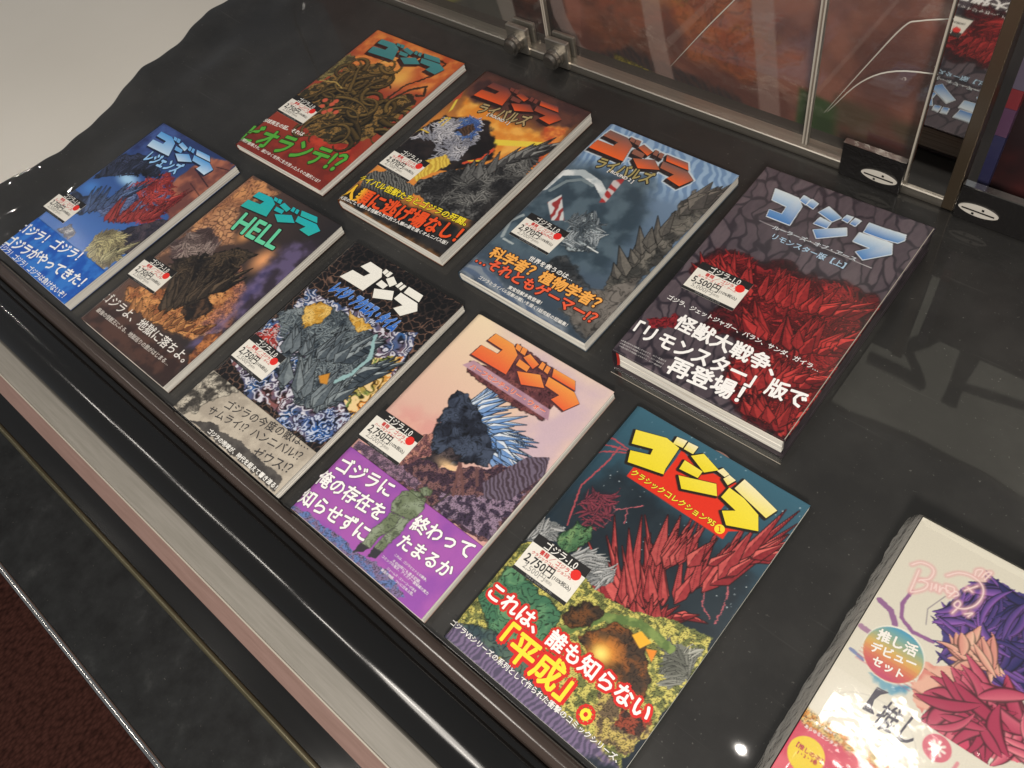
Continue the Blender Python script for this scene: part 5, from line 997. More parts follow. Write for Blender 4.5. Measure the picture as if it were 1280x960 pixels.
    ('P', [(101.2, 244.6), (127.8, 246.4), (136.3, 239.1), (107.5, 237.3)], (58, 30, 26), {'grow': 0.5}),
    ('P', [(105.2, 235.6), (137.2, 237.4), (150.6, 231.7), (145.6, 218.4), (126.8, 220.1), (129.1, 227.5), (110.4, 227.3)], (58, 30, 26), {'grow': 0.5}),
    ('P', [(23.4, 241.5), (48.0, 242.6), (61.8, 236.5), (71.5, 215.5), (25.2, 211.9), (23.9, 224.6), (45.4, 226.5), (45.2, 232.6), (23.9, 232.0)], (58, 30, 26), {'grow': 0.5}),
    ('P', [(50.1, 245.3), (57.1, 245.2), (60.2, 240.1), (53.5, 240.4)], (58, 30, 26), {'grow': 0.5}),
    ('P', [(57.9, 245.7), (64.0, 246.1), (67.5, 239.9), (61.2, 239.9)], (58, 30, 26), {'grow': 0.5}),
    ('P', [(70.3, 244.1), (86.7, 240.7), (86.3, 234.0), (68.5, 237.8)], (58, 30, 26), {'grow': 0.5}),
    ('P', [(67.0, 234.4), (82.2, 234.2), (84.5, 228.7), (70.0, 228.0)], (58, 30, 26), {'grow': 0.5}),
    ('P', [(76.8, 223.9), (97.2, 233.5), (112.2, 225.9), (92.0, 216.2)], (58, 30, 26), {'grow': 0.5}),
    ('P', [(86.5, 244.6), (91.5, 244.4), (94.8, 238.1), (89.0, 238.2)], (58, 30, 26), {'grow': 0.5}),
    ('P', [(93.5, 244.3), (98.7, 244.4), (102.0, 237.9), (96.3, 238.3)], (58, 30, 26), {'grow': 0.5}),
    ('P', [(101.5, 245.5), (128.1, 247.3), (136.6, 240.0), (107.8, 238.2)], (58, 30, 26), {'grow': 0.5}),
    ('P', [(105.5, 236.5), (137.4, 238.3), (150.8, 232.6), (145.8, 219.3), (127.1, 221.0), (129.3, 228.4), (110.7, 228.2)], (58, 30, 26), {'grow': 0.5}),
    ('P', [(23.7, 242.4), (48.2, 243.5), (62.0, 237.4), (71.8, 216.4), (25.5, 212.8), (24.1, 225.5), (45.6, 227.4), (45.5, 233.5), (24.1, 232.9)], (58, 30, 26), {'grow': 0.5}),
    ('P', [(50.4, 246.2), (57.4, 246.1), (60.5, 241.0), (53.7, 241.3)], (58, 30, 26), {'grow': 0.5}),
    ('P', [(58.1, 246.6), (64.2, 247.0), (67.8, 240.8), (61.5, 240.8)], (58, 30, 26), {'grow': 0.5}),
    ('P', [(70.6, 245.0), (86.9, 241.6), (86.6, 234.9), (68.8, 238.7)], (58, 30, 26), {'grow': 0.5}),
    ('P', [(67.3, 235.3), (82.5, 235.1), (84.8, 229.6), (70.3, 228.9)], (58, 30, 26), {'grow': 0.5}),
    ('P', [(77.1, 224.8), (97.5, 234.4), (112.5, 226.8), (92.3, 217.1)], (58, 30, 26), {'grow': 0.5}),
    ('P', [(86.8, 245.5), (91.8, 245.3), (95.1, 239.0), (89.3, 239.1)], (58, 30, 26), {'grow': 0.5}),
    ('P', [(93.8, 245.2), (98.9, 245.3), (102.3, 238.8), (96.6, 239.2)], (58, 30, 26), {'grow': 0.5}),
    ('P', [(101.7, 246.4), (128.3, 248.2), (136.8, 240.9), (108.0, 239.1)], (58, 30, 26), {'grow': 0.5}),
    ('P', [(105.7, 237.4), (137.7, 239.2), (151.1, 233.5), (146.1, 220.2), (127.3, 221.9), (129.6, 229.3), (110.9, 229.1)], (58, 30, 26), {'grow': 0.5}),
    ('P', [(23.9, 243.3), (48.5, 244.4), (62.2, 238.3), (72.0, 217.3), (25.8, 213.8), (24.4, 226.4), (45.9, 228.3), (45.8, 234.4), (24.4, 233.8)], (58, 30, 26), {'grow': 0.5}),
    ('P', [(50.6, 247.2), (57.6, 247.1), (60.8, 241.9), (54.0, 242.2)], (58, 30, 26), {'grow': 0.5}),
    ('P', [(58.4, 247.6), (64.5, 247.9), (68.0, 241.8), (61.8, 241.8)], (58, 30, 26), {'grow': 0.5}),
    ('P', [(70.8, 245.9), (87.2, 242.6), (86.8, 235.8), (69.0, 239.7)], (58, 30, 26), {'grow': 0.5}),
    ('P', [(67.5, 236.2), (82.8, 236.1), (85.0, 230.6), (70.5, 229.8)], (58, 30, 26), {'grow': 0.5}),
    ('P', [(77.3, 225.8), (97.8, 235.3), (112.8, 227.8), (92.5, 218.1)], (58, 30, 26), {'grow': 0.5}),
    ('P', [(87.0, 246.4), (92.0, 246.2), (95.3, 239.9), (89.5, 240.1)], (58, 30, 26), {'grow': 0.5}),
    ('P', [(94.0, 246.2), (99.2, 246.2), (102.5, 239.8), (96.8, 240.2)], (58, 30, 26), {'grow': 0.5}),
    ('P', [(102.0, 247.3), (128.6, 249.2), (137.1, 241.8), (108.2, 240.1)], (58, 30, 26), {'grow': 0.5}),
    ('P', [(106.0, 238.3), (137.9, 240.2), (151.3, 234.4), (146.3, 221.2), (127.6, 222.8), (129.8, 230.2), (111.2, 230.1)], (58, 30, 26), {'grow': 0.5}),
    ('P', [(24.2, 244.3), (48.7, 245.4), (62.5, 239.3), (72.3, 218.3), (26.0, 214.7), (24.6, 227.4), (46.1, 229.3), (46.0, 235.4), (24.6, 234.8)], (58, 30, 26), {'grow': 0.5}),
    ('P', [(50.9, 248.1), (57.9, 248.0), (61.0, 242.9), (54.2, 243.2)], (58, 30, 26), {'grow': 0.5}),
    ('P', [(58.6, 248.5), (64.7, 248.9), (68.3, 242.7), (62.0, 242.7)], (58, 30, 26), {'grow': 0.5}),
    ('P', [(71.1, 246.9), (87.4, 243.5), (87.1, 236.8), (69.3, 240.6)], (58, 30, 26), {'grow': 0.5}),
    ('P', [(67.8, 237.2), (83.0, 237.0), (85.3, 231.5), (70.8, 230.8)], (58, 30, 26), {'grow': 0.5}),
    ('P', [(77.6, 226.7), (98.0, 236.3), (113.0, 228.7), (92.8, 219.0)], (58, 30, 26), {'grow': 0.5}),
    ('P', [(87.3, 247.4), (92.3, 247.2), (95.6, 240.9), (89.8, 241.0)], (58, 30, 26), {'grow': 0.5}),
    ('P', [(94.3, 247.1), (99.4, 247.2), (102.8, 240.7), (97.1, 241.1)], (58, 30, 26), {'grow': 0.5}),
    ('P', [(102.2, 248.3), (128.8, 250.1), (137.3, 242.8), (108.5, 241.0)], (58, 30, 26), {'grow': 0.5}),
    ('P', [(106.2, 239.3), (138.2, 241.1), (151.6, 235.4), (146.6, 222.1), (127.8, 223.8), (130.1, 231.2), (111.4, 231.0)], (58, 30, 26), {'grow': 0.5}),
    ('P', [(24.4, 245.2), (49.0, 246.3), (62.8, 240.2), (72.5, 219.2), (26.2, 215.6), (24.9, 228.3), (46.4, 230.2), (46.2, 236.3), (24.9, 235.7)], (58, 30, 26), {'grow': 0.5}),
    ('P', [(51.1, 249.0), (58.1, 248.9), (61.2, 243.8), (54.5, 244.1)], (58, 30, 26), {'grow': 0.5}),
    ('P', [(58.9, 249.4), (65.0, 249.8), (68.5, 243.6), (62.2, 243.6)], (58, 30, 26), {'grow': 0.5}),
    ('P', [(71.3, 247.8), (87.7, 244.4), (87.3, 237.7), (69.5, 241.5)], (58, 30, 26), {'grow': 0.5}),
    ('P', [(68.0, 238.1), (83.2, 237.9), (85.5, 232.4), (71.0, 231.7)], (58, 30, 26), {'grow': 0.5}),
    ('P', [(77.8, 227.6), (98.2, 237.2), (113.2, 229.6), (93.0, 219.9)], (58, 30, 26), {'grow': 0.5}),
    ('P', [(87.5, 248.3), (92.5, 248.1), (95.8, 241.8), (90.0, 241.9)], (58, 30, 26), {'grow': 0.5}),
    ('P', [(94.5, 248.0), (99.7, 248.1), (103.0, 241.6), (97.3, 242.0)], (58, 30, 26), {'grow': 0.5}),
    ('P', [(102.5, 249.2), (129.1, 251.0), (137.6, 243.7), (108.8, 241.9)], (58, 30, 26), {'grow': 0.5}),
    ('P', [(106.5, 240.2), (138.4, 242.0), (151.8, 236.3), (146.8, 223.0), (128.1, 224.7), (130.3, 232.1), (111.7, 231.9)], (58, 30, 26), {'grow': 0.5}),
  ],
  'texts': [
    {'t': '地球再生の証。それは', 'l': (-1.3, 50.2), 'r': (73.6, 57.0), 'col': (240, 236, 228), 'bold': 0.05},
    {'t': 'ビオランテ!？', 'l': (-3.6, 22.2), 'r': (160.3, 46.3), 'col': (86, 170, 60), 'bold': 0.06, 'out': ((50, 60, 24), 0.05), 'hs': 1.25},
    {'t': '文明が崩壊され、滅びゆく世界に生き残った人々の選択とは？', 'l': (-0.5, 9.4), 'r': (157.1, 9.6), 'col': (240, 232, 226), 'bold': 0.03},
  ],
  'logo': [
    ([[(24.7, 246.1), (49.2, 247.2), (63.0, 241.1), (72.8, 220.1), (26.5, 216.5), (25.1, 229.2), (46.6, 231.1), (46.5, 237.2), (25.1, 236.6)], [(51.4, 249.9), (58.4, 249.8), (61.5, 244.7), (54.7, 245.0)], [(59.1, 250.3), (65.2, 250.7), (68.8, 244.5), (62.5, 244.5)], [(71.6, 248.7), (87.9, 245.3), (87.6, 238.6), (69.8, 242.4)], [(68.3, 239.0), (83.5, 238.8), (85.8, 233.3), (71.3, 232.6)], [(78.1, 228.5), (98.5, 238.1), (113.5, 230.5), (93.3, 220.8)], [(87.8, 249.2), (92.8, 249.0), (96.1, 242.7), (90.3, 242.8)], [(94.8, 248.9), (99.9, 249.0), (103.3, 242.5), (97.6, 242.9)], [(102.7, 250.1), (129.3, 251.9), (137.8, 244.6), (109.0, 242.8)], [(106.7, 241.1), (138.7, 242.9), (152.1, 237.2), (147.1, 223.9), (128.3, 225.6), (130.6, 233.0), (111.9, 232.8)]], (62, 128, 132), (70, 140, 142)),
  ],
  'obi': None,
  'stick': {'tl': [-9.3, 104.0], 'tr': [54.6, 101.3], 'bl': [4.5, 72.5], 'red': 'ジ・アース', 'price': '2,750', 'base': '2,500'},
},
'D': {
  'x': -0.7006,
  'y': 0.3287,
  'rot': -0.0114,
  't': 15.0,
  'w': 168.0,
  'h': 258.9,
  'ops': [
    ('G', (84, 259), (84, 150), (64, 44, 44), (222, 140, 60)),
    ('P', [(-27.4, 247.8), (172.1, 259.6), (163.9, 220.3), (126.5, 208.3), (36.2, 204.3), (0.3, 218.2)], (60, 42, 44), {'tex': 'cloud', 'col2': (96, 60, 52), 's': 18, 'w': 9, 'e': 7}),
    ('P', [(12.2, 205.5), (44.1, 203.9), (112.3, 200.5), (150.5, 199.9), (160.9, 167.7), (110.1, 147.2), (43.7, 140.2)], (224, 138, 50), {'tex': 'cloud', 'col2': (242, 178, 84), 's': 16, 'w': 9, 'e': 6}),
    ('P', [(-3.1, 226.1), (14.1, 183.1), (13.4, 175.7), (1.1, 209.1)], (232, 206, 80), {'e': 0.6}),
    ('P', [(-4.1, 206.3), (0.3, 218.2), (8.4, 203.4), (3.8, 193.9)], (200, 80, 50), {'e': 0.6}),
    ('P', [(133.3, 216.4), (163.8, 224.5), (169.9, 172.8), (165.9, 154.0), (151.0, 187.3)], (190, 80, 46), {'tex': 'cloud', 'col2': (232, 150, 70), 's': 10, 'w': 6, 'e': 4}),
    ('P', [(75.3, 157.9), (157.7, 195.4), (158.5, 186.5), (82.2, 150.4)], (236, 208, 72), {'e': 0.6}),
    ('P', [(-8.3, 106.6), (15.2, 169.8), (73.4, 187.9), (119.8, 144.2), (90.7, 106.4), (50.7, 79.1), (7.7, 75.8)], (24, 22, 24), {'tex': 'cloud', 'col2': (44, 38, 38), 's': 14, 'w': 6, 'e': 2}),
    ('TND', [(3.9, 118.0), (18.1, 166.8), (60.8, 185.6), (77.7, 159.2), (82.4, 122.9), (61.8, 98.3), (33.8, 134.7)], 422, (1.3, 3.4), (120, 122, 136), (228, 226, 230), 15.0, {}),
    ('TND', [(35.4, 180.8), (60.8, 185.6), (75.3, 157.9), (55.6, 151.3)], 82, (1.3, 3.4), (50, 80, 150), (120, 160, 215), 15.0, {}),
    ('S', [(16.4, 156.6), (18.1, 166.8), (23.2, 169.5), (23.2, 153.5)], 2, (222, 186, 60), {'w': 1}),
    ('S', [(-2.3, 128.1), (4.9, 136.6), (16.8, 136.4)], 2, (222, 186, 60), {'w': 1}),
    ('P', [(44.8, 158.7), (55.1, 175.7), (64.5, 169.6), (61.8, 152.6)], (90, 66, 50), {'tex': 'hatch', 'col2': (50, 38, 32), 's': 4, 'w': 2}),
    ('S', [(92.3, 120.0), (105.9, 136.3), (107.4, 154.2)], 4, (210, 80, 50), {'w': 1.5}),
    ('S', [(94.4, 125.5), (106.1, 132.2)], 2, (236, 200, 60), {'w': 1}),
    ('P', [(44.7, 92.7), (62.8, 120.3), (78.2, 111.9), (63.8, 69.8), (51.3, 71.0)], (232, 202, 84), {'tex': 'hatch', 'col2': (200, 160, 60), 's': 5, 'w': 3}),
    ('P', [(142.5, 165.6), (160.4, 184.2), (165.7, 162.1), (171.5, 116.7), (168.8, 60.1), (133.6, 46.6), (67.2, 55.2), (63.8, 69.8), (86.0, 103.7), (113.5, 128.0), (129.1, 149.5)], (40, 40, 42), {'tex': 'scale', 'col2': (128, 128, 126), 's': 6, 'w': 4}),
    ('TND', [(142.5, 165.6), (160.5, 180.0), (166.4, 137.9), (168.1, 83.0), (132.9, 61.9), (74.0, 63.4), (88.6, 101.0), (116.0, 125.2)], 683, (1.3, 3.4), (34, 34, 36), (150, 150, 146), 15.0, {'curl': 0.2}),
    ('SPK', [(112.6, 98.3), (127.7, 127.8), (142.8, 157.3), (153.7, 176.2)], 16, (20, 48), (9, 17), (30, 30, 32), (160, 160, 156), {'fan': (2.2, 1.0)}),
    ('P', [(0.1, 45.5), (26.3, 69.2), (76.6, 60.8), (64.8, 21.1), (12.5, 23.0)], (46, 46, 46), {'tex': 'hatch', 'col2': (120, 120, 116), 's': 3.5, 'w': 5}),
    ('P', [(-0.6, -1.5), (6.9, 28.1), (160.4, 47.4), (158.3, 108.9), (182.2, 45.5), (172.8, -1.2)], (26, 25, 26), {'tex': 'cloud', 'col2': (46, 44, 44), 's': 10, 'w': 5, 'e': 8}),
    ('P', [(25.1, 240.7), (48.9, 241.1), (60.6, 234.5), (64.5, 212.7), (19.1, 210.5), (21.1, 223.4), (42.2, 224.8), (43.6, 230.9), (23.0, 231.0)], (40, 26, 28), {'grow': 0.5}),
    ('P', [(51.7, 243.8), (58.4, 243.5), (60.0, 238.1), (53.6, 238.7)], (40, 26, 28), {'grow': 0.5}),
    ('P', [(59.2, 243.9), (65.2, 244.1), (67.0, 237.7), (61.0, 237.9)], (40, 26, 28), {'grow': 0.5}),
    ('P', [(70.8, 241.9), (85.6, 237.9), (83.5, 231.1), (67.4, 235.6)], (40, 26, 28), {'grow': 0.5}),
    ('P', [(65.1, 232.2), (79.6, 231.5), (80.4, 225.8), (66.3, 225.6)], (40, 26, 28), {'grow': 0.5}),
    ('P', [(71.7, 221.1), (93.8, 230.3), (106.3, 222.1), (84.3, 212.8)], (40, 26, 28), {'grow': 0.5}),
    ('P', [(86.5, 241.9), (91.2, 241.5), (92.7, 235.0), (87.1, 235.3)], (40, 26, 28), {'grow': 0.5}),
    ('P', [(93.1, 241.4), (98.1, 241.4), (99.5, 234.6), (94.2, 235.2)], (40, 26, 28), {'grow': 0.5}),
    ('P', [(101.0, 242.4), (127.0, 243.4), (133.2, 235.7), (105.2, 234.8)], (40, 26, 28), {'grow': 0.5}),
    ('P', [(102.5, 233.1), (133.7, 234.0), (145.0, 227.8), (136.8, 214.4), (119.2, 216.6), (123.4, 224.1), (105.3, 224.4)], (40, 26, 28), {'grow': 0.5}),
    ('P', [(25.2, 241.4), (49.0, 241.8), (60.7, 235.2), (64.6, 213.4), (19.2, 211.2), (21.2, 224.2), (42.3, 225.6), (43.7, 231.7), (23.1, 231.8)], (40, 26, 28), {'grow': 0.5}),
    ('P', [(51.8, 244.6), (58.5, 244.2), (60.1, 238.8), (53.7, 239.4)], (40, 26, 28), {'grow': 0.5}),
    ('P', [(59.3, 244.7), (65.3, 244.8), (67.1, 238.4), (61.1, 238.7)], (40, 26, 28), {'grow': 0.5}),
    ('P', [(70.9, 242.7), (85.7, 238.7), (83.6, 231.8), (67.5, 236.3)], (40, 26, 28), {'grow': 0.5}),
    ('P', [(65.2, 232.9), (79.7, 232.2), (80.5, 226.6), (66.4, 226.3)], (40, 26, 28), {'grow': 0.5}),
    ('P', [(71.8, 221.8), (93.9, 231.1), (106.4, 222.8), (84.4, 213.6)], (40, 26, 28), {'grow': 0.5}),
    ('P', [(86.6, 242.7), (91.3, 242.2), (92.8, 235.8), (87.2, 236.1)], (40, 26, 28), {'grow': 0.5}),
    ('P', [(93.2, 242.2), (98.2, 242.2), (99.6, 235.3), (94.3, 235.9)], (40, 26, 28), {'grow': 0.5}),
    ('P', [(101.1, 243.2), (127.1, 244.2), (133.3, 236.4), (105.3, 235.6)], (40, 26, 28), {'grow': 0.5}),
    ('P', [(102.6, 233.8), (133.8, 234.8), (145.1, 228.6), (136.9, 215.2), (119.3, 217.3), (123.5, 224.8), (105.4, 225.2)], (40, 26, 28), {'grow': 0.5}),
    ('P', [(25.4, 242.2), (49.2, 242.6), (60.9, 236.0), (64.8, 214.2), (19.4, 212.0), (21.4, 224.9), (42.5, 226.3), (43.9, 232.4), (23.3, 232.5)], (40, 26, 28), {'grow': 0.5}),
    ('P', [(52.0, 245.3), (58.7, 245.0), (60.3, 239.6), (53.9, 240.2)], (40, 26, 28), {'grow': 0.5}),
    ('P', [(59.5, 245.4), (65.5, 245.6), (67.3, 239.2), (61.3, 239.4)], (40, 26, 28), {'grow': 0.5}),
    ('P', [(71.1, 243.4), (85.9, 239.4), (83.8, 232.6), (67.7, 237.1)], (40, 26, 28), {'grow': 0.5}),
    ('P', [(65.4, 233.7), (79.9, 233.0), (80.7, 227.3), (66.6, 227.1)], (40, 26, 28), {'grow': 0.5}),
    ('P', [(72.0, 222.6), (94.1, 231.8), (106.6, 223.6), (84.6, 214.3)], (40, 26, 28), {'grow': 0.5}),
    ('P', [(86.8, 243.4), (91.5, 243.0), (93.0, 236.5), (87.4, 236.8)], (40, 26, 28), {'grow': 0.5}),
    ('P', [(93.4, 242.9), (98.4, 242.9), (99.8, 236.1), (94.5, 236.7)], (40, 26, 28), {'grow': 0.5}),
    ('P', [(101.3, 243.9), (127.3, 244.9), (133.5, 237.2), (105.5, 236.3)], (40, 26, 28), {'grow': 0.5}),
    ('P', [(102.8, 234.6), (134.0, 235.5), (145.3, 229.3), (137.1, 215.9), (119.5, 218.1), (123.7, 225.6), (105.6, 225.9)], (40, 26, 28), {'grow': 0.5}),
    ('P', [(25.5, 242.9), (49.3, 243.3), (61.0, 236.8), (64.9, 214.9), (19.5, 212.8), (21.5, 225.7), (42.6, 227.1), (44.0, 233.2), (23.4, 233.2)], (40, 26, 28), {'grow': 0.5}),
    ('P', [(52.1, 246.1), (58.8, 245.8), (60.4, 240.3), (54.0, 240.9)], (40, 26, 28), {'grow': 0.5}),
    ('P', [(59.6, 246.2), (65.6, 246.3), (67.4, 239.9), (61.4, 240.2)], (40, 26, 28), {'grow': 0.5}),
    ('P', [(71.2, 244.2), (86.0, 240.2), (83.9, 233.3), (67.8, 237.8)], (40, 26, 28), {'grow': 0.5}),
    ('P', [(65.5, 234.4), (80.0, 233.8), (80.8, 228.1), (66.7, 227.8)], (40, 26, 28), {'grow': 0.5}),
    ('P', [(72.1, 223.3), (94.2, 232.6), (106.7, 224.3), (84.7, 215.1)], (40, 26, 28), {'grow': 0.5}),
    ('P', [(86.9, 244.2), (91.6, 243.8), (93.1, 237.2), (87.5, 237.6)], (40, 26, 28), {'grow': 0.5}),
    ('P', [(93.5, 243.7), (98.5, 243.7), (99.9, 236.8), (94.6, 237.4)], (40, 26, 28), {'grow': 0.5}),
    ('P', [(101.4, 244.7), (127.4, 245.7), (133.6, 237.9), (105.6, 237.1)], (40, 26, 28), {'grow': 0.5}),
    ('P', [(102.9, 235.3), (134.1, 236.2), (145.4, 230.1), (137.2, 216.7), (119.6, 218.8), (123.8, 226.3), (105.7, 226.7)], (40, 26, 28), {'grow': 0.5}),
    ('P', [(25.6, 243.7), (49.4, 244.1), (61.1, 237.5), (65.0, 215.7), (19.6, 213.5), (21.6, 226.4), (42.7, 227.8), (44.1, 233.9), (23.5, 234.0)], (40, 26, 28), {'grow': 0.5}),
    ('P', [(52.2, 246.8), (58.9, 246.5), (60.5, 241.1), (54.1, 241.7)], (40, 26, 28), {'grow': 0.5}),
    ('P', [(59.7, 246.9), (65.7, 247.1), (67.5, 240.7), (61.5, 240.9)], (40, 26, 28), {'grow': 0.5}),
    ('P', [(71.3, 244.9), (86.1, 240.9), (84.0, 234.1), (67.9, 238.6)], (40, 26, 28), {'grow': 0.5}),
    ('P', [(65.6, 235.2), (80.1, 234.5), (80.9, 228.8), (66.8, 228.6)], (40, 26, 28), {'grow': 0.5}),
    ('P', [(72.2, 224.1), (94.3, 233.3), (106.8, 225.1), (84.8, 215.8)], (40, 26, 28), {'grow': 0.5}),
    ('P', [(87.0, 244.9), (91.7, 244.5), (93.2, 238.0), (87.6, 238.3)], (40, 26, 28), {'grow': 0.5}),
    ('P', [(93.6, 244.4), (98.6, 244.4), (100.0, 237.6), (94.7, 238.2)], (40, 26, 28), {'grow': 0.5}),
    ('P', [(101.5, 245.4), (127.5, 246.4), (133.7, 238.7), (105.7, 237.8)], (40, 26, 28), {'grow': 0.5}),
    ('P', [(103.0, 236.1), (134.2, 237.0), (145.5, 230.8), (137.3, 217.4), (119.7, 219.6), (123.9, 227.1), (105.8, 227.4)], (40, 26, 28), {'grow': 0.5}),
    ('P', [(25.8, 244.4), (49.6, 244.8), (61.3, 238.2), (65.2, 216.4), (19.8, 214.2), (21.8, 227.2), (42.9, 228.6), (44.3, 234.7), (23.7, 234.8)], (40, 26, 28), {'grow': 0.5}),
    ('P', [(52.4, 247.6), (59.1, 247.2), (60.7, 241.8), (54.3, 242.4)], (40, 26, 28), {'grow': 0.5}),
    ('P', [(59.9, 247.7), (65.9, 247.8), (67.7, 241.4), (61.7, 241.7)], (40, 26, 28), {'grow': 0.5}),
    ('P', [(71.5, 245.7), (86.3, 241.7), (84.2, 234.8), (68.1, 239.3)], (40, 26, 28), {'grow': 0.5}),
    ('P', [(65.8, 235.9), (80.3, 235.2), (81.1, 229.6), (67.0, 229.3)], (40, 26, 28), {'grow': 0.5}),
    ('P', [(72.4, 224.8), (94.5, 234.1), (107.0, 225.8), (85.0, 216.6)], (40, 26, 28), {'grow': 0.5}),
    ('P', [(87.2, 245.7), (91.9, 245.2), (93.4, 238.8), (87.8, 239.1)], (40, 26, 28), {'grow': 0.5}),
    ('P', [(93.8, 245.2), (98.8, 245.2), (100.2, 238.3), (94.9, 238.9)], (40, 26, 28), {'grow': 0.5}),
    ('P', [(101.7, 246.2), (127.7, 247.2), (133.9, 239.4), (105.9, 238.6)], (40, 26, 28), {'grow': 0.5}),
    ('P', [(103.2, 236.8), (134.4, 237.8), (145.7, 231.6), (137.5, 218.2), (119.9, 220.3), (124.1, 227.8), (106.0, 228.2)], (40, 26, 28), {'grow': 0.5}),
  ],
  'texts': [
    {'t': 'ライバルズ', 'l': (42.3, 202.2), 'r': (113.5, 211.0), 'col': (176, 156, 112), 'bold': 0.06, 'out': ((38, 34, 26), 0.09), 'hs': 1.35},
    {'t': '[ ROUND 1 ]', 'l': (60.4, 196.6), 'r': (94.5, 196.5), 'col': (240, 236, 230), 'bold': 0.05, 'out': ((30, 26, 24), 0.06)},
    {'t': 'ライバル怪獣たちとゴジラの死闘。', 'l': (-1.7, 38.8), 'r': (160.8, 52.5), 'col': (246, 222, 50), 'bold': 0.05, 'out': ((22, 20, 18), 0.06)},
    {'t': '人類に逃げ場なし！', 'l': (-2.5, 15.3), 'r': (166.0, 34.7), 'col': (238, 84, 36), 'bold': 0.07, 'out': ((26, 20, 18), 0.06), 'hs': 1.2, 'first': (244, 192, 48)},
    {'t': '天災のごとく暴れる怪獣たちに抗う人類の姿を描くオムニバス版！', 'l': (1.4, 3.8), 'r': (162.0, 19.0), 'col': (244, 242, 238), 'bold': 0.04},
  ],
  'logo': [
    ([[(25.9, 245.2), (49.7, 245.6), (61.4, 239.0), (65.3, 217.2), (19.9, 215.0), (21.9, 227.9), (43.0, 229.3), (44.4, 235.4), (23.8, 235.5)], [(52.5, 248.3), (59.2, 248.0), (60.8, 242.6), (54.4, 243.2)], [(60.0, 248.4), (66.0, 248.6), (67.8, 242.2), (61.8, 242.4)], [(71.6, 246.4), (86.4, 242.4), (84.3, 235.6), (68.2, 240.1)], [(65.9, 236.7), (80.4, 236.0), (81.2, 230.3), (67.1, 230.1)], [(72.5, 225.6), (94.6, 234.8), (107.1, 226.6), (85.1, 217.3)], [(87.3, 246.4), (92.0, 246.0), (93.5, 239.5), (87.9, 239.8)], [(93.9, 245.9), (98.9, 245.9), (100.3, 239.1), (95.0, 239.7)], [(101.8, 246.9), (127.8, 247.9), (134.0, 240.2), (106.0, 239.3)], [(103.3, 237.6), (134.5, 238.5), (145.8, 232.3), (137.6, 218.9), (120.0, 221.1), (124.2, 228.6), (106.1, 228.9)]], (236, 92, 40), (92, 58, 60)),
  ],
  'obi': None,
  'stick': {'tl': [-4.4, 101.7], 'tr': [55.5, 99.8], 'bl': [4.4, 63.1], 'red': 'ライバルズ ROUND1', 'price': '2,970', 'base': '2,700'},
},
'E': {
  'x': -0.5035,
  'y': 0.3245,
  'rot': -0.01082,
  't': 13.7,
  'w': 168.0,
  'h': 258.9,
  'ops': [
    ('G', (84, 259), (84, 0), (128, 156, 188), (56, 68, 80)),
    ('P', [(-2.9, 263.2), (167.5, 260.7), (167.2, 200.3), (1.1, 187.8)], (108, 140, 178), {'tex': 'hatch', 'col2': (150, 178, 206), 's': 9, 'w': 7, 'e': 14, 'dir': 0.5}),
    ('P', [(1.1, 187.8), (96.1, 210.4), (122.2, 156.4), (137.2, 76.3), (48.5, 52.6), (-1.1, 38.6), (-5.3, 123.9)], (52, 68, 80), {'tex': 'cloud', 'col2': (84, 102, 114), 's': 18, 'w': 8, 'e': 14}),
    ('S', [(0.7, 141.1), (2.7, 167.6), (22.6, 179.1), (47.2, 175.1), (67.4, 162.5)], 9, (176, 186, 190), {'w': 0.5, 'tex': 'cloud', 'col2': (222, 226, 226), 's': 12}),
    ('S', [(9.4, 139.4), (16.1, 160.2), (29.4, 170.7), (44.8, 169.2)], 4, (120, 134, 140), {'w': 0.5}),
    ('S', [(8.2, 61.4), (0.5, 82.7), (7.6, 95.9)], 4, (150, 162, 166), {'w': 0.6}),
    ('S', [(11.8, 59.4), (25.0, 59.0)], 2.5, (170, 180, 182), {'w': 0.6}),
    ('P', [(59.2, 186.7), (68.8, 196.8), (72.1, 156.4), (66.2, 152.9)], (166, 50, 50), {'tex': 'hatch', 'col2': (200, 190, 190), 's': 12, 'dir': 1.0, 'e': 0.6}),
    ('P', [(18.3, 124.4), (24.2, 141.3), (50.8, 113.2), (39.0, 106.0)], (150, 54, 54), {'tex': 'hatch', 'col2': (206, 206, 206), 's': 8, 'dir': 0.2, 'e': 0.8}),
    ('P', [(57.9, 121.8), (69.6, 137.5), (83.4, 128.7), (96.9, 120.0), (103.1, 94.9), (82.9, 82.3), (64.7, 91.9), (67.1, 106.0)], (70, 80, 88), {'tex': 'rock', 'col2': (176, 188, 192), 's': 5, 'w': 4, 'ink': 0.7}),
    ('TND', [(53.2, 123.3), (76.6, 137.4), (99.1, 117.1), (98.6, 92.1), (73.8, 85.0)], 168, (1.3, 3.4), (60, 70, 78), (206, 214, 218), 15.0, {}),
    ('S', [(94.3, 97.6), (108.6, 96.3)], 1.6, (214, 220, 220), {}),
    ('P', [(141.7, 219.5), (168.9, 204.7), (165.4, 157.9), (167.7, 111.2), (164.0, 74.1), (144.9, 57.9), (133.3, 89.6), (138.7, 125.1), (142.1, 164.3), (138.8, 196.1)], (58, 58, 56), {'tex': 'rock', 'col2': (120, 116, 108), 's': 11, 'w': 4, 'ink': 0.45}),
    ('SPK', [(145.7, 81.7), (147.2, 122.3), (148.6, 164.1), (149.8, 198.4), (158.9, 208.1)], 26, (18, 50), (10, 20), (44, 44, 44), (140, 134, 124), {'fan': (2.4, 1.1)}),
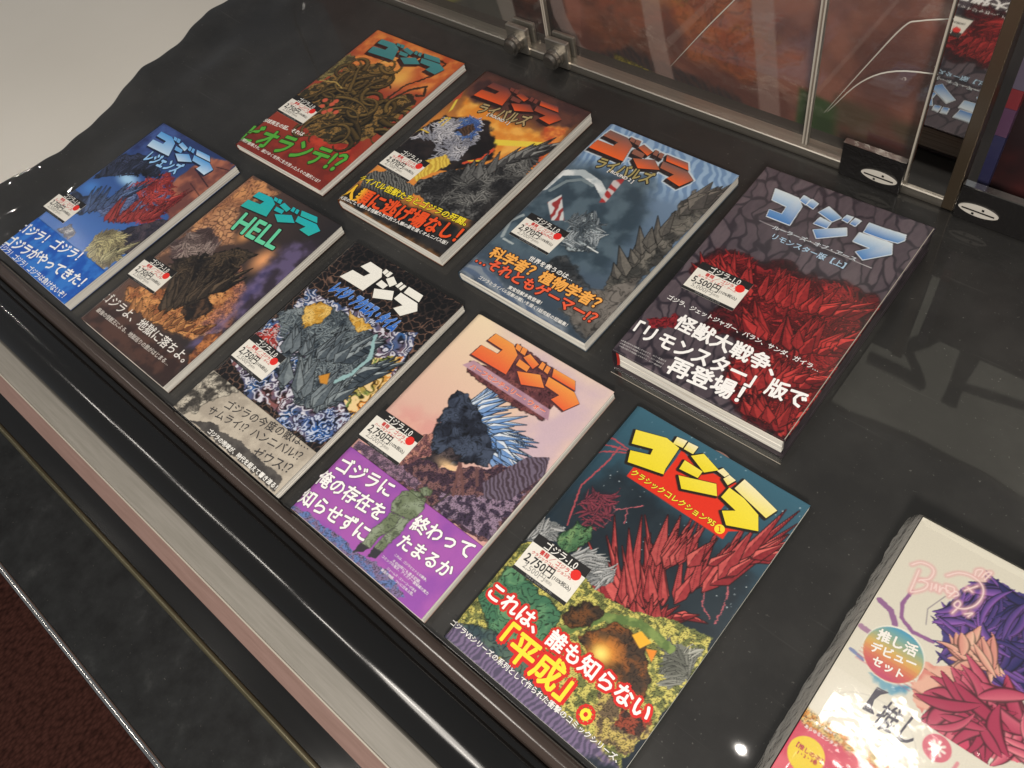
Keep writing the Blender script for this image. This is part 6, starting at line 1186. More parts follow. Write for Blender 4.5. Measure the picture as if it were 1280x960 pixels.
    ('P', [(145.0, 61.9), (158.5, 89.8), (167.0, 95.2), (172.2, 30.7), (165.1, 4.1), (122.9, 20.8), (125.8, 49.5)], (88, 84, 80), {'tex': 'rock', 'col2': (124, 118, 112), 's': 12, 'w': 5, 'ink': 0.4, 'e': 3}),
    ('P', [(71.4, 58.7), (85.0, 75.4), (132.4, 57.6), (89.1, 45.7)], (40, 44, 48), {'tex': 'rock', 'col2': (74, 76, 78), 's': 8, 'w': 5, 'ink': 0.4, 'e': 3}),
    ('P', [(-0.4, 1.3), (6.4, 26.3), (68.8, 9.0), (126.7, 8.2), (154.8, -2.7), (96.9, -3.7)], (88, 104, 128), {'tex': 'hatch', 'col2': (128, 138, 150), 's': 14, 'w': 5, 'e': 5, 'dir': 1.3}),
    ('P', [(8.0, 248.6), (32.4, 248.1), (44.8, 240.2), (50.3, 215.3), (4.0, 214.5), (5.1, 229.1), (26.6, 229.8), (27.7, 236.8), (6.5, 237.6)], (196, 208, 216), {'grow': 2.2}),
    ('P', [(35.1, 251.1), (41.9, 250.5), (44.0, 244.4), (37.4, 245.2)], (196, 208, 216), {'grow': 2.2}),
    ('P', [(42.7, 251.0), (48.8, 251.0), (51.1, 243.7), (45.0, 244.1)], (196, 208, 216), {'grow': 2.2}),
    ('P', [(54.7, 248.3), (70.1, 243.2), (68.5, 235.5), (51.7, 241.2)], (196, 208, 216), {'grow': 2.2}),
    ('P', [(49.6, 237.4), (64.5, 236.1), (65.7, 229.6), (51.3, 229.9)], (196, 208, 216), {'grow': 2.2}),
    ('P', [(57.1, 224.6), (79.1, 234.3), (92.5, 224.4), (70.7, 214.7)], (196, 208, 216), {'grow': 2.2}),
    ('P', [(70.8, 247.7), (75.7, 247.1), (77.7, 239.7), (71.9, 240.2)], (196, 208, 216), {'grow': 2.2}),
    ('P', [(77.6, 246.9), (82.7, 246.7), (84.7, 238.9), (79.2, 239.8)], (196, 208, 216), {'grow': 2.2}),
    ('P', [(85.6, 247.7), (112.2, 247.9), (119.1, 238.9), (90.4, 238.9)], (196, 208, 216), {'grow': 2.2}),
    ('P', [(87.9, 237.1), (119.7, 237.0), (131.8, 229.5), (124.3, 214.5), (106.1, 217.8), (109.8, 226.1), (91.3, 227.2)], (196, 208, 216), {'grow': 2.2}),
    ('P', [(7.4, 243.6), (31.799999999999997, 243.1), (44.199999999999996, 235.2), (49.699999999999996, 210.3), (3.4, 209.5), (4.5, 224.1), (26.0, 224.8), (27.099999999999998, 231.8), (5.9, 232.6)], (196, 208, 216), {'grow': 2.2}),
    ('P', [(34.5, 246.1), (41.3, 245.5), (43.4, 239.4), (36.8, 240.2)], (196, 208, 216), {'grow': 2.2}),
    ('P', [(42.1, 246.0), (48.199999999999996, 246.0), (50.5, 238.7), (44.4, 239.1)], (196, 208, 216), {'grow': 2.2}),
    ('P', [(54.1, 243.3), (69.5, 238.2), (67.9, 230.5), (51.1, 236.2)], (196, 208, 216), {'grow': 2.2}),
    ('P', [(49.0, 232.4), (63.9, 231.1), (65.10000000000001, 224.6), (50.699999999999996, 224.9)], (196, 208, 216), {'grow': 2.2}),
    ('P', [(56.5, 219.6), (78.5, 229.3), (91.9, 219.4), (70.10000000000001, 209.7)], (196, 208, 216), {'grow': 2.2}),
    ('P', [(70.2, 242.7), (75.10000000000001, 242.1), (77.10000000000001, 234.7), (71.30000000000001, 235.2)], (196, 208, 216), {'grow': 2.2}),
    ('P', [(77.0, 241.9), (82.10000000000001, 241.7), (84.10000000000001, 233.9), (78.60000000000001, 234.8)], (196, 208, 216), {'grow': 2.2}),
    ('P', [(85.0, 242.7), (111.60000000000001, 242.9), (118.5, 233.9), (89.80000000000001, 233.9)], (196, 208, 216), {'grow': 2.2}),
    ('P', [(87.30000000000001, 232.1), (119.10000000000001, 232.0), (131.20000000000002, 224.5), (123.7, 209.5), (105.5, 212.8), (109.2, 221.1), (90.7, 222.2)], (196, 208, 216), {'grow': 2.2}),
    ('P', [(7.4, 243.6), (31.8, 243.1), (44.2, 235.2), (49.7, 210.3), (3.4, 209.5), (4.5, 224.1), (26.0, 224.8), (27.1, 231.8), (5.9, 232.6)], (38, 32, 34), {'grow': 0.5}),
    ('P', [(34.5, 246.1), (41.3, 245.5), (43.4, 239.4), (36.8, 240.2)], (38, 32, 34), {'grow': 0.5}),
    ('P', [(42.1, 246.0), (48.2, 246.0), (50.5, 238.7), (44.4, 239.1)], (38, 32, 34), {'grow': 0.5}),
    ('P', [(54.1, 243.3), (69.5, 238.2), (67.9, 230.5), (51.1, 236.2)], (38, 32, 34), {'grow': 0.5}),
    ('P', [(49.0, 232.4), (63.9, 231.1), (65.1, 224.6), (50.7, 224.9)], (38, 32, 34), {'grow': 0.5}),
    ('P', [(56.5, 219.6), (78.5, 229.3), (91.9, 219.4), (70.1, 209.7)], (38, 32, 34), {'grow': 0.5}),
    ('P', [(70.2, 242.7), (75.1, 242.1), (77.1, 234.7), (71.3, 235.2)], (38, 32, 34), {'grow': 0.5}),
    ('P', [(77.0, 241.9), (82.1, 241.7), (84.1, 233.9), (78.6, 234.8)], (38, 32, 34), {'grow': 0.5}),
    ('P', [(85.0, 242.7), (111.6, 242.9), (118.5, 233.9), (89.8, 233.9)], (38, 32, 34), {'grow': 0.5}),
    ('P', [(87.3, 232.1), (119.1, 232.0), (131.2, 224.5), (123.7, 209.5), (105.5, 212.8), (109.2, 221.1), (90.7, 222.2)], (38, 32, 34), {'grow': 0.5}),
    ('P', [(7.5, 244.4), (31.9, 243.9), (44.3, 236.0), (49.8, 211.1), (3.5, 210.3), (4.6, 224.9), (26.1, 225.6), (27.2, 232.6), (6.0, 233.4)], (38, 32, 34), {'grow': 0.5}),
    ('P', [(34.6, 246.9), (41.4, 246.3), (43.5, 240.2), (36.9, 241.0)], (38, 32, 34), {'grow': 0.5}),
    ('P', [(42.2, 246.8), (48.3, 246.8), (50.6, 239.5), (44.5, 239.9)], (38, 32, 34), {'grow': 0.5}),
    ('P', [(54.2, 244.1), (69.6, 239.0), (68.0, 231.3), (51.2, 237.0)], (38, 32, 34), {'grow': 0.5}),
    ('P', [(49.1, 233.2), (64.0, 231.9), (65.2, 225.4), (50.8, 225.7)], (38, 32, 34), {'grow': 0.5}),
    ('P', [(56.6, 220.4), (78.6, 230.1), (92.0, 220.2), (70.2, 210.5)], (38, 32, 34), {'grow': 0.5}),
    ('P', [(70.3, 243.5), (75.2, 242.9), (77.2, 235.5), (71.4, 236.0)], (38, 32, 34), {'grow': 0.5}),
    ('P', [(77.1, 242.7), (82.2, 242.5), (84.2, 234.7), (78.7, 235.6)], (38, 32, 34), {'grow': 0.5}),
    ('P', [(85.1, 243.5), (111.7, 243.7), (118.6, 234.7), (89.9, 234.7)], (38, 32, 34), {'grow': 0.5}),
    ('P', [(87.4, 232.9), (119.2, 232.8), (131.3, 225.3), (123.8, 210.3), (105.6, 213.6), (109.3, 221.9), (90.8, 223.0)], (38, 32, 34), {'grow': 0.5}),
    ('P', [(7.6, 245.3), (32.0, 244.8), (44.4, 236.9), (49.9, 212.0), (3.6, 211.2), (4.7, 225.8), (26.2, 226.5), (27.3, 233.5), (6.1, 234.3)], (38, 32, 34), {'grow': 0.5}),
    ('P', [(34.7, 247.8), (41.5, 247.2), (43.6, 241.1), (37.0, 241.9)], (38, 32, 34), {'grow': 0.5}),
    ('P', [(42.3, 247.7), (48.4, 247.7), (50.7, 240.4), (44.6, 240.8)], (38, 32, 34), {'grow': 0.5}),
    ('P', [(54.3, 245.0), (69.7, 239.9), (68.1, 232.2), (51.3, 237.9)], (38, 32, 34), {'grow': 0.5}),
    ('P', [(49.2, 234.1), (64.1, 232.8), (65.3, 226.3), (50.9, 226.6)], (38, 32, 34), {'grow': 0.5}),
    ('P', [(56.7, 221.3), (78.7, 231.0), (92.1, 221.1), (70.3, 211.4)], (38, 32, 34), {'grow': 0.5}),
    ('P', [(70.4, 244.4), (75.3, 243.8), (77.3, 236.4), (71.5, 236.9)], (38, 32, 34), {'grow': 0.5}),
    ('P', [(77.2, 243.6), (82.3, 243.4), (84.3, 235.6), (78.8, 236.5)], (38, 32, 34), {'grow': 0.5}),
    ('P', [(85.2, 244.4), (111.8, 244.6), (118.7, 235.6), (90.0, 235.6)], (38, 32, 34), {'grow': 0.5}),
    ('P', [(87.5, 233.8), (119.3, 233.7), (131.4, 226.2), (123.9, 211.2), (105.7, 214.5), (109.4, 222.8), (90.9, 223.9)], (38, 32, 34), {'grow': 0.5}),
    ('P', [(7.7, 246.1), (32.1, 245.6), (44.5, 237.7), (50.0, 212.8), (3.7, 212.0), (4.8, 226.6), (26.3, 227.3), (27.4, 234.3), (6.2, 235.1)], (38, 32, 34), {'grow': 0.5}),
    ('P', [(34.8, 248.6), (41.6, 248.0), (43.7, 241.9), (37.1, 242.7)], (38, 32, 34), {'grow': 0.5}),
    ('P', [(42.4, 248.5), (48.5, 248.5), (50.8, 241.2), (44.7, 241.6)], (38, 32, 34), {'grow': 0.5}),
    ('P', [(54.4, 245.8), (69.8, 240.7), (68.2, 233.0), (51.4, 238.7)], (38, 32, 34), {'grow': 0.5}),
    ('P', [(49.3, 234.9), (64.2, 233.6), (65.4, 227.1), (51.0, 227.4)], (38, 32, 34), {'grow': 0.5}),
    ('P', [(56.8, 222.1), (78.8, 231.8), (92.2, 221.9), (70.4, 212.2)], (38, 32, 34), {'grow': 0.5}),
    ('P', [(70.5, 245.2), (75.4, 244.6), (77.4, 237.2), (71.6, 237.7)], (38, 32, 34), {'grow': 0.5}),
    ('P', [(77.3, 244.4), (82.4, 244.2), (84.4, 236.4), (78.9, 237.3)], (38, 32, 34), {'grow': 0.5}),
    ('P', [(85.3, 245.2), (111.9, 245.4), (118.8, 236.4), (90.1, 236.4)], (38, 32, 34), {'grow': 0.5}),
    ('P', [(87.6, 234.6), (119.4, 234.5), (131.5, 227.0), (124.0, 212.0), (105.8, 215.3), (109.5, 223.6), (91.0, 224.7)], (38, 32, 34), {'grow': 0.5}),
    ('P', [(7.8, 246.9), (32.2, 246.4), (44.6, 238.5), (50.1, 213.6), (3.8, 212.8), (4.9, 227.4), (26.4, 228.1), (27.5, 235.1), (6.3, 235.9)], (38, 32, 34), {'grow': 0.5}),
    ('P', [(34.9, 249.4), (41.7, 248.8), (43.8, 242.7), (37.2, 243.5)], (38, 32, 34), {'grow': 0.5}),
    ('P', [(42.5, 249.3), (48.6, 249.3), (50.9, 242.0), (44.8, 242.4)], (38, 32, 34), {'grow': 0.5}),
    ('P', [(54.5, 246.6), (69.9, 241.5), (68.3, 233.8), (51.5, 239.5)], (38, 32, 34), {'grow': 0.5}),
    ('P', [(49.4, 235.7), (64.3, 234.4), (65.5, 227.9), (51.1, 228.2)], (38, 32, 34), {'grow': 0.5}),
    ('P', [(56.9, 222.9), (78.9, 232.6), (92.3, 222.7), (70.5, 213.0)], (38, 32, 34), {'grow': 0.5}),
    ('P', [(70.6, 246.0), (75.5, 245.4), (77.5, 238.0), (71.7, 238.5)], (38, 32, 34), {'grow': 0.5}),
    ('P', [(77.4, 245.2), (82.5, 245.0), (84.5, 237.2), (79.0, 238.1)], (38, 32, 34), {'grow': 0.5}),
    ('P', [(85.4, 246.0), (112.0, 246.2), (118.9, 237.2), (90.2, 237.2)], (38, 32, 34), {'grow': 0.5}),
    ('P', [(87.7, 235.4), (119.5, 235.3), (131.6, 227.8), (124.1, 212.8), (105.9, 216.1), (109.6, 224.4), (91.1, 225.5)], (38, 32, 34), {'grow': 0.5}),
    ('P', [(7.9, 247.8), (32.3, 247.3), (44.7, 239.4), (50.2, 214.5), (3.9, 213.7), (5.0, 228.3), (26.5, 229.0), (27.6, 236.0), (6.4, 236.8)], (38, 32, 34), {'grow': 0.5}),
    ('P', [(35.0, 250.3), (41.8, 249.7), (43.9, 243.6), (37.3, 244.4)], (38, 32, 34), {'grow': 0.5}),
    ('P', [(42.6, 250.2), (48.7, 250.2), (51.0, 242.9), (44.9, 243.3)], (38, 32, 34), {'grow': 0.5}),
    ('P', [(54.6, 247.5), (70.0, 242.4), (68.4, 234.7), (51.6, 240.4)], (38, 32, 34), {'grow': 0.5}),
    ('P', [(49.5, 236.6), (64.4, 235.3), (65.6, 228.8), (51.2, 229.1)], (38, 32, 34), {'grow': 0.5}),
    ('P', [(57.0, 223.8), (79.0, 233.5), (92.4, 223.6), (70.6, 213.9)], (38, 32, 34), {'grow': 0.5}),
    ('P', [(70.7, 246.9), (75.6, 246.3), (77.6, 238.9), (71.8, 239.4)], (38, 32, 34), {'grow': 0.5}),
    ('P', [(77.5, 246.1), (82.6, 245.9), (84.6, 238.1), (79.1, 239.0)], (38, 32, 34), {'grow': 0.5}),
    ('P', [(85.5, 246.9), (112.1, 247.1), (119.0, 238.1), (90.3, 238.1)], (38, 32, 34), {'grow': 0.5}),
    ('P', [(87.8, 236.3), (119.6, 236.2), (131.7, 228.7), (124.2, 213.7), (106.0, 217.0), (109.7, 225.3), (91.2, 226.4)], (38, 32, 34), {'grow': 0.5}),
  ],
  'texts': [
    {'t': 'ライバルズ', 'l': (26.8, 201.2), 'r': (94.2, 209.2), 'col': (168, 154, 100), 'bold': 0.06, 'out': ((34, 32, 26), 0.1), 'hs': 1.35},
    {'t': '[ ROUND 2 ]', 'l': (45.4, 195.7), 'r': (79.0, 195.2), 'col': (244, 242, 238), 'bold': 0.05, 'out': ((34, 34, 34), 0.06)},
    {'t': '世界を救うのは…', 'l': (53.3, 53.6), 'r': (109.9, 55.4), 'col': (246, 244, 240), 'bold': 0.04, 'out': ((34, 34, 36), 0.05)},
    {'t': '科学者？植物学者？', 'l': (12.7, 39.6), 'r': (151.4, 44.8), 'col': (248, 176, 84), 'bold': 0.07, 'out': ((60, 26, 18), 0.07)},
    {'t': '…それともゲーマー!？', 'l': (6.8, 25.7), 'r': (159.5, 28.1), 'col': (240, 98, 64), 'bold': 0.07, 'out': ((60, 22, 18), 0.07)},
    {'t': '東宝怪獣多数登場！', 'l': (60.4, 12.4), 'r': (102.4, 14.4), 'col': (240, 238, 234), 'bold': 0.04},
    {'t': 'ゴジラとライバル怪獣の戦いを描く1話完結の短編集！', 'l': (25.7, 5.9), 'r': (141.1, 7.3), 'col': (240, 238, 234), 'bold': 0.03},
  ],
  'logo': [
    ([[(8.0, 248.6), (32.4, 248.1), (44.8, 240.2), (50.3, 215.3), (4.0, 214.5), (5.1, 229.1), (26.6, 229.8), (27.7, 236.8), (6.5, 237.6)], [(35.1, 251.1), (41.9, 250.5), (44.0, 244.4), (37.4, 245.2)], [(42.7, 251.0), (48.8, 251.0), (51.1, 243.7), (45.0, 244.1)], [(54.7, 248.3), (70.1, 243.2), (68.5, 235.5), (51.7, 241.2)], [(49.6, 237.4), (64.5, 236.1), (65.7, 229.6), (51.3, 229.9)], [(57.1, 224.6), (79.1, 234.3), (92.5, 224.4), (70.7, 214.7)], [(70.8, 247.7), (75.7, 247.1), (77.7, 239.7), (71.9, 240.2)], [(77.6, 246.9), (82.7, 246.7), (84.7, 238.9), (79.2, 239.8)], [(85.6, 247.7), (112.2, 247.9), (119.1, 238.9), (90.4, 238.9)], [(87.9, 237.1), (119.7, 237.0), (131.8, 229.5), (124.3, 214.5), (106.1, 217.8), (109.8, 226.1), (91.3, 227.2)]], (240, 100, 40), (118, 92, 88)),
  ],
  'obi': None,
  'stick': {'tl': [10.4, 104.6], 'tr': [63.9, 103.2], 'bl': [16.1, 66.2], 'red': 'ライバルズ ROUND2', 'price': '2,970', 'base': '2,700'},
},
'F': {
  'x': -0.3015,
  'y': 0.3228,
  'rot': 0.02022,
  't': 30.2,
  'w': 171.0,
  'h': 267.5,
  'ops': [
    ('P', [(-5, -5), (200, -5), (200, 300), (-5, 300)], (96, 84, 90), {'tex': 'stone', 'col2': (46, 40, 48), 's': 17}),
    ('P', [(7.2, 131.3), (24.2, 155.3), (60.0, 152.8), (78.0, 167.9), (113.6, 161.8), (132.6, 173.0), (162.5, 173.6), (171.5, 149.5), (175.2, 119.0), (176.5, 88.2), (180.0, 59.6), (178.7, 14.4), (172.1, -4.5), (124.5, 0.9), (103.2, 25.7), (86.5, 63.8), (55.1, 61.2), (49.2, 92.3), (8.2, 113.1)], (40, 14, 20), {'tex': 'rock', 'col2': (96, 24, 30), 's': 9, 'w': 10, 'e': 4, 'ink': 0.6}),
    ('P', [(15.0, 135.8), (31.5, 154.8), (64.0, 146.0), (99.2, 153.2), (129.6, 166.9), (156.7, 161.5), (165.4, 121.0), (167.8, 82.7), (130.3, 74.9), (93.3, 84.7), (66.3, 102.6)], (128, 28, 34), {'tex': 'swirl', 'col2': (190, 52, 52), 's': 10, 'w': 10}),
    ('P', [(95.8, 69.6), (139.3, 80.5), (170.9, 76.8), (171.9, 31.9), (171.2, 2.2), (145.1, 6.9), (102.1, 17.2)], (134, 32, 36), {'tex': 'swirl', 'col2': (200, 66, 58), 's': 11, 'w': 9}),
    ('P', [(4.6, 43.1), (27.5, 61.5), (33.2, 47.7), (13.8, 40.1)], (150, 36, 44), {'tex': 'swirl', 'col2': (90, 24, 30), 's': 6, 'w': 5}),
    ('TND', [(15.0, 135.8), (31.5, 154.8), (64.0, 146.0), (99.2, 153.2), (129.6, 166.9), (156.7, 161.5), (165.4, 121.0), (167.8, 82.7), (171.9, 31.9), (169.7, 4.8), (106.7, 20.1), (93.3, 84.7), (66.3, 102.6)], 900, (1.3, 3.4), (70, 12, 18), (176, 44, 46), 15.0, {}),
    ('SPK', [(31.5, 104.0), (49.6, 119.3), (79.5, 119.4), (109.0, 124.1), (135.8, 131.9), (155.7, 139.8)], 44, (16, 46), (6, 13), (92, 14, 22), (224, 72, 66), {'fan': (2.7, 0.7)}),
    ('SPK', [(86.2, 80.4), (114.4, 81.2), (140.5, 89.3), (160.0, 97.5), (166.3, 113.5)], 40, (16, 42), (7, 14), (84, 12, 20), (214, 64, 60), {'fan': (2.6, 0.6)}),
    ('SPK', [(107.7, 28.6), (127.4, 37.3), (149.5, 51.5), (165.3, 65.5)], 34, (14, 36), (7, 14), (92, 14, 22), (222, 74, 68), {'fan': (2.7, 0.5)}),
    ('SPK', [(133.3, 6.6), (153.7, 12.5), (171.0, 12.9), (171.9, 31.9)], 26, (12, 30), (7, 13), (84, 14, 20), (214, 70, 64), {'fan': (2.6, 0.5)}),
    ('P', [(22.9, 244.2), (47.6, 243.2), (56.1, 234.5), (58.1, 207.9), (34.0, 207.9), (32.0, 216.6), (45.1, 216.9), (44.0, 227.8), (27.6, 229.3)], (34, 30, 38), {'grow': 1.8}),
    ('P', [(50.8, 248.8), (58.0, 247.0), (57.9, 238.7), (50.8, 241.1)], (34, 30, 38), {'grow': 1.8}),
    ('P', [(59.5, 247.8), (67.1, 245.3), (66.4, 237.0), (59.1, 239.0)], (34, 30, 38), {'grow': 1.8}),
    ('P', [(77.7, 246.5), (94.0, 238.8), (89.3, 230.5), (73.3, 235.5)], (34, 30, 38), {'grow': 1.8}),
    ('P', [(77.4, 230.3), (89.1, 228.6), (88.9, 220.6), (76.3, 220.4)], (34, 30, 38), {'grow': 1.8}),
    ('P', [(79.6, 213.1), (104.0, 229.7), (108.4, 221.3), (87.2, 205.0)], (34, 30, 38), {'grow': 1.8}),
    ('P', [(97.0, 244.5), (102.7, 245.0), (101.8, 236.4), (96.1, 237.2)], (34, 30, 38), {'grow': 1.8}),
    ('P', [(105.4, 244.6), (111.1, 244.1), (109.6, 235.6), (104.4, 236.3)], (34, 30, 38), {'grow': 1.8}),
    ('P', [(118.8, 245.4), (135.4, 245.7), (152.4, 247.3), (154.4, 240.6), (150.7, 234.9), (138.1, 233.0), (119.7, 232.6)], (34, 30, 38), {'grow': 1.8}),
    ('P', [(116.9, 230.3), (146.9, 231.9), (152.1, 220.0), (134.1, 201.7), (124.6, 207.5), (133.4, 217.4), (116.9, 217.8)], (34, 30, 38), {'grow': 1.8}),
    ('P', [(22.9, 244.2), (47.6, 243.2), (56.1, 234.5), (58.1, 207.9), (34.0, 207.9), (32.0, 216.6), (45.1, 216.9), (44.0, 227.8), (27.6, 229.3)], (222, 228, 232), {'grow': 0.8}),
    ('P', [(50.8, 248.8), (58.0, 247.0), (57.9, 238.7), (50.8, 241.1)], (222, 228, 232), {'grow': 0.8}),
    ('P', [(59.5, 247.8), (67.1, 245.3), (66.4, 237.0), (59.1, 239.0)], (222, 228, 232), {'grow': 0.8}),
    ('P', [(77.7, 246.5), (94.0, 238.8), (89.3, 230.5), (73.3, 235.5)], (222, 228, 232), {'grow': 0.8}),
    ('P', [(77.4, 230.3), (89.1, 228.6), (88.9, 220.6), (76.3, 220.4)], (222, 228, 232), {'grow': 0.8}),
    ('P', [(79.6, 213.1), (104.0, 229.7), (108.4, 221.3), (87.2, 205.0)], (222, 228, 232), {'grow': 0.8}),
    ('P', [(97.0, 244.5), (102.7, 245.0), (101.8, 236.4), (96.1, 237.2)], (222, 228, 232), {'grow': 0.8}),
    ('P', [(105.4, 244.6), (111.1, 244.1), (109.6, 235.6), (104.4, 236.3)], (222, 228, 232), {'grow': 0.8}),
    ('P', [(118.8, 245.4), (135.4, 245.7), (152.4, 247.3), (154.4, 240.6), (150.7, 234.9), (138.1, 233.0), (119.7, 232.6)], (222, 228, 232), {'grow': 0.8}),
    ('P', [(116.9, 230.3), (146.9, 231.9), (152.1, 220.0), (134.1, 201.7), (124.6, 207.5), (133.4, 217.4), (116.9, 217.8)], (222, 228, 232), {'grow': 0.8}),
    ('S', [(31.1, 199.6), (144.8, 196.8)], 0.7, (206, 206, 206), {}),
  ],
  'texts': [
    {'t': 'ルーラーズ・オブ・アース', 'l': (46.5, 198.4), 'r': (129.5, 199.0), 'col': (206, 214, 220), 'bold': 0.05, 'out': ((60, 60, 70), 0.04), 'hs': 0.8},
    {'t': 'リモンスター版【上】', 'l': (51.7, 188.0), 'r': (124.8, 187.3), 'col': (176, 204, 226), 'bold': 0.05, 'out': ((30, 34, 46), 0.05)},
    {'t': 'ゴジラ、ジェットジャガー、バラン、サンダ、ガイラ…', 'l': (8.9, 76.5), 'r': (159.7, 75.1), 'col': (246, 244, 242), 'bold': 0.03},
    {'t': '怪獣大戦争、', 'l': (30.7, 57.6), 'r': (131.6, 57.7), 'col': (250, 248, 246), 'bold': 0.065},
    {'t': '「リモンスター」版で', 'l': (2.9, 30.9), 'r': (166.5, 41.6), 'col': (250, 248, 246), 'bold': 0.065, 'hs': 1.1},
    {'t': '再登場！', 'l': (51.4, 14.3), 'r': (120.2, 19.6), 'col': (250, 248, 246), 'bold': 0.065},
    {'t': '※本書は既刊を再編集したものです。カバー装画付き', 'l': (0.8, 12.5), 'r': (47.6, 14.4), 'col': (206, 202, 202), 'bold': 0},
    {'t': '※本書は既刊を再編集したものです。カバー装画付き', 'l': (2.0, 9.6), 'r': (47.5, 10.8), 'col': (206, 202, 202), 'bold': 0},
    {'t': '※本書は既刊を再編集したものです。カバー装画付き', 'l': (3.2, 6.7), 'r': (47.4, 7.2), 'col': (206, 202, 202), 'bold': 0},
  ],
  'logo': [
    ([[(22.9, 244.2), (47.6, 243.2), (56.1, 234.5), (58.1, 207.9), (34.0, 207.9), (32.0, 216.6), (45.1, 216.9), (44.0, 227.8), (27.6, 229.3)], [(50.8, 248.8), (58.0, 247.0), (57.9, 238.7), (50.8, 241.1)], [(59.5, 247.8), (67.1, 245.3), (66.4, 237.0), (59.1, 239.0)], [(77.7, 246.5), (94.0, 238.8), (89.3, 230.5), (73.3, 235.5)], [(77.4, 230.3), (89.1, 228.6), (88.9, 220.6), (76.3, 220.4)], [(79.6, 213.1), (104.0, 229.7), (108.4, 221.3), (87.2, 205.0)], [(97.0, 244.5), (102.7, 245.0), (101.8, 236.4), (96.1, 237.2)], [(105.4, 244.6), (111.1, 244.1), (109.6, 235.6), (104.4, 236.3)], [(118.8, 245.4), (135.4, 245.7), (152.4, 247.3), (154.4, 240.6), (150.7, 234.9), (138.1, 233.0), (119.7, 232.6)], [(116.9, 230.3), (146.9, 231.9), (152.1, 220.0), (134.1, 201.7), (124.6, 207.5), (133.4, 217.4), (116.9, 217.8)]], (66, 124, 190), (216, 226, 230)),
  ],
  'obi': None,
  'stick': {'tl': [15.3, 129.8], 'tr': [65.3, 129.5], 'bl': [14.5, 90.2], 'red': 'ルーラーズ・オブ・アース', 'price': '5,500', 'base': '5,000'},
},
'J': {
  'x': -0.0125,
  'y': 0.076,
  'rot': 0.02,
  't': 30.0,
  'w': 182.0,
  'h': 251.0,
  'ops': [
    ('G', (0, 0), (0, 250), (222, 216, 202), (226, 220, 204)),
    ('S', [(3.7, 175.6), (13.2, 173.2), (19.9, 165.8)], 4, (150, 104, 150), {'w': 0.5}),
    ('S', [(18.4, 194.1), (17.1, 182.2), (21.0, 172.7), (30.8, 167.7), (44.8, 169.1)], 2.6, (150, 100, 150), {'w': 0.5}),
    ('S', [(4.1, 133.0), (13.8, 131.3)], 2.6, (130, 140, 180), {'w': 0.5}),
    ('S', [(36.0, 177.6), (32.2, 188.5), (37.7, 203.4)], 0.6, (140, 130, 140), {}),
    ('S', [(2.4, 151.4), (11.7, 150.6)], 4, (170, 130, 160), {'w': 0.5}),
    ('P', [(42.7, 187.0), (41.2, 201.2), (44.4, 215.9), (53.0, 226.8), (64.4, 233.5), (80.5, 234.3), (101.2, 190.7), (104.6, 171.0), (97.1, 162.5), (77.0, 159.8), (59.7, 159.7), (49.3, 172.4)], (70, 62, 128), {'tex': 'silk', 'col2': (120, 80, 160), 's': 14, 'w': 2}),
    ('TND', [(45.0, 187.2), (43.7, 209.2), (54.0, 224.4), (65.2, 231.7), (80.5, 231.3), (100.3, 190.0), (97.0, 173.5), (75.6, 163.0), (59.6, 162.5)], 150, (3.0, 8.0), (40, 40, 96), (150, 96, 186), 34.0, {'dir': 2.0, 'flow': 70.0, 'curl': 0.6}),
    ('TND', [(55.5, 177.0), (66.1, 187.8), (82.1, 187.9), (84.5, 174.0), (64.1, 163.0)], 26, (4.0, 9.0), (214, 136, 126), (244, 204, 176), 26.0, {'dir': 1.8, 'flow': 70.0, 'curl': 0.6}),
    ('P', [(46.1, 135.2), (47.7, 152.2), (59.2, 160.8), (66.0, 158.7), (75.0, 148.6), (70.0, 139.2), (57.4, 121.4), (51.0, 124.9)], (220, 140, 128), {'tex': 'silk', 'col2': (232, 180, 160), 's': 14, 'w': 3}),
    ('P', [(20.8, 124.8), (39.1, 129.9), (47.6, 132.1), (46.1, 125.3), (33.5, 121.5)], (70, 140, 176), {'tex': 'cloud', 'col2': (120, 170, 190), 's': 10, 'w': 4, 'e': 2}),
    ('P', [(61.4, 132.7), (73.2, 152.8), (76.0, 164.8), (83.8, 165.0), (92.4, 165.9), (104.2, 161.1), (131.1, 133.3), (65.6, 108.6)], (206, 70, 104), {'tex': 'silk', 'col2': (226, 110, 130), 's': 14, 'w': 3}),
    ('TND', [(63.1, 134.0), (73.6, 151.7), (76.9, 162.6), (92.8, 164.8), (104.2, 161.1), (127.6, 136.9), (66.4, 111.9)], 90, (5.0, 12.0), (170, 50, 84), (238, 136, 150), 36.0, {'dir': 0.9, 'flow': 80.0, 'curl': 0.6}),
  ],
  'texts': [
    {'t': '推し活', 'l': (13.4, 153.4), 'r': (39.8, 156.5), 'col': (250, 246, 240), 'bold': 0.08},
    {'t': 'デビュー', 'l': (13.6, 143.0), 'r': (42.9, 148.6), 'col': (250, 246, 240), 'bold': 0.08},
    {'t': 'セット', 'l': (18.8, 135.0), 'r': (39.5, 136.7), 'col': (250, 246, 240), 'bold': 0.08},
    {'t': '推し', 'aff': [(36.0, 95.6), (61.6, 96.8), (38.6, 116.7)], 'col': (84, 80, 92), 'bold': 0.03},
    {'t': '【', 'aff': [(28.2, 101.5), (35.9, 102.7), (29.3, 120.1)], 'col': (84, 80, 92), 'bold': 0.02},
    {'t': 'アイドル・裏側まで', 'l': (5.2, 75.6), 'r': (22.2, 76.5), 'col': (250, 240, 240), 'bold': 0.03},
    {'t': 'あらゆるエンタメ', 'l': (4.3, 70.1), 'r': (26.4, 71.2), 'col': (250, 240, 240), 'bold': 0.04},
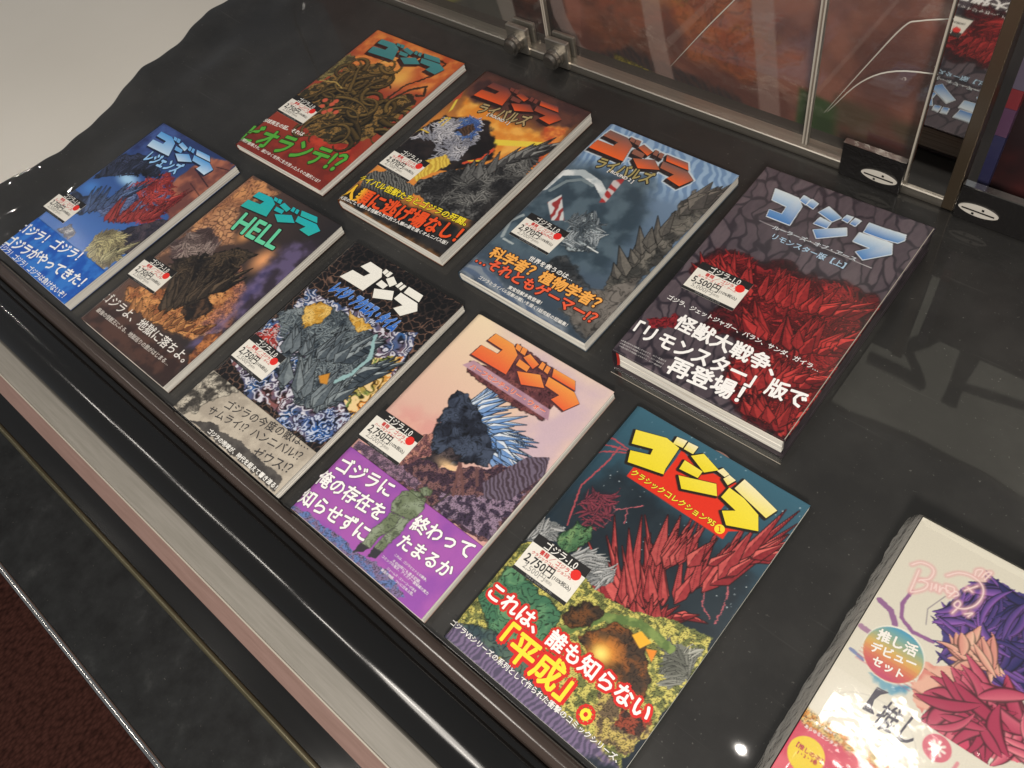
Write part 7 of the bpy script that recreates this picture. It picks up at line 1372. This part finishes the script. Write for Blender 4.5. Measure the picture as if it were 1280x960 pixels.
    {'t': '【推しの子】', 'l': (5.8, 56.9), 'r': (23.6, 56.8), 'col': (200, 70, 90), 'bold': 0.04},
    {'t': '1・2・3巻', 'l': (8.7, 52.9), 'r': (21.7, 53.8), 'col': (200, 70, 90), 'bold': 0.04},
  ],
  'logo': [
  ],
  'obi': None,
  'raw': {'band': [(25.4, 116.7), (108.9, 118.5)], 'pink': [(0.2, 80.3), (56.3, 77.7)], 'yel': (13.6, 54.4), 'badge': (27.9, 146.2), 'badger': [(10.1, 137.4), (45.5, 154.9)], 'flower': (75.5, 107.5)},
  'neon': [[(9.8, 212.2), (13.9, 217.2), (20.3, 218.5), (24.1, 215.7), (23.9, 209.2), (19.5, 205.2), (18.8, 203.9)], [(15.5, 211.1), (16.5, 202.2), (17.4, 193.4)], [(19.5, 205.2), (24.4, 205.5), (24.6, 200.9), (21.2, 196.1), (18.2, 193.2)], [(26.7, 207.2), (28.1, 202.3)], [(29.3, 204.3), (29.3, 208.3), (31.0, 204.0)], [(31.7, 208.4), (33.2, 204.0), (33.7, 208.3), (38.0, 208.2)], [(34.7, 211.4), (39.7, 212.6), (40.8, 208.7), (37.3, 207.0), (35.0, 210.8)], [(39.6, 204.7), (41.7, 210.9), (44.1, 209.5), (42.3, 206.7)], [(32.3, 218.3), (38.0, 224.8), (46.1, 227.4), (53.7, 225.0), (57.0, 218.8), (56.5, 210.1), (52.3, 203.2), (47.5, 200.5), (44.7, 201.4), (45.9, 205.4), (48.1, 203.2), (46.3, 195.0)], [(47.2, 229.0), (46.6, 233.3), (49.8, 235.6), (49.3, 229.7)], [(51.4, 230.4), (52.4, 235.1), (55.2, 237.1), (53.6, 229.6)], [(46.1, 214.8), (51.7, 222.8)], [(47.1, 217.9), (50.7, 216.6)], [(53.0, 199.1), (56.8, 202.6), (55.5, 198.7)]],
},
}

LABELS = {
'A': 'blue paperback with a bright blue paper band, its left corner next to the sheet edge',
'B': 'dark brown paperback with teal block title and rocky orange cover picture',
'C': 'orange red paperback with green caption and brown bramble cover picture',
'D': 'thick black and orange paperback with yellow and red caption lines',
'E': 'slate blue paperback with orange caption lines and grey stormy cover picture',
'F': 'thick dark grey hardcover with red tangled picture and big white caption',
'G': 'dark paperback with plain white block title and beige paper band',
'H': 'cream and pink paperback with orange title and purple paper band',
'I': 'teal paperback with big yellow title and red outlined white caption'}
STEP = {'A': .95, 'B': .95, 'C': .95, 'D': .9, 'E': .8, 'F': .75, 'G': .8, 'H': .7, 'I': .7, 'J': .6}
def price_label(b, zf, root):
    s = b['stick']; tl, tr, bl = (np.array(s[k], float) for k in ('tl', 'tr', 'bl'))
    W, Hh = 54., 36.
    ux = (tr-tl)/np.hypot(*(tr-tl)); uy = np.array([-ux[1], ux[0]]); c = (tr+bl)/2
    o = c-ux*W/2-uy*Hh/2
    base = float(max(zf(np.array([max(c[0], 8.)]), np.array([c[1]]))[0], 0))+.55
    flat = lambda u, v: np.zeros_like(np.asarray(u, float))+base
    def quad(name, x0, y0, x1, y1, colr, dz, par, th=.35):
        pts = [o+ux*x+uy*y for x, y in ((x0, y0), (x1, y0), (x1, y1), (x0, y1))]
        v = [(p[0], p[1], base+dz-th) for p in pts]+[(p[0], p[1], base+dz) for p in pts]
        return add(name, mkmesh(name, np.array(v)/1000., BOXF, [colr]*8), M['card'], par)
    card = quad('price_label', 0, 0, W, Hh, (232, 228, 218), 0, root)
    quad('label_band', 0, Hh*.77, W, Hh+.02, (26, 25, 26), .10, card, .2)
    quad('label_foot', 0, -.02, W, Hh*.085, (30, 29, 30), .10, card, .2)
    def tx(t, x0, x1, y, colr, bold=0, hs=1., name='label_lettering'):
        lettering(name, dict(t=t, l=o+ux*x0+uy*y, r=o+ux*x1+uy*y, col=colr, bold=bold, hs=hs), flat, card, M['card'], .1)
    tx('ゴジラ-1.0', W*.20, W*.80, Hh*.885, (240, 238, 232), .02, 1.15)
    tx('書籍 ／ ゴジラ：', W*.20, W*.78, Hh*.68, (206, 44, 44), .03)
    tx(s['red'], W*.10, W*.84, Hh*.565, (206, 44, 44), .02, 1.0 if len(s['red']) > 9 else .55)
    tx(s['price']+'円', W*.06, W*.58, Hh*.40, (40, 40, 42), .035, 1.15)
    tx('(10%税込)', W*.60, W*.93, Hh*.36, (50, 50, 52), .02)
    tx(s['base']+'円', W*.12, W*.52, Hh*.215, (150, 148, 144), .0)
    tx('(税別)', W*.53, W*.66, Hh*.20, (150, 148, 144), .0)
    tx('TM & © TOHO CO., LTD.', W*.25, W*.75, Hh*.042, (150, 150, 150), 0)
    cc = o+ux*W*.86+uy*Hh*.70; k = 20
    v = [(cc[0]+4.4*math.cos(2*math.pi*i/k), cc[1]+4.4*math.sin(2*math.pi*i/k), base+.45) for i in range(k)]
    v += [(x, y, base+.05) for x, y, z in v]
    f = [tuple(range(k))]+[(i, i+k, (i+1) % k+k, (i+1) % k) for i in range(k)]
    add('red_dot', mkmesh('red_dot', np.array(v)/1000., f, [(226, 40, 32)]*(2*k)), M['card'], card)
def page_block(root, x0, y0, x1, y1, z0, z1, seed, n=9, mt=None, rnd=False):
    rs = random.Random(seed); V = []; F = []
    zs = np.linspace(z0, z1, n+1)
    for i in range(n):
        j = [rs.uniform(-.35, .25) for _ in range(3)]
        xs = x0+(5.2*max(0, (i+1-n*.55)/(n*.45))**2 if rnd else 0)+(1.2*max(0, 1-i/2.) if rnd else 0)
        v, f = box_vf(xs, y0+j[0], zs[i]+.02, x1+j[1], y1+j[2], zs[i+1]-.02, len(V)); V += v; F += f
    return add('page_block', mkmesh('page_block', np.array(V)/1000., F), mt or M['pages'], root)
def make_book(k, b):
    root = empty('book', (b['x'], b['y'], 0), b['rot']); tag(root, LABELS[k], 'book', 'books laid out on the black sheet')
    w, h, t = b['w'], b['h'], b['t']; hard = k == 'F'; seed = ord(k)
    rs = np.random.RandomState(seed); ph = rs.uniform(0, 6, 3)
    def zf(u, v):
        u = np.asarray(u, float); v = np.asarray(v, float)
        z = t+.35*np.sin(u/40+ph[0])*np.sin(v/60+ph[1])
        if not hard: z = z-2.2*np.clip((6-u)/6, 0, 1)**2+.5*np.clip((u-w+40)/40, 0, 1)**2*np.sin(v/70+ph[2])
        return z
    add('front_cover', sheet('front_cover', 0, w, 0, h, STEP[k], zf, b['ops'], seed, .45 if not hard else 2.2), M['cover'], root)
    edge_c = paint(b['ops'], np.array([[2., 2., 2.]]), np.array([[h*.2, h*.5, h*.8]]), seed).mean((0, 1))
    # spine: rounded strip down the bound side
    tt = np.linspace(0, 1, 9); zz = .4+(t-2.3)*(1-tt) if not hard else .2+(t-.4)*(1-tt); xx = -1.4*np.sin(np.pi*tt)**.7
    V = [(x, y, z) for y in (0, h) for x, z in zip(xx, zz)]; F = [(i, i+1, i+10, i+9) for i in range(8)]
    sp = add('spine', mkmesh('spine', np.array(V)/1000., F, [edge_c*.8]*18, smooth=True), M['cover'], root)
    ov = 3.2 if hard else .5; bt = 2.6 if hard else .5
    page_block(root, .6 if not hard else 4, ov, w-ov, h-ov, bt, t-(2.3 if hard else .95), seed, 12 if hard else 9, None, not hard)
    v, f = box_vf(0, 0, .05, w, h, bt)
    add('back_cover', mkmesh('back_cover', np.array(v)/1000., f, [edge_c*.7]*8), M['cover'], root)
    if hard:
        # jacket flap folded round the open side, red head band at the spine, clear sleeve peeking out below
        ops = b['ops'][:1]
        sd = sheet('jacket_fold', 0, t-2.6, 2, h-1, 1.0, lambda u, v: 0*u, ops, 3, .3)
        o = add('jacket_fold', sd, M['cover'], root); o.rotation_euler = (0, math.radians(90), 0); o.location = ((w-.8)/1000., 0, (t-.3)/1000.)
        q = [(.2+1.6*math.sin(a), 2.6, t/2+.42*t*math.cos(a)) for a in np.linspace(0, math.pi, 9)]
        V = q+[(x+3.2, 2.6, t/2+(z-t/2)*.8) for x, y, z in q]; F = [(i, i+1, i+10, i+9) for i in range(8)]
        add('head_band', mkmesh('head_band', np.array(V)/1000., F, [(190, 50, 40)]*18), M['matte'], root)
        v, f = box_vf(-1, -5, .02, w+1.5, 0, .35); add('clear_sleeve', mkmesh('clear_sleeve', np.array(v)/1000., f), M['film'], root)
        for nm, a in (('sleeve_edge', (-1, -5.4, .02, w+1.5, -5, .5)), ('sleeve_edge', (w-1.5, 1, t+.3, w-.9, h-2, t+.75))):
            v, f = box_vf(*a); add(nm, mkmesh(nm, np.array(v)/1000., f), M['edge'], root)
    zo = 0.
    if b['obi']:
        ob = b['obi']; zob = lambda u, v: zf(u, v)+.35
        band = add('paper_band', sheet('paper_band', 0, w+.2, 0, ob['v1'], STEP[k], zob, ob['ops'], seed+40, .35), M['matte'], root)
        fl = [(w+.35, 0, t), (w+.35, ob['v1'], t), (w+.35, ob['v1'], .6), (w+.35, 0, .6)]
    for polys, c0, c1 in b['logo']:
        poly_letters('title_lettering', polys, c0, c1, zf, root, M['ink'])
    for T in b['texts']:
        if T.get('obi'): lettering('caption_lettering', T, zob, band, M['ink'])
        else: lettering('caption_lettering', T, zf, root, M['ink'])
    price_label(b, zf, root)
    return root
roots = {k: make_book(k, BOOKS[k]) for k in 'ABCDEFGHI'}
def index_tab(root, u, h, colr):
    q = [(u+9*math.cos(a), h+3.6*math.sin(a)) for a in np.linspace(0, math.pi, 9)]
    V = [(x, y, 3.) for x, y in q]+[(x, y, 3.5) for x, y in q]; k = len(q)
    F = [tuple(range(k-1, -1, -1)), tuple(range(k, 2*k))]+[(i, (i+1) % k, (i+1) % k+k, i+k) for i in range(k)]
    add('index_tab', mkmesh('index_tab', np.array(V)/1000., F, [colr]*(2*k)), M['matte'], root)
index_tab(roots['G'], 78, BOOKS['G']['h'], (150, 146, 138)); index_tab(roots['I'], 86, BOOKS['I']['h'], (196, 150, 138))

# ------------------------------------------------------------------ shrink wrapped set
b = BOOKS['J']; raw = b['raw']; w, h, t = b['w'], b['h'], b['t']
setr = empty('boxed_set', (b['x'], b['y'], 0), b['rot'])
tag(setr, 'thick white boxed set in crinkled clear shrink wrap with round rainbow badge', 'boxed set')
ops = list(b['ops'])
def catmull(q):
    q = np.array(q, float)
    if len(q) < 3: return [tuple(x) for x in q]
    e = np.concatenate([[2*q[0]-q[1]], q, [2*q[-1]-q[-2]]]); out = []
    for i in range(1, len(e)-2):
        for t in np.linspace(0, 1, 6)[:-1]:
            out.append(tuple(.5*((2*e[i])+(-e[i-1]+e[i+1])*t+(2*e[i-1]-5*e[i]+4*e[i+1]-e[i+2])*t*t+(-e[i-1]+3*e[i]-3*e[i+1]+e[i+2])*t**3)))
    return out+[tuple(q[-1])]
b['neon'] = [catmull(q) for q in b['neon']]
for q in b['neon']: ops.append(('S', q, 3.4, (232, 176, 176), dict(e=1.4, a=.75)))
for q in b['neon']: ops.append(('S', q, .9, (250, 226, 222), dict(e=.4)))
vb = raw['band'][0][1]; vp = raw['pink'][0][1]-1
ops.append(('P', [(-5, vp), (300, vp), (300, vb), (-5, vb)], (228, 222, 208), dict(e=.3)))
ops.append(('D', (38, 92), 30, 22, (206, 200, 188), dict(e=.04))); ops.append(('D', (38, 92), 29.4, 21.4, (230, 225, 212), dict(e=.03)))
ops.append(('P', [(-5, -5), (300, -5), (300, vp), (-5, vp)], (208, 74, 98), dict(e=2.5, w=2.5, tex='cloud', col2=(222, 100, 116), s=14)))
ops.append(('P', [(-5, vp-9), (62, vp-5), (62, vp+1), (-5, vp+1)], (222, 150, 70), dict(e=2, w=2, tex='leaf', col2=(226, 196, 130), s=3)))
fx, fy = raw['flower']
ops.append(('D', (fx, fy), 9, 9, (216, 110, 128), dict(e=.08)))
for a in range(8): ops.append(('S', [(fx, fy), (fx+4.8*math.cos(a*math.pi/4), fy+4.8*math.sin(a*math.pi/4))], 1.7, (240, 228, 220), dict(e=.5)))
ops.append(('S', [(fx+8, fy-13), (fx+13, fy-8), (fx+13.5, fy-1)], 2.2, (224, 150, 158), dict(e=.4)))
yx, yy = raw['yel']; ops.append(('D', (yx, yy), 12, 12, (238, 208, 60), dict(e=.05)))
bx_, by_ = raw['badge']; ops.append(('D', (bx_, by_), 20.4, 20.4, (244, 238, 226), dict(e=.05)))
for i in range(14):
    f_ = i/13.; cc = [(86, 160, 190), (150, 176, 150), (224, 180, 96), (214, 110, 92), (196, 74, 110)]; j = min(int(f_*4), 3); g_ = f_*4-j
    c_ = tuple(np.array(cc[j])*(1-g_)+np.array(cc[j+1])*g_)
    lim = 18.8*(1-2*i/14.)
    pts = [(bx_+18.8*math.cos(a), by_+min(18.8*math.sin(a), lim)) for a in np.linspace(0, 2*math.pi, 49)[:-1]]
    ops.append(('P', pts, c_, dict(e=.9 if i else .3)))
zj = lambda u, v: t+0*np.asarray(u, float)
add('front_cover', sheet('front_cover', 0, w, 0, h, STEP['J'], zj, ops, 91, 1.0), M['cover'], setr)
m, nt, b2 = mat('grey_board', (.36, .34, .31), .5); M['board'] = m
page_block(setr, .4, .4, w-.4, h-.4, .5, t-1.05, 77, 7, M['board'])
for T in b['texts']: lettering('caption_lettering', T, zj, setr, M['ink'], .2)
# film: a rounded crinkled shell around the box
def film_shell():
    nu, nv, na = 40, 56, 7; V = []; F = []
    def crink(x, y): return .7*(fbm(np.array([x/16.+40]), np.array([y/16.+20]), 5, 3)[0]-.5)
    us = np.linspace(-.7, w+.7, nu); vs = np.linspace(-.7, h+.7, nv)
    for y in vs:
        for x in us:
            e = min(x+.7, w+.7-x, y+.7, h+.7-y)
            V.append((x, y, t+.9+max(0, crink(x, y))-1.2*max(0, 1-e/3.)))
    for i in range(nv-1):
        for j in range(nu-1):
            a = i*nu+j; F.append((a, a+1, a+nu+1, a+nu))
    ring = [(x, vs[0]) for x in us]+[(us[-1], y) for y in vs[1:]]+[(x, vs[-1]) for x in us[::-1][1:]]+[(us[0], y) for y in vs[::-1][1:-1]]
    k0 = len(V); k = len(ring)
    for a in range(na):
        z = (t+.3)*(1-a/(na-1))+.15; out = 9.0*(a/(na-1))**.8
        for (x, y) in ring:
            nx_ = -1 if x < 0 else (1 if x > w else 0); ny_ = -1 if y < 0 else (1 if y > h else 0)
            o_ = out*(.8+.4*fbm(np.array([(x+y*1.7)/14.+a*.35+30]), np.array([(x-y)/16.+a*.8+60]), 7, 3)[0])
            V.append((x+nx_*o_, y+ny_*o_, z))
    for a in range(na-1):
        for i in range(k):
            p_ = k0+a*k+i; q_ = k0+a*k+(i+1) % k; F.append((p_, q_, q_+k, p_+k))
    nf = (nu-1)*(nv-1)
    return mkmesh('shrink_wrap', np.array(V)/1000., F, smooth=True), nf
fm, nf = film_shell()
fo = add('shrink_wrap', fm, M['film'], setr); fm.materials.append(M['filmside'])
for i_, p_ in enumerate(fm.polygons):
    if i_ >= nf: p_.material_index = 1

# book with grey page edges behind the set
bk = empty('book', (.072, .345, 0), math.radians(2)); tag(bk, 'grey edged book with orange spine tip lying behind the white boxed set', 'book')
m, nt, b2 = mat('grey_pages', (.2, .2, .19), .6); M['greypages'] = m
page_block(bk, 0, 0, 128, 180, .5, 22, 5, 10, M['greypages'])
v, f = box_vf(-1, -1, 22, 130, 182, 22.6); add('front_cover', mkmesh('front_cover', np.array(v)/1000., f, [(60, 56, 54)]*8), M['cover'], bk)
v, f = box_vf(8, -1.6, .5, 128, -.4, 22); add('spine', mkmesh('spine', np.array(v)/1000., f, [(226, 120, 40)]*8), M['cover'], bk)

# ------------------------------------------------------------------ back of the case
YB = .660
ch = extrude_profile('back_channel', [(.6515, -.004), (.6515, .0085), (.6525, .0095), (.6685, .0095), (.6695, .0085), (.6695, -.004)], GX0+.2, GX1, M['brushed'], smooth=False)
tag(ch, 'brushed metal channel along the back of the case', 'metal channel')
def acrylic(x0, x1, label):
    r = empty('acrylic_panel', ((x0+x1)/2, YB, .0095)); tag(r, label, 'panel', 'clear panels along the back')
    def p(o): o.parent = r; o.location = (-(x0+x1)/2, -YB, -.0095); return o
    p(box('pane', x0+.002, YB-.0024, .0095, x1-.002, YB+.0024, .25, M['acrylic']))
    p(box('polished_edge', x0+.0002, YB-.0025, .0095, x0+.002, YB+.0025, .25, M['edge'])); p(box('polished_edge', x1-.002, YB-.0025, .0095, x1-.0002, YB+.0025, .25, M['edge']))
acrylic(-1.25, -.652, 'clear acrylic back panel held by the left knob clamp')
acrylic(-.651, -.303, 'clear acrylic back panel held by the right knob clamp')
acrylic(-.3015, -.192, 'narrow clear acrylic back panel beside the mirror post')
def clamp(x, label):
    r = empty('panel_clamp', (x, YB-.012, .0)); tag(r, label, 'clamp', 'knob clamps on the back panels')
    box('clamp_plate', -.017, .001, .0005, .017, .0085, .036, M['brushed'], r, .0012)
    box('rear_plate', -.017, .0155, .0096, .017, .0205, .036, M['brushed'], r, .0012)
    k = 24; prof = [(0, .0125), (-.006, .0125), (-.0065, .0115), (-.012, .0115), (-.0125, .0095), (-.017, .0085), (-.0175, .006)]
    V = [(rr*math.cos(2*math.pi*i/k), y, .0165+rr*math.sin(2*math.pi*i/k)) for y, rr in prof for i in range(k)]
    F = [(a*k+i, a*k+(i+1) % k, (a+1)*k+(i+1) % k, (a+1)*k+i) for a in range(len(prof)-1) for i in range(k)]+[tuple(range((len(prof)-1)*k, len(prof)*k))]
    o = add('knob', mkmesh('knob', V, F, smooth=False), M['knob'], r, (0, .001, 0))
clamp(-.697, 'steel knob clamp on the left of the panel joint'); clamp(-.632, 'steel knob clamp on the right of the panel joint')
# mirror post and dark bar
post = box('mirror_post', -.189, YB-.006, .0, -.152, YB+.004, .25, M['mirror'] if 'mirror' in M else M['chrome'])
tag(post, 'polished mirror post reflecting the dark hardcover', 'post')
bar = box('door_bar', -.1515, YB-.010, .0, -.140, YB+.006, .25, M['bar'] if 'bar' in M else M['lip'], bevel=.001)
tag(bar, 'dark brown metal bar upright next to the mirror post', 'bar')
m, nt, b2 = mat('black_lock_plate', (.012, .011, .011), .22, spec=.6)
n = noise(nt, 220, 3); bump(nt, b2, n.outputs['Fac'], .35, .002); M['plate'] = m
def lock(x0, x1, zc_, xo, label):
    r = empty('door_lock', ((x0+x1)/2, YB-.012, 0)); tag(r, label, 'lock', 'oval door locks'); cx = (x0+x1)/2
    box('lock_plate', x0-cx, -.003, .0, x1-cx, .004, .040, M['plate'], r, .001)
    box('top_edge', x0-cx, -.0035, .0402, x1-cx, .004, .0415, M['chrome'], r)
    k = 28; V = [(xo-cx+.0185*math.copysign(abs(math.cos(a))**1.0, math.cos(a)), -.0045, zc_+.0062*math.copysign(abs(math.sin(a))**1.25, math.sin(a))) for a in np.linspace(0, 2*math.pi, k+1)[:-1]]
    V += [(x, -.003, z) for x, y, z in V]
    F = [tuple(range(k))]+[(i, i+k, (i+1) % k+k, (i+1) % k) for i in range(k)]
    ov = add('oval_face', mkmesh('oval_face', V, F), M['cream'], r)
    box('slot', xo-cx-.015, -.0052, zc_-.0006, xo-cx+.015, -.0046, zc_+.0006, M['black'], ov)
    for s in (-1, 1): box('screw', xo-cx-.001+s*.004, -.0052, zc_+s*.0035-.001, xo-cx+.001+s*.004, -.0046, zc_+s*.0035+.001, M['black'], ov)
lock(-.256, -.192, .015, -.214, 'black lock plate with white oval keyhole left of the mirror post')
lock(-.138, -.055, .017, -.117, 'black lock plate with white oval keyhole right of the dark bar')
GLARE_RIDGES = [[(-388.2, 157.6), (-406.5, 132.7), (-441.4, 88.3), (-485.7, 28.9)], [(-191.6, 172.8), (-223.3, 161.4), (-236.9, 151.2), (-260.8, 106.3), (-295.9, 36.1)], [(-184.4, 118.3), (-233.5, 106.7), (-264.8, 83.3), (-292.7, 38.4)]]
BACK_OPS = [
    ('P', [(-2000, -200), (900, -200), (900, 900), (-2000, 900)], (106, 62, 56), {'tex': 'cloud', 'col2': (150, 94, 80), 's': 50}),
    ('P', [(-794.4, 62.0), (-654.4, 95.6), (-657.2, -88.6), (-764.8, -47.3)], (44, 26, 26), {'tex': 'cloud', 'col2': (70, 36, 32), 's': 30, 'e': 8, 'w': 10}),
    ('P', [(-650.9, 115.9), (-535.6, 142.0), (-502.7, 34.8), (-596.3, -29.5)], (104, 60, 50), {'tex': 'cloud', 'col2': (136, 80, 62), 's': 22, 'w': 10, 'e': 6}),
    ('P', [(-495.7, 97.0), (-381.9, 144.5), (-372.0, 25.8), (-475.3, 32.9)], (140, 72, 52), {'tex': 'rock', 'col2': (170, 96, 62), 's': 26, 'w': 10, 'e': 8, 'ink': 0.2}),
    ('P', [(-675.8, -31.6), (-555.2, 18.4), (-475.4, 11.4), (-327.9, -22.6), (-305.6, -123.1), (-476.1, -109.6)], (52, 44, 50), {'tex': 'hatch', 'col2': (76, 54, 54), 's': 10, 'w': 10, 'e': 7, 'dir': 0.6}),
    ('P', [(-1201.9, -8.9), (-787.8, 84.9), (-755.3, -7.5), (-889.8, -46.5)], (78, 76, 72), {'tex': 'cloud', 'col2': (60, 60, 60), 's': 30, 'e': 4}),
    ('P', [(-1042.2, -36.0), (-963.9, 21.4), (-804.8, 25.8), (-878.4, -12.9)], (120, 116, 66), {'e': 3}),
    ('P', [(-787.8, 84.9), (-751.2, 93.2), (-742.8, -15.9), (-766.6, -30.3)], (128, 120, 114), {'e': 2}),
    ('S', [(-675.1, 90.6), (-665.5, 29.7), (-643.2, -11.6), (-584.1, -35.0), (-475.9, -70.8), (-361.5, -100.3)], 22, (150, 130, 126), {'e': 1.5, 'a': 0.8}),
    ('S', [(-530.3, 125.3), (-517.5, 30.2), (-499.0, -40.5)], 26, (166, 138, 132), {'e': 1.5, 'a': 0.8}),
    ('S', [(-391.8, 158.6), (-376.3, 54.9), (-357.6, -70.7)], 26, (160, 128, 122), {'e': 1.5, 'a': 0.8}),
    ('P', [(-583.0, 2.8), (-464.4, -16.1), (-466.5, -45.0), (-586.0, -28.4)], (168, 154, 52), {'tex': 'leaf', 'col2': (120, 106, 44), 's': 5, 'e': 1.2}),
    ('P', [(-335.0, 39.0), (-277.5, 29.7), (-269.2, -104.6), (-334.9, -98.1)], (40, 66, 30), {'e': 4, 'tex': 'cloud', 'col2': (52, 80, 38), 's': 30}),
    ('P', [(-294.7, 43.4), (-204.9, 38.1), (-190.2, -64.4), (-280.2, -84.6)], (92, 74, 58), {'e': 8, 'tex': 'cloud', 'col2': (110, 70, 60), 's': 30}),
    ('P', [(-254.4, 13.0), (-207.1, 11.7), (-202.2, -18.3), (-251.4, -18.2)], (84, 34, 34), {'e': 2}),
]
RIGHT_OPS = [('P', [(-2000, -200), (900, -200), (900, 900), (-2000, 900)], (40, 28, 30), {'tex': 'cloud', 'col2': (70, 34, 34), 's': 40})]

m = print_mat('poster_print', .45, .1, .1); M['poster'] = m
def standing(name, ops, x0, x1, z0, z1, y, step, seed, th=.003):
    nu = int((x1-x0)/step)+1; nv = int((z1-z0)/step)+1
    uu, vv = np.meshgrid(np.linspace(x0, x1, nu), np.linspace(z0, z1, nv))
    C = paint(ops, uu, vv, seed).reshape(-1, 3)
    V = np.stack([uu/1000., np.full(uu.shape, y), vv/1000.], -1).reshape(-1, 3); idx = np.arange(nu*nv).reshape(nv, nu)
    F = np.stack([idx[:-1, :-1], idx[:-1, 1:], idx[1:, 1:], idx[1:, :-1]], -1).reshape(-1, 4)
    o = add(name, mkmesh(name, V, F, C), M['poster']); s = o.modifiers.new('thickness', 'SOLIDIFY'); s.thickness = th; s.offset = -1 
    return o
po = standing('poster', BACK_OPS, -1200, -195, -20, 245, 0.7, 2.0, 7)
tag(po, 'dark red smoky poster standing behind the clear back panels', 'poster')
ro = standing('poster', RIGHT_OPS, -135, 420, -20, 245, 0.698, 4.0, 9)
tag(ro, 'almost black poster standing behind the right lock plate', 'poster')
# crumpled clear sleeve in front of the red poster
nu, nv = 120, 50; uu, vv = np.meshgrid(np.linspace(-.62, -.20, nu), np.linspace(.0, .24, nv))
dy = .010*(fbm(uu*9+30, vv*9+7, 4, 3)-.5)+.006*np.abs(np.sin((uu*1.0-vv*.9)*17+2*fbm(uu*4+3, vv*4+9, 6, 2)))
V = np.stack([uu, .684+dy, vv], -1).reshape(-1, 3); idx = np.arange(nu*nv).reshape(nv, nu)
F = np.stack([idx[:-1, :-1], idx[:-1, 1:], idx[1:, 1:], idx[1:, :-1]], -1).reshape(-1, 4)
sl = add('clear_sleeve', mkmesh('clear_sleeve', V, F, smooth=True), M['sleeve']); tag(sl, 'crumpled clear plastic sleeve over the dark red poster', 'plastic sleeve')
for q_ in GLARE_RIDGES:  # pale milky ridges added for the glare streaks across the sleeve
    q_ = catmull(q_); V = []; F = []
    for i_, (x_, z_) in enumerate(q_):
        w_ = .00055*math.sin(math.pi*min(max((i_+.4)/len(q_), .03), .98))+.0002
        d_ = np.array(q_[min(i_+1, len(q_)-1)])-np.array(q_[max(i_-1, 0)]); d_ = d_/np.hypot(*d_); n_ = (-d_[1], d_[0])
        V += [(x_/1000+n_[0]*w_, .6815, z_/1000+n_[1]*w_), (x_/1000, .6800, z_/1000), (x_/1000-n_[0]*w_, .6815, z_/1000-n_[1]*w_)]
    for i_ in range(len(q_)-1):
        a_ = i_*3; F += [(a_, a_+1, a_+4, a_+3), (a_+1, a_+2, a_+5, a_+4)]
    add('glare_ridge', mkmesh('glare_ridge', V, F, smooth=True), M['filmside'], sl)
# slim standing box behind the bar
g = empty('slim_box', (-.118, .682, 0)); tag(g, 'slim purple box with red top standing behind the dark bar', 'box')
for nm, z0, z1, c in (('lower_panel', .0, .075, (46, 46, 78)), ('middle_panel', .0755, .105, (86, 58, 84)), ('red_panel', .1055, .125, (120, 44, 50)), ('upper_panel',   .1255, .24, (92, 84, 100))):
    box(nm, -.016, -.004, z0, -.006, .004, z1, M['poster'], g, c=c)

# lit shop sign on the wall behind the case; the glossy sheet mirrors its lower letters
sgn = empty('wall_sign', (-.1, 1.30, .83)); tag(sgn, 'lit white shop sign with black letters mirrored in the glossy black sheet', 'sign')
m, nt, b2 = mat('lit_sign_face', (.8, .78, .66), .5)
b2.inputs['Emission Color'].default_value = (1, .98, .80, 1); b2.inputs['Emission Strength'].default_value = .6; M['signface'] = m
box('sign_face', -.345, 0, .0, .75, .05, .62, M['signface'], sgn)
box('sign_frame', -.375, -.004, -.03, .78, .052, -.001, M['plate'], sgn); box('sign_frame', -.375, -.004, .621, .78, .052, .65, M['plate'], sgn)
for ch_, x0, x1 in (('ス', -.27, -.10), ('ト', -.065, .13)):
    X, F, DZ = text_geo(ch_, .045); lo, hi = X.min(0), X.max(0); q = (X-lo)/(hi-lo)
    V = np.c_[x0+q[:, 0]*(x1-x0), -.003+DZ*.01, .395-(.275)*(1-q[:, 1])]
    add('sign_lettering', mkmesh('sign_lettering', V, F), M['signblack'], sgn)
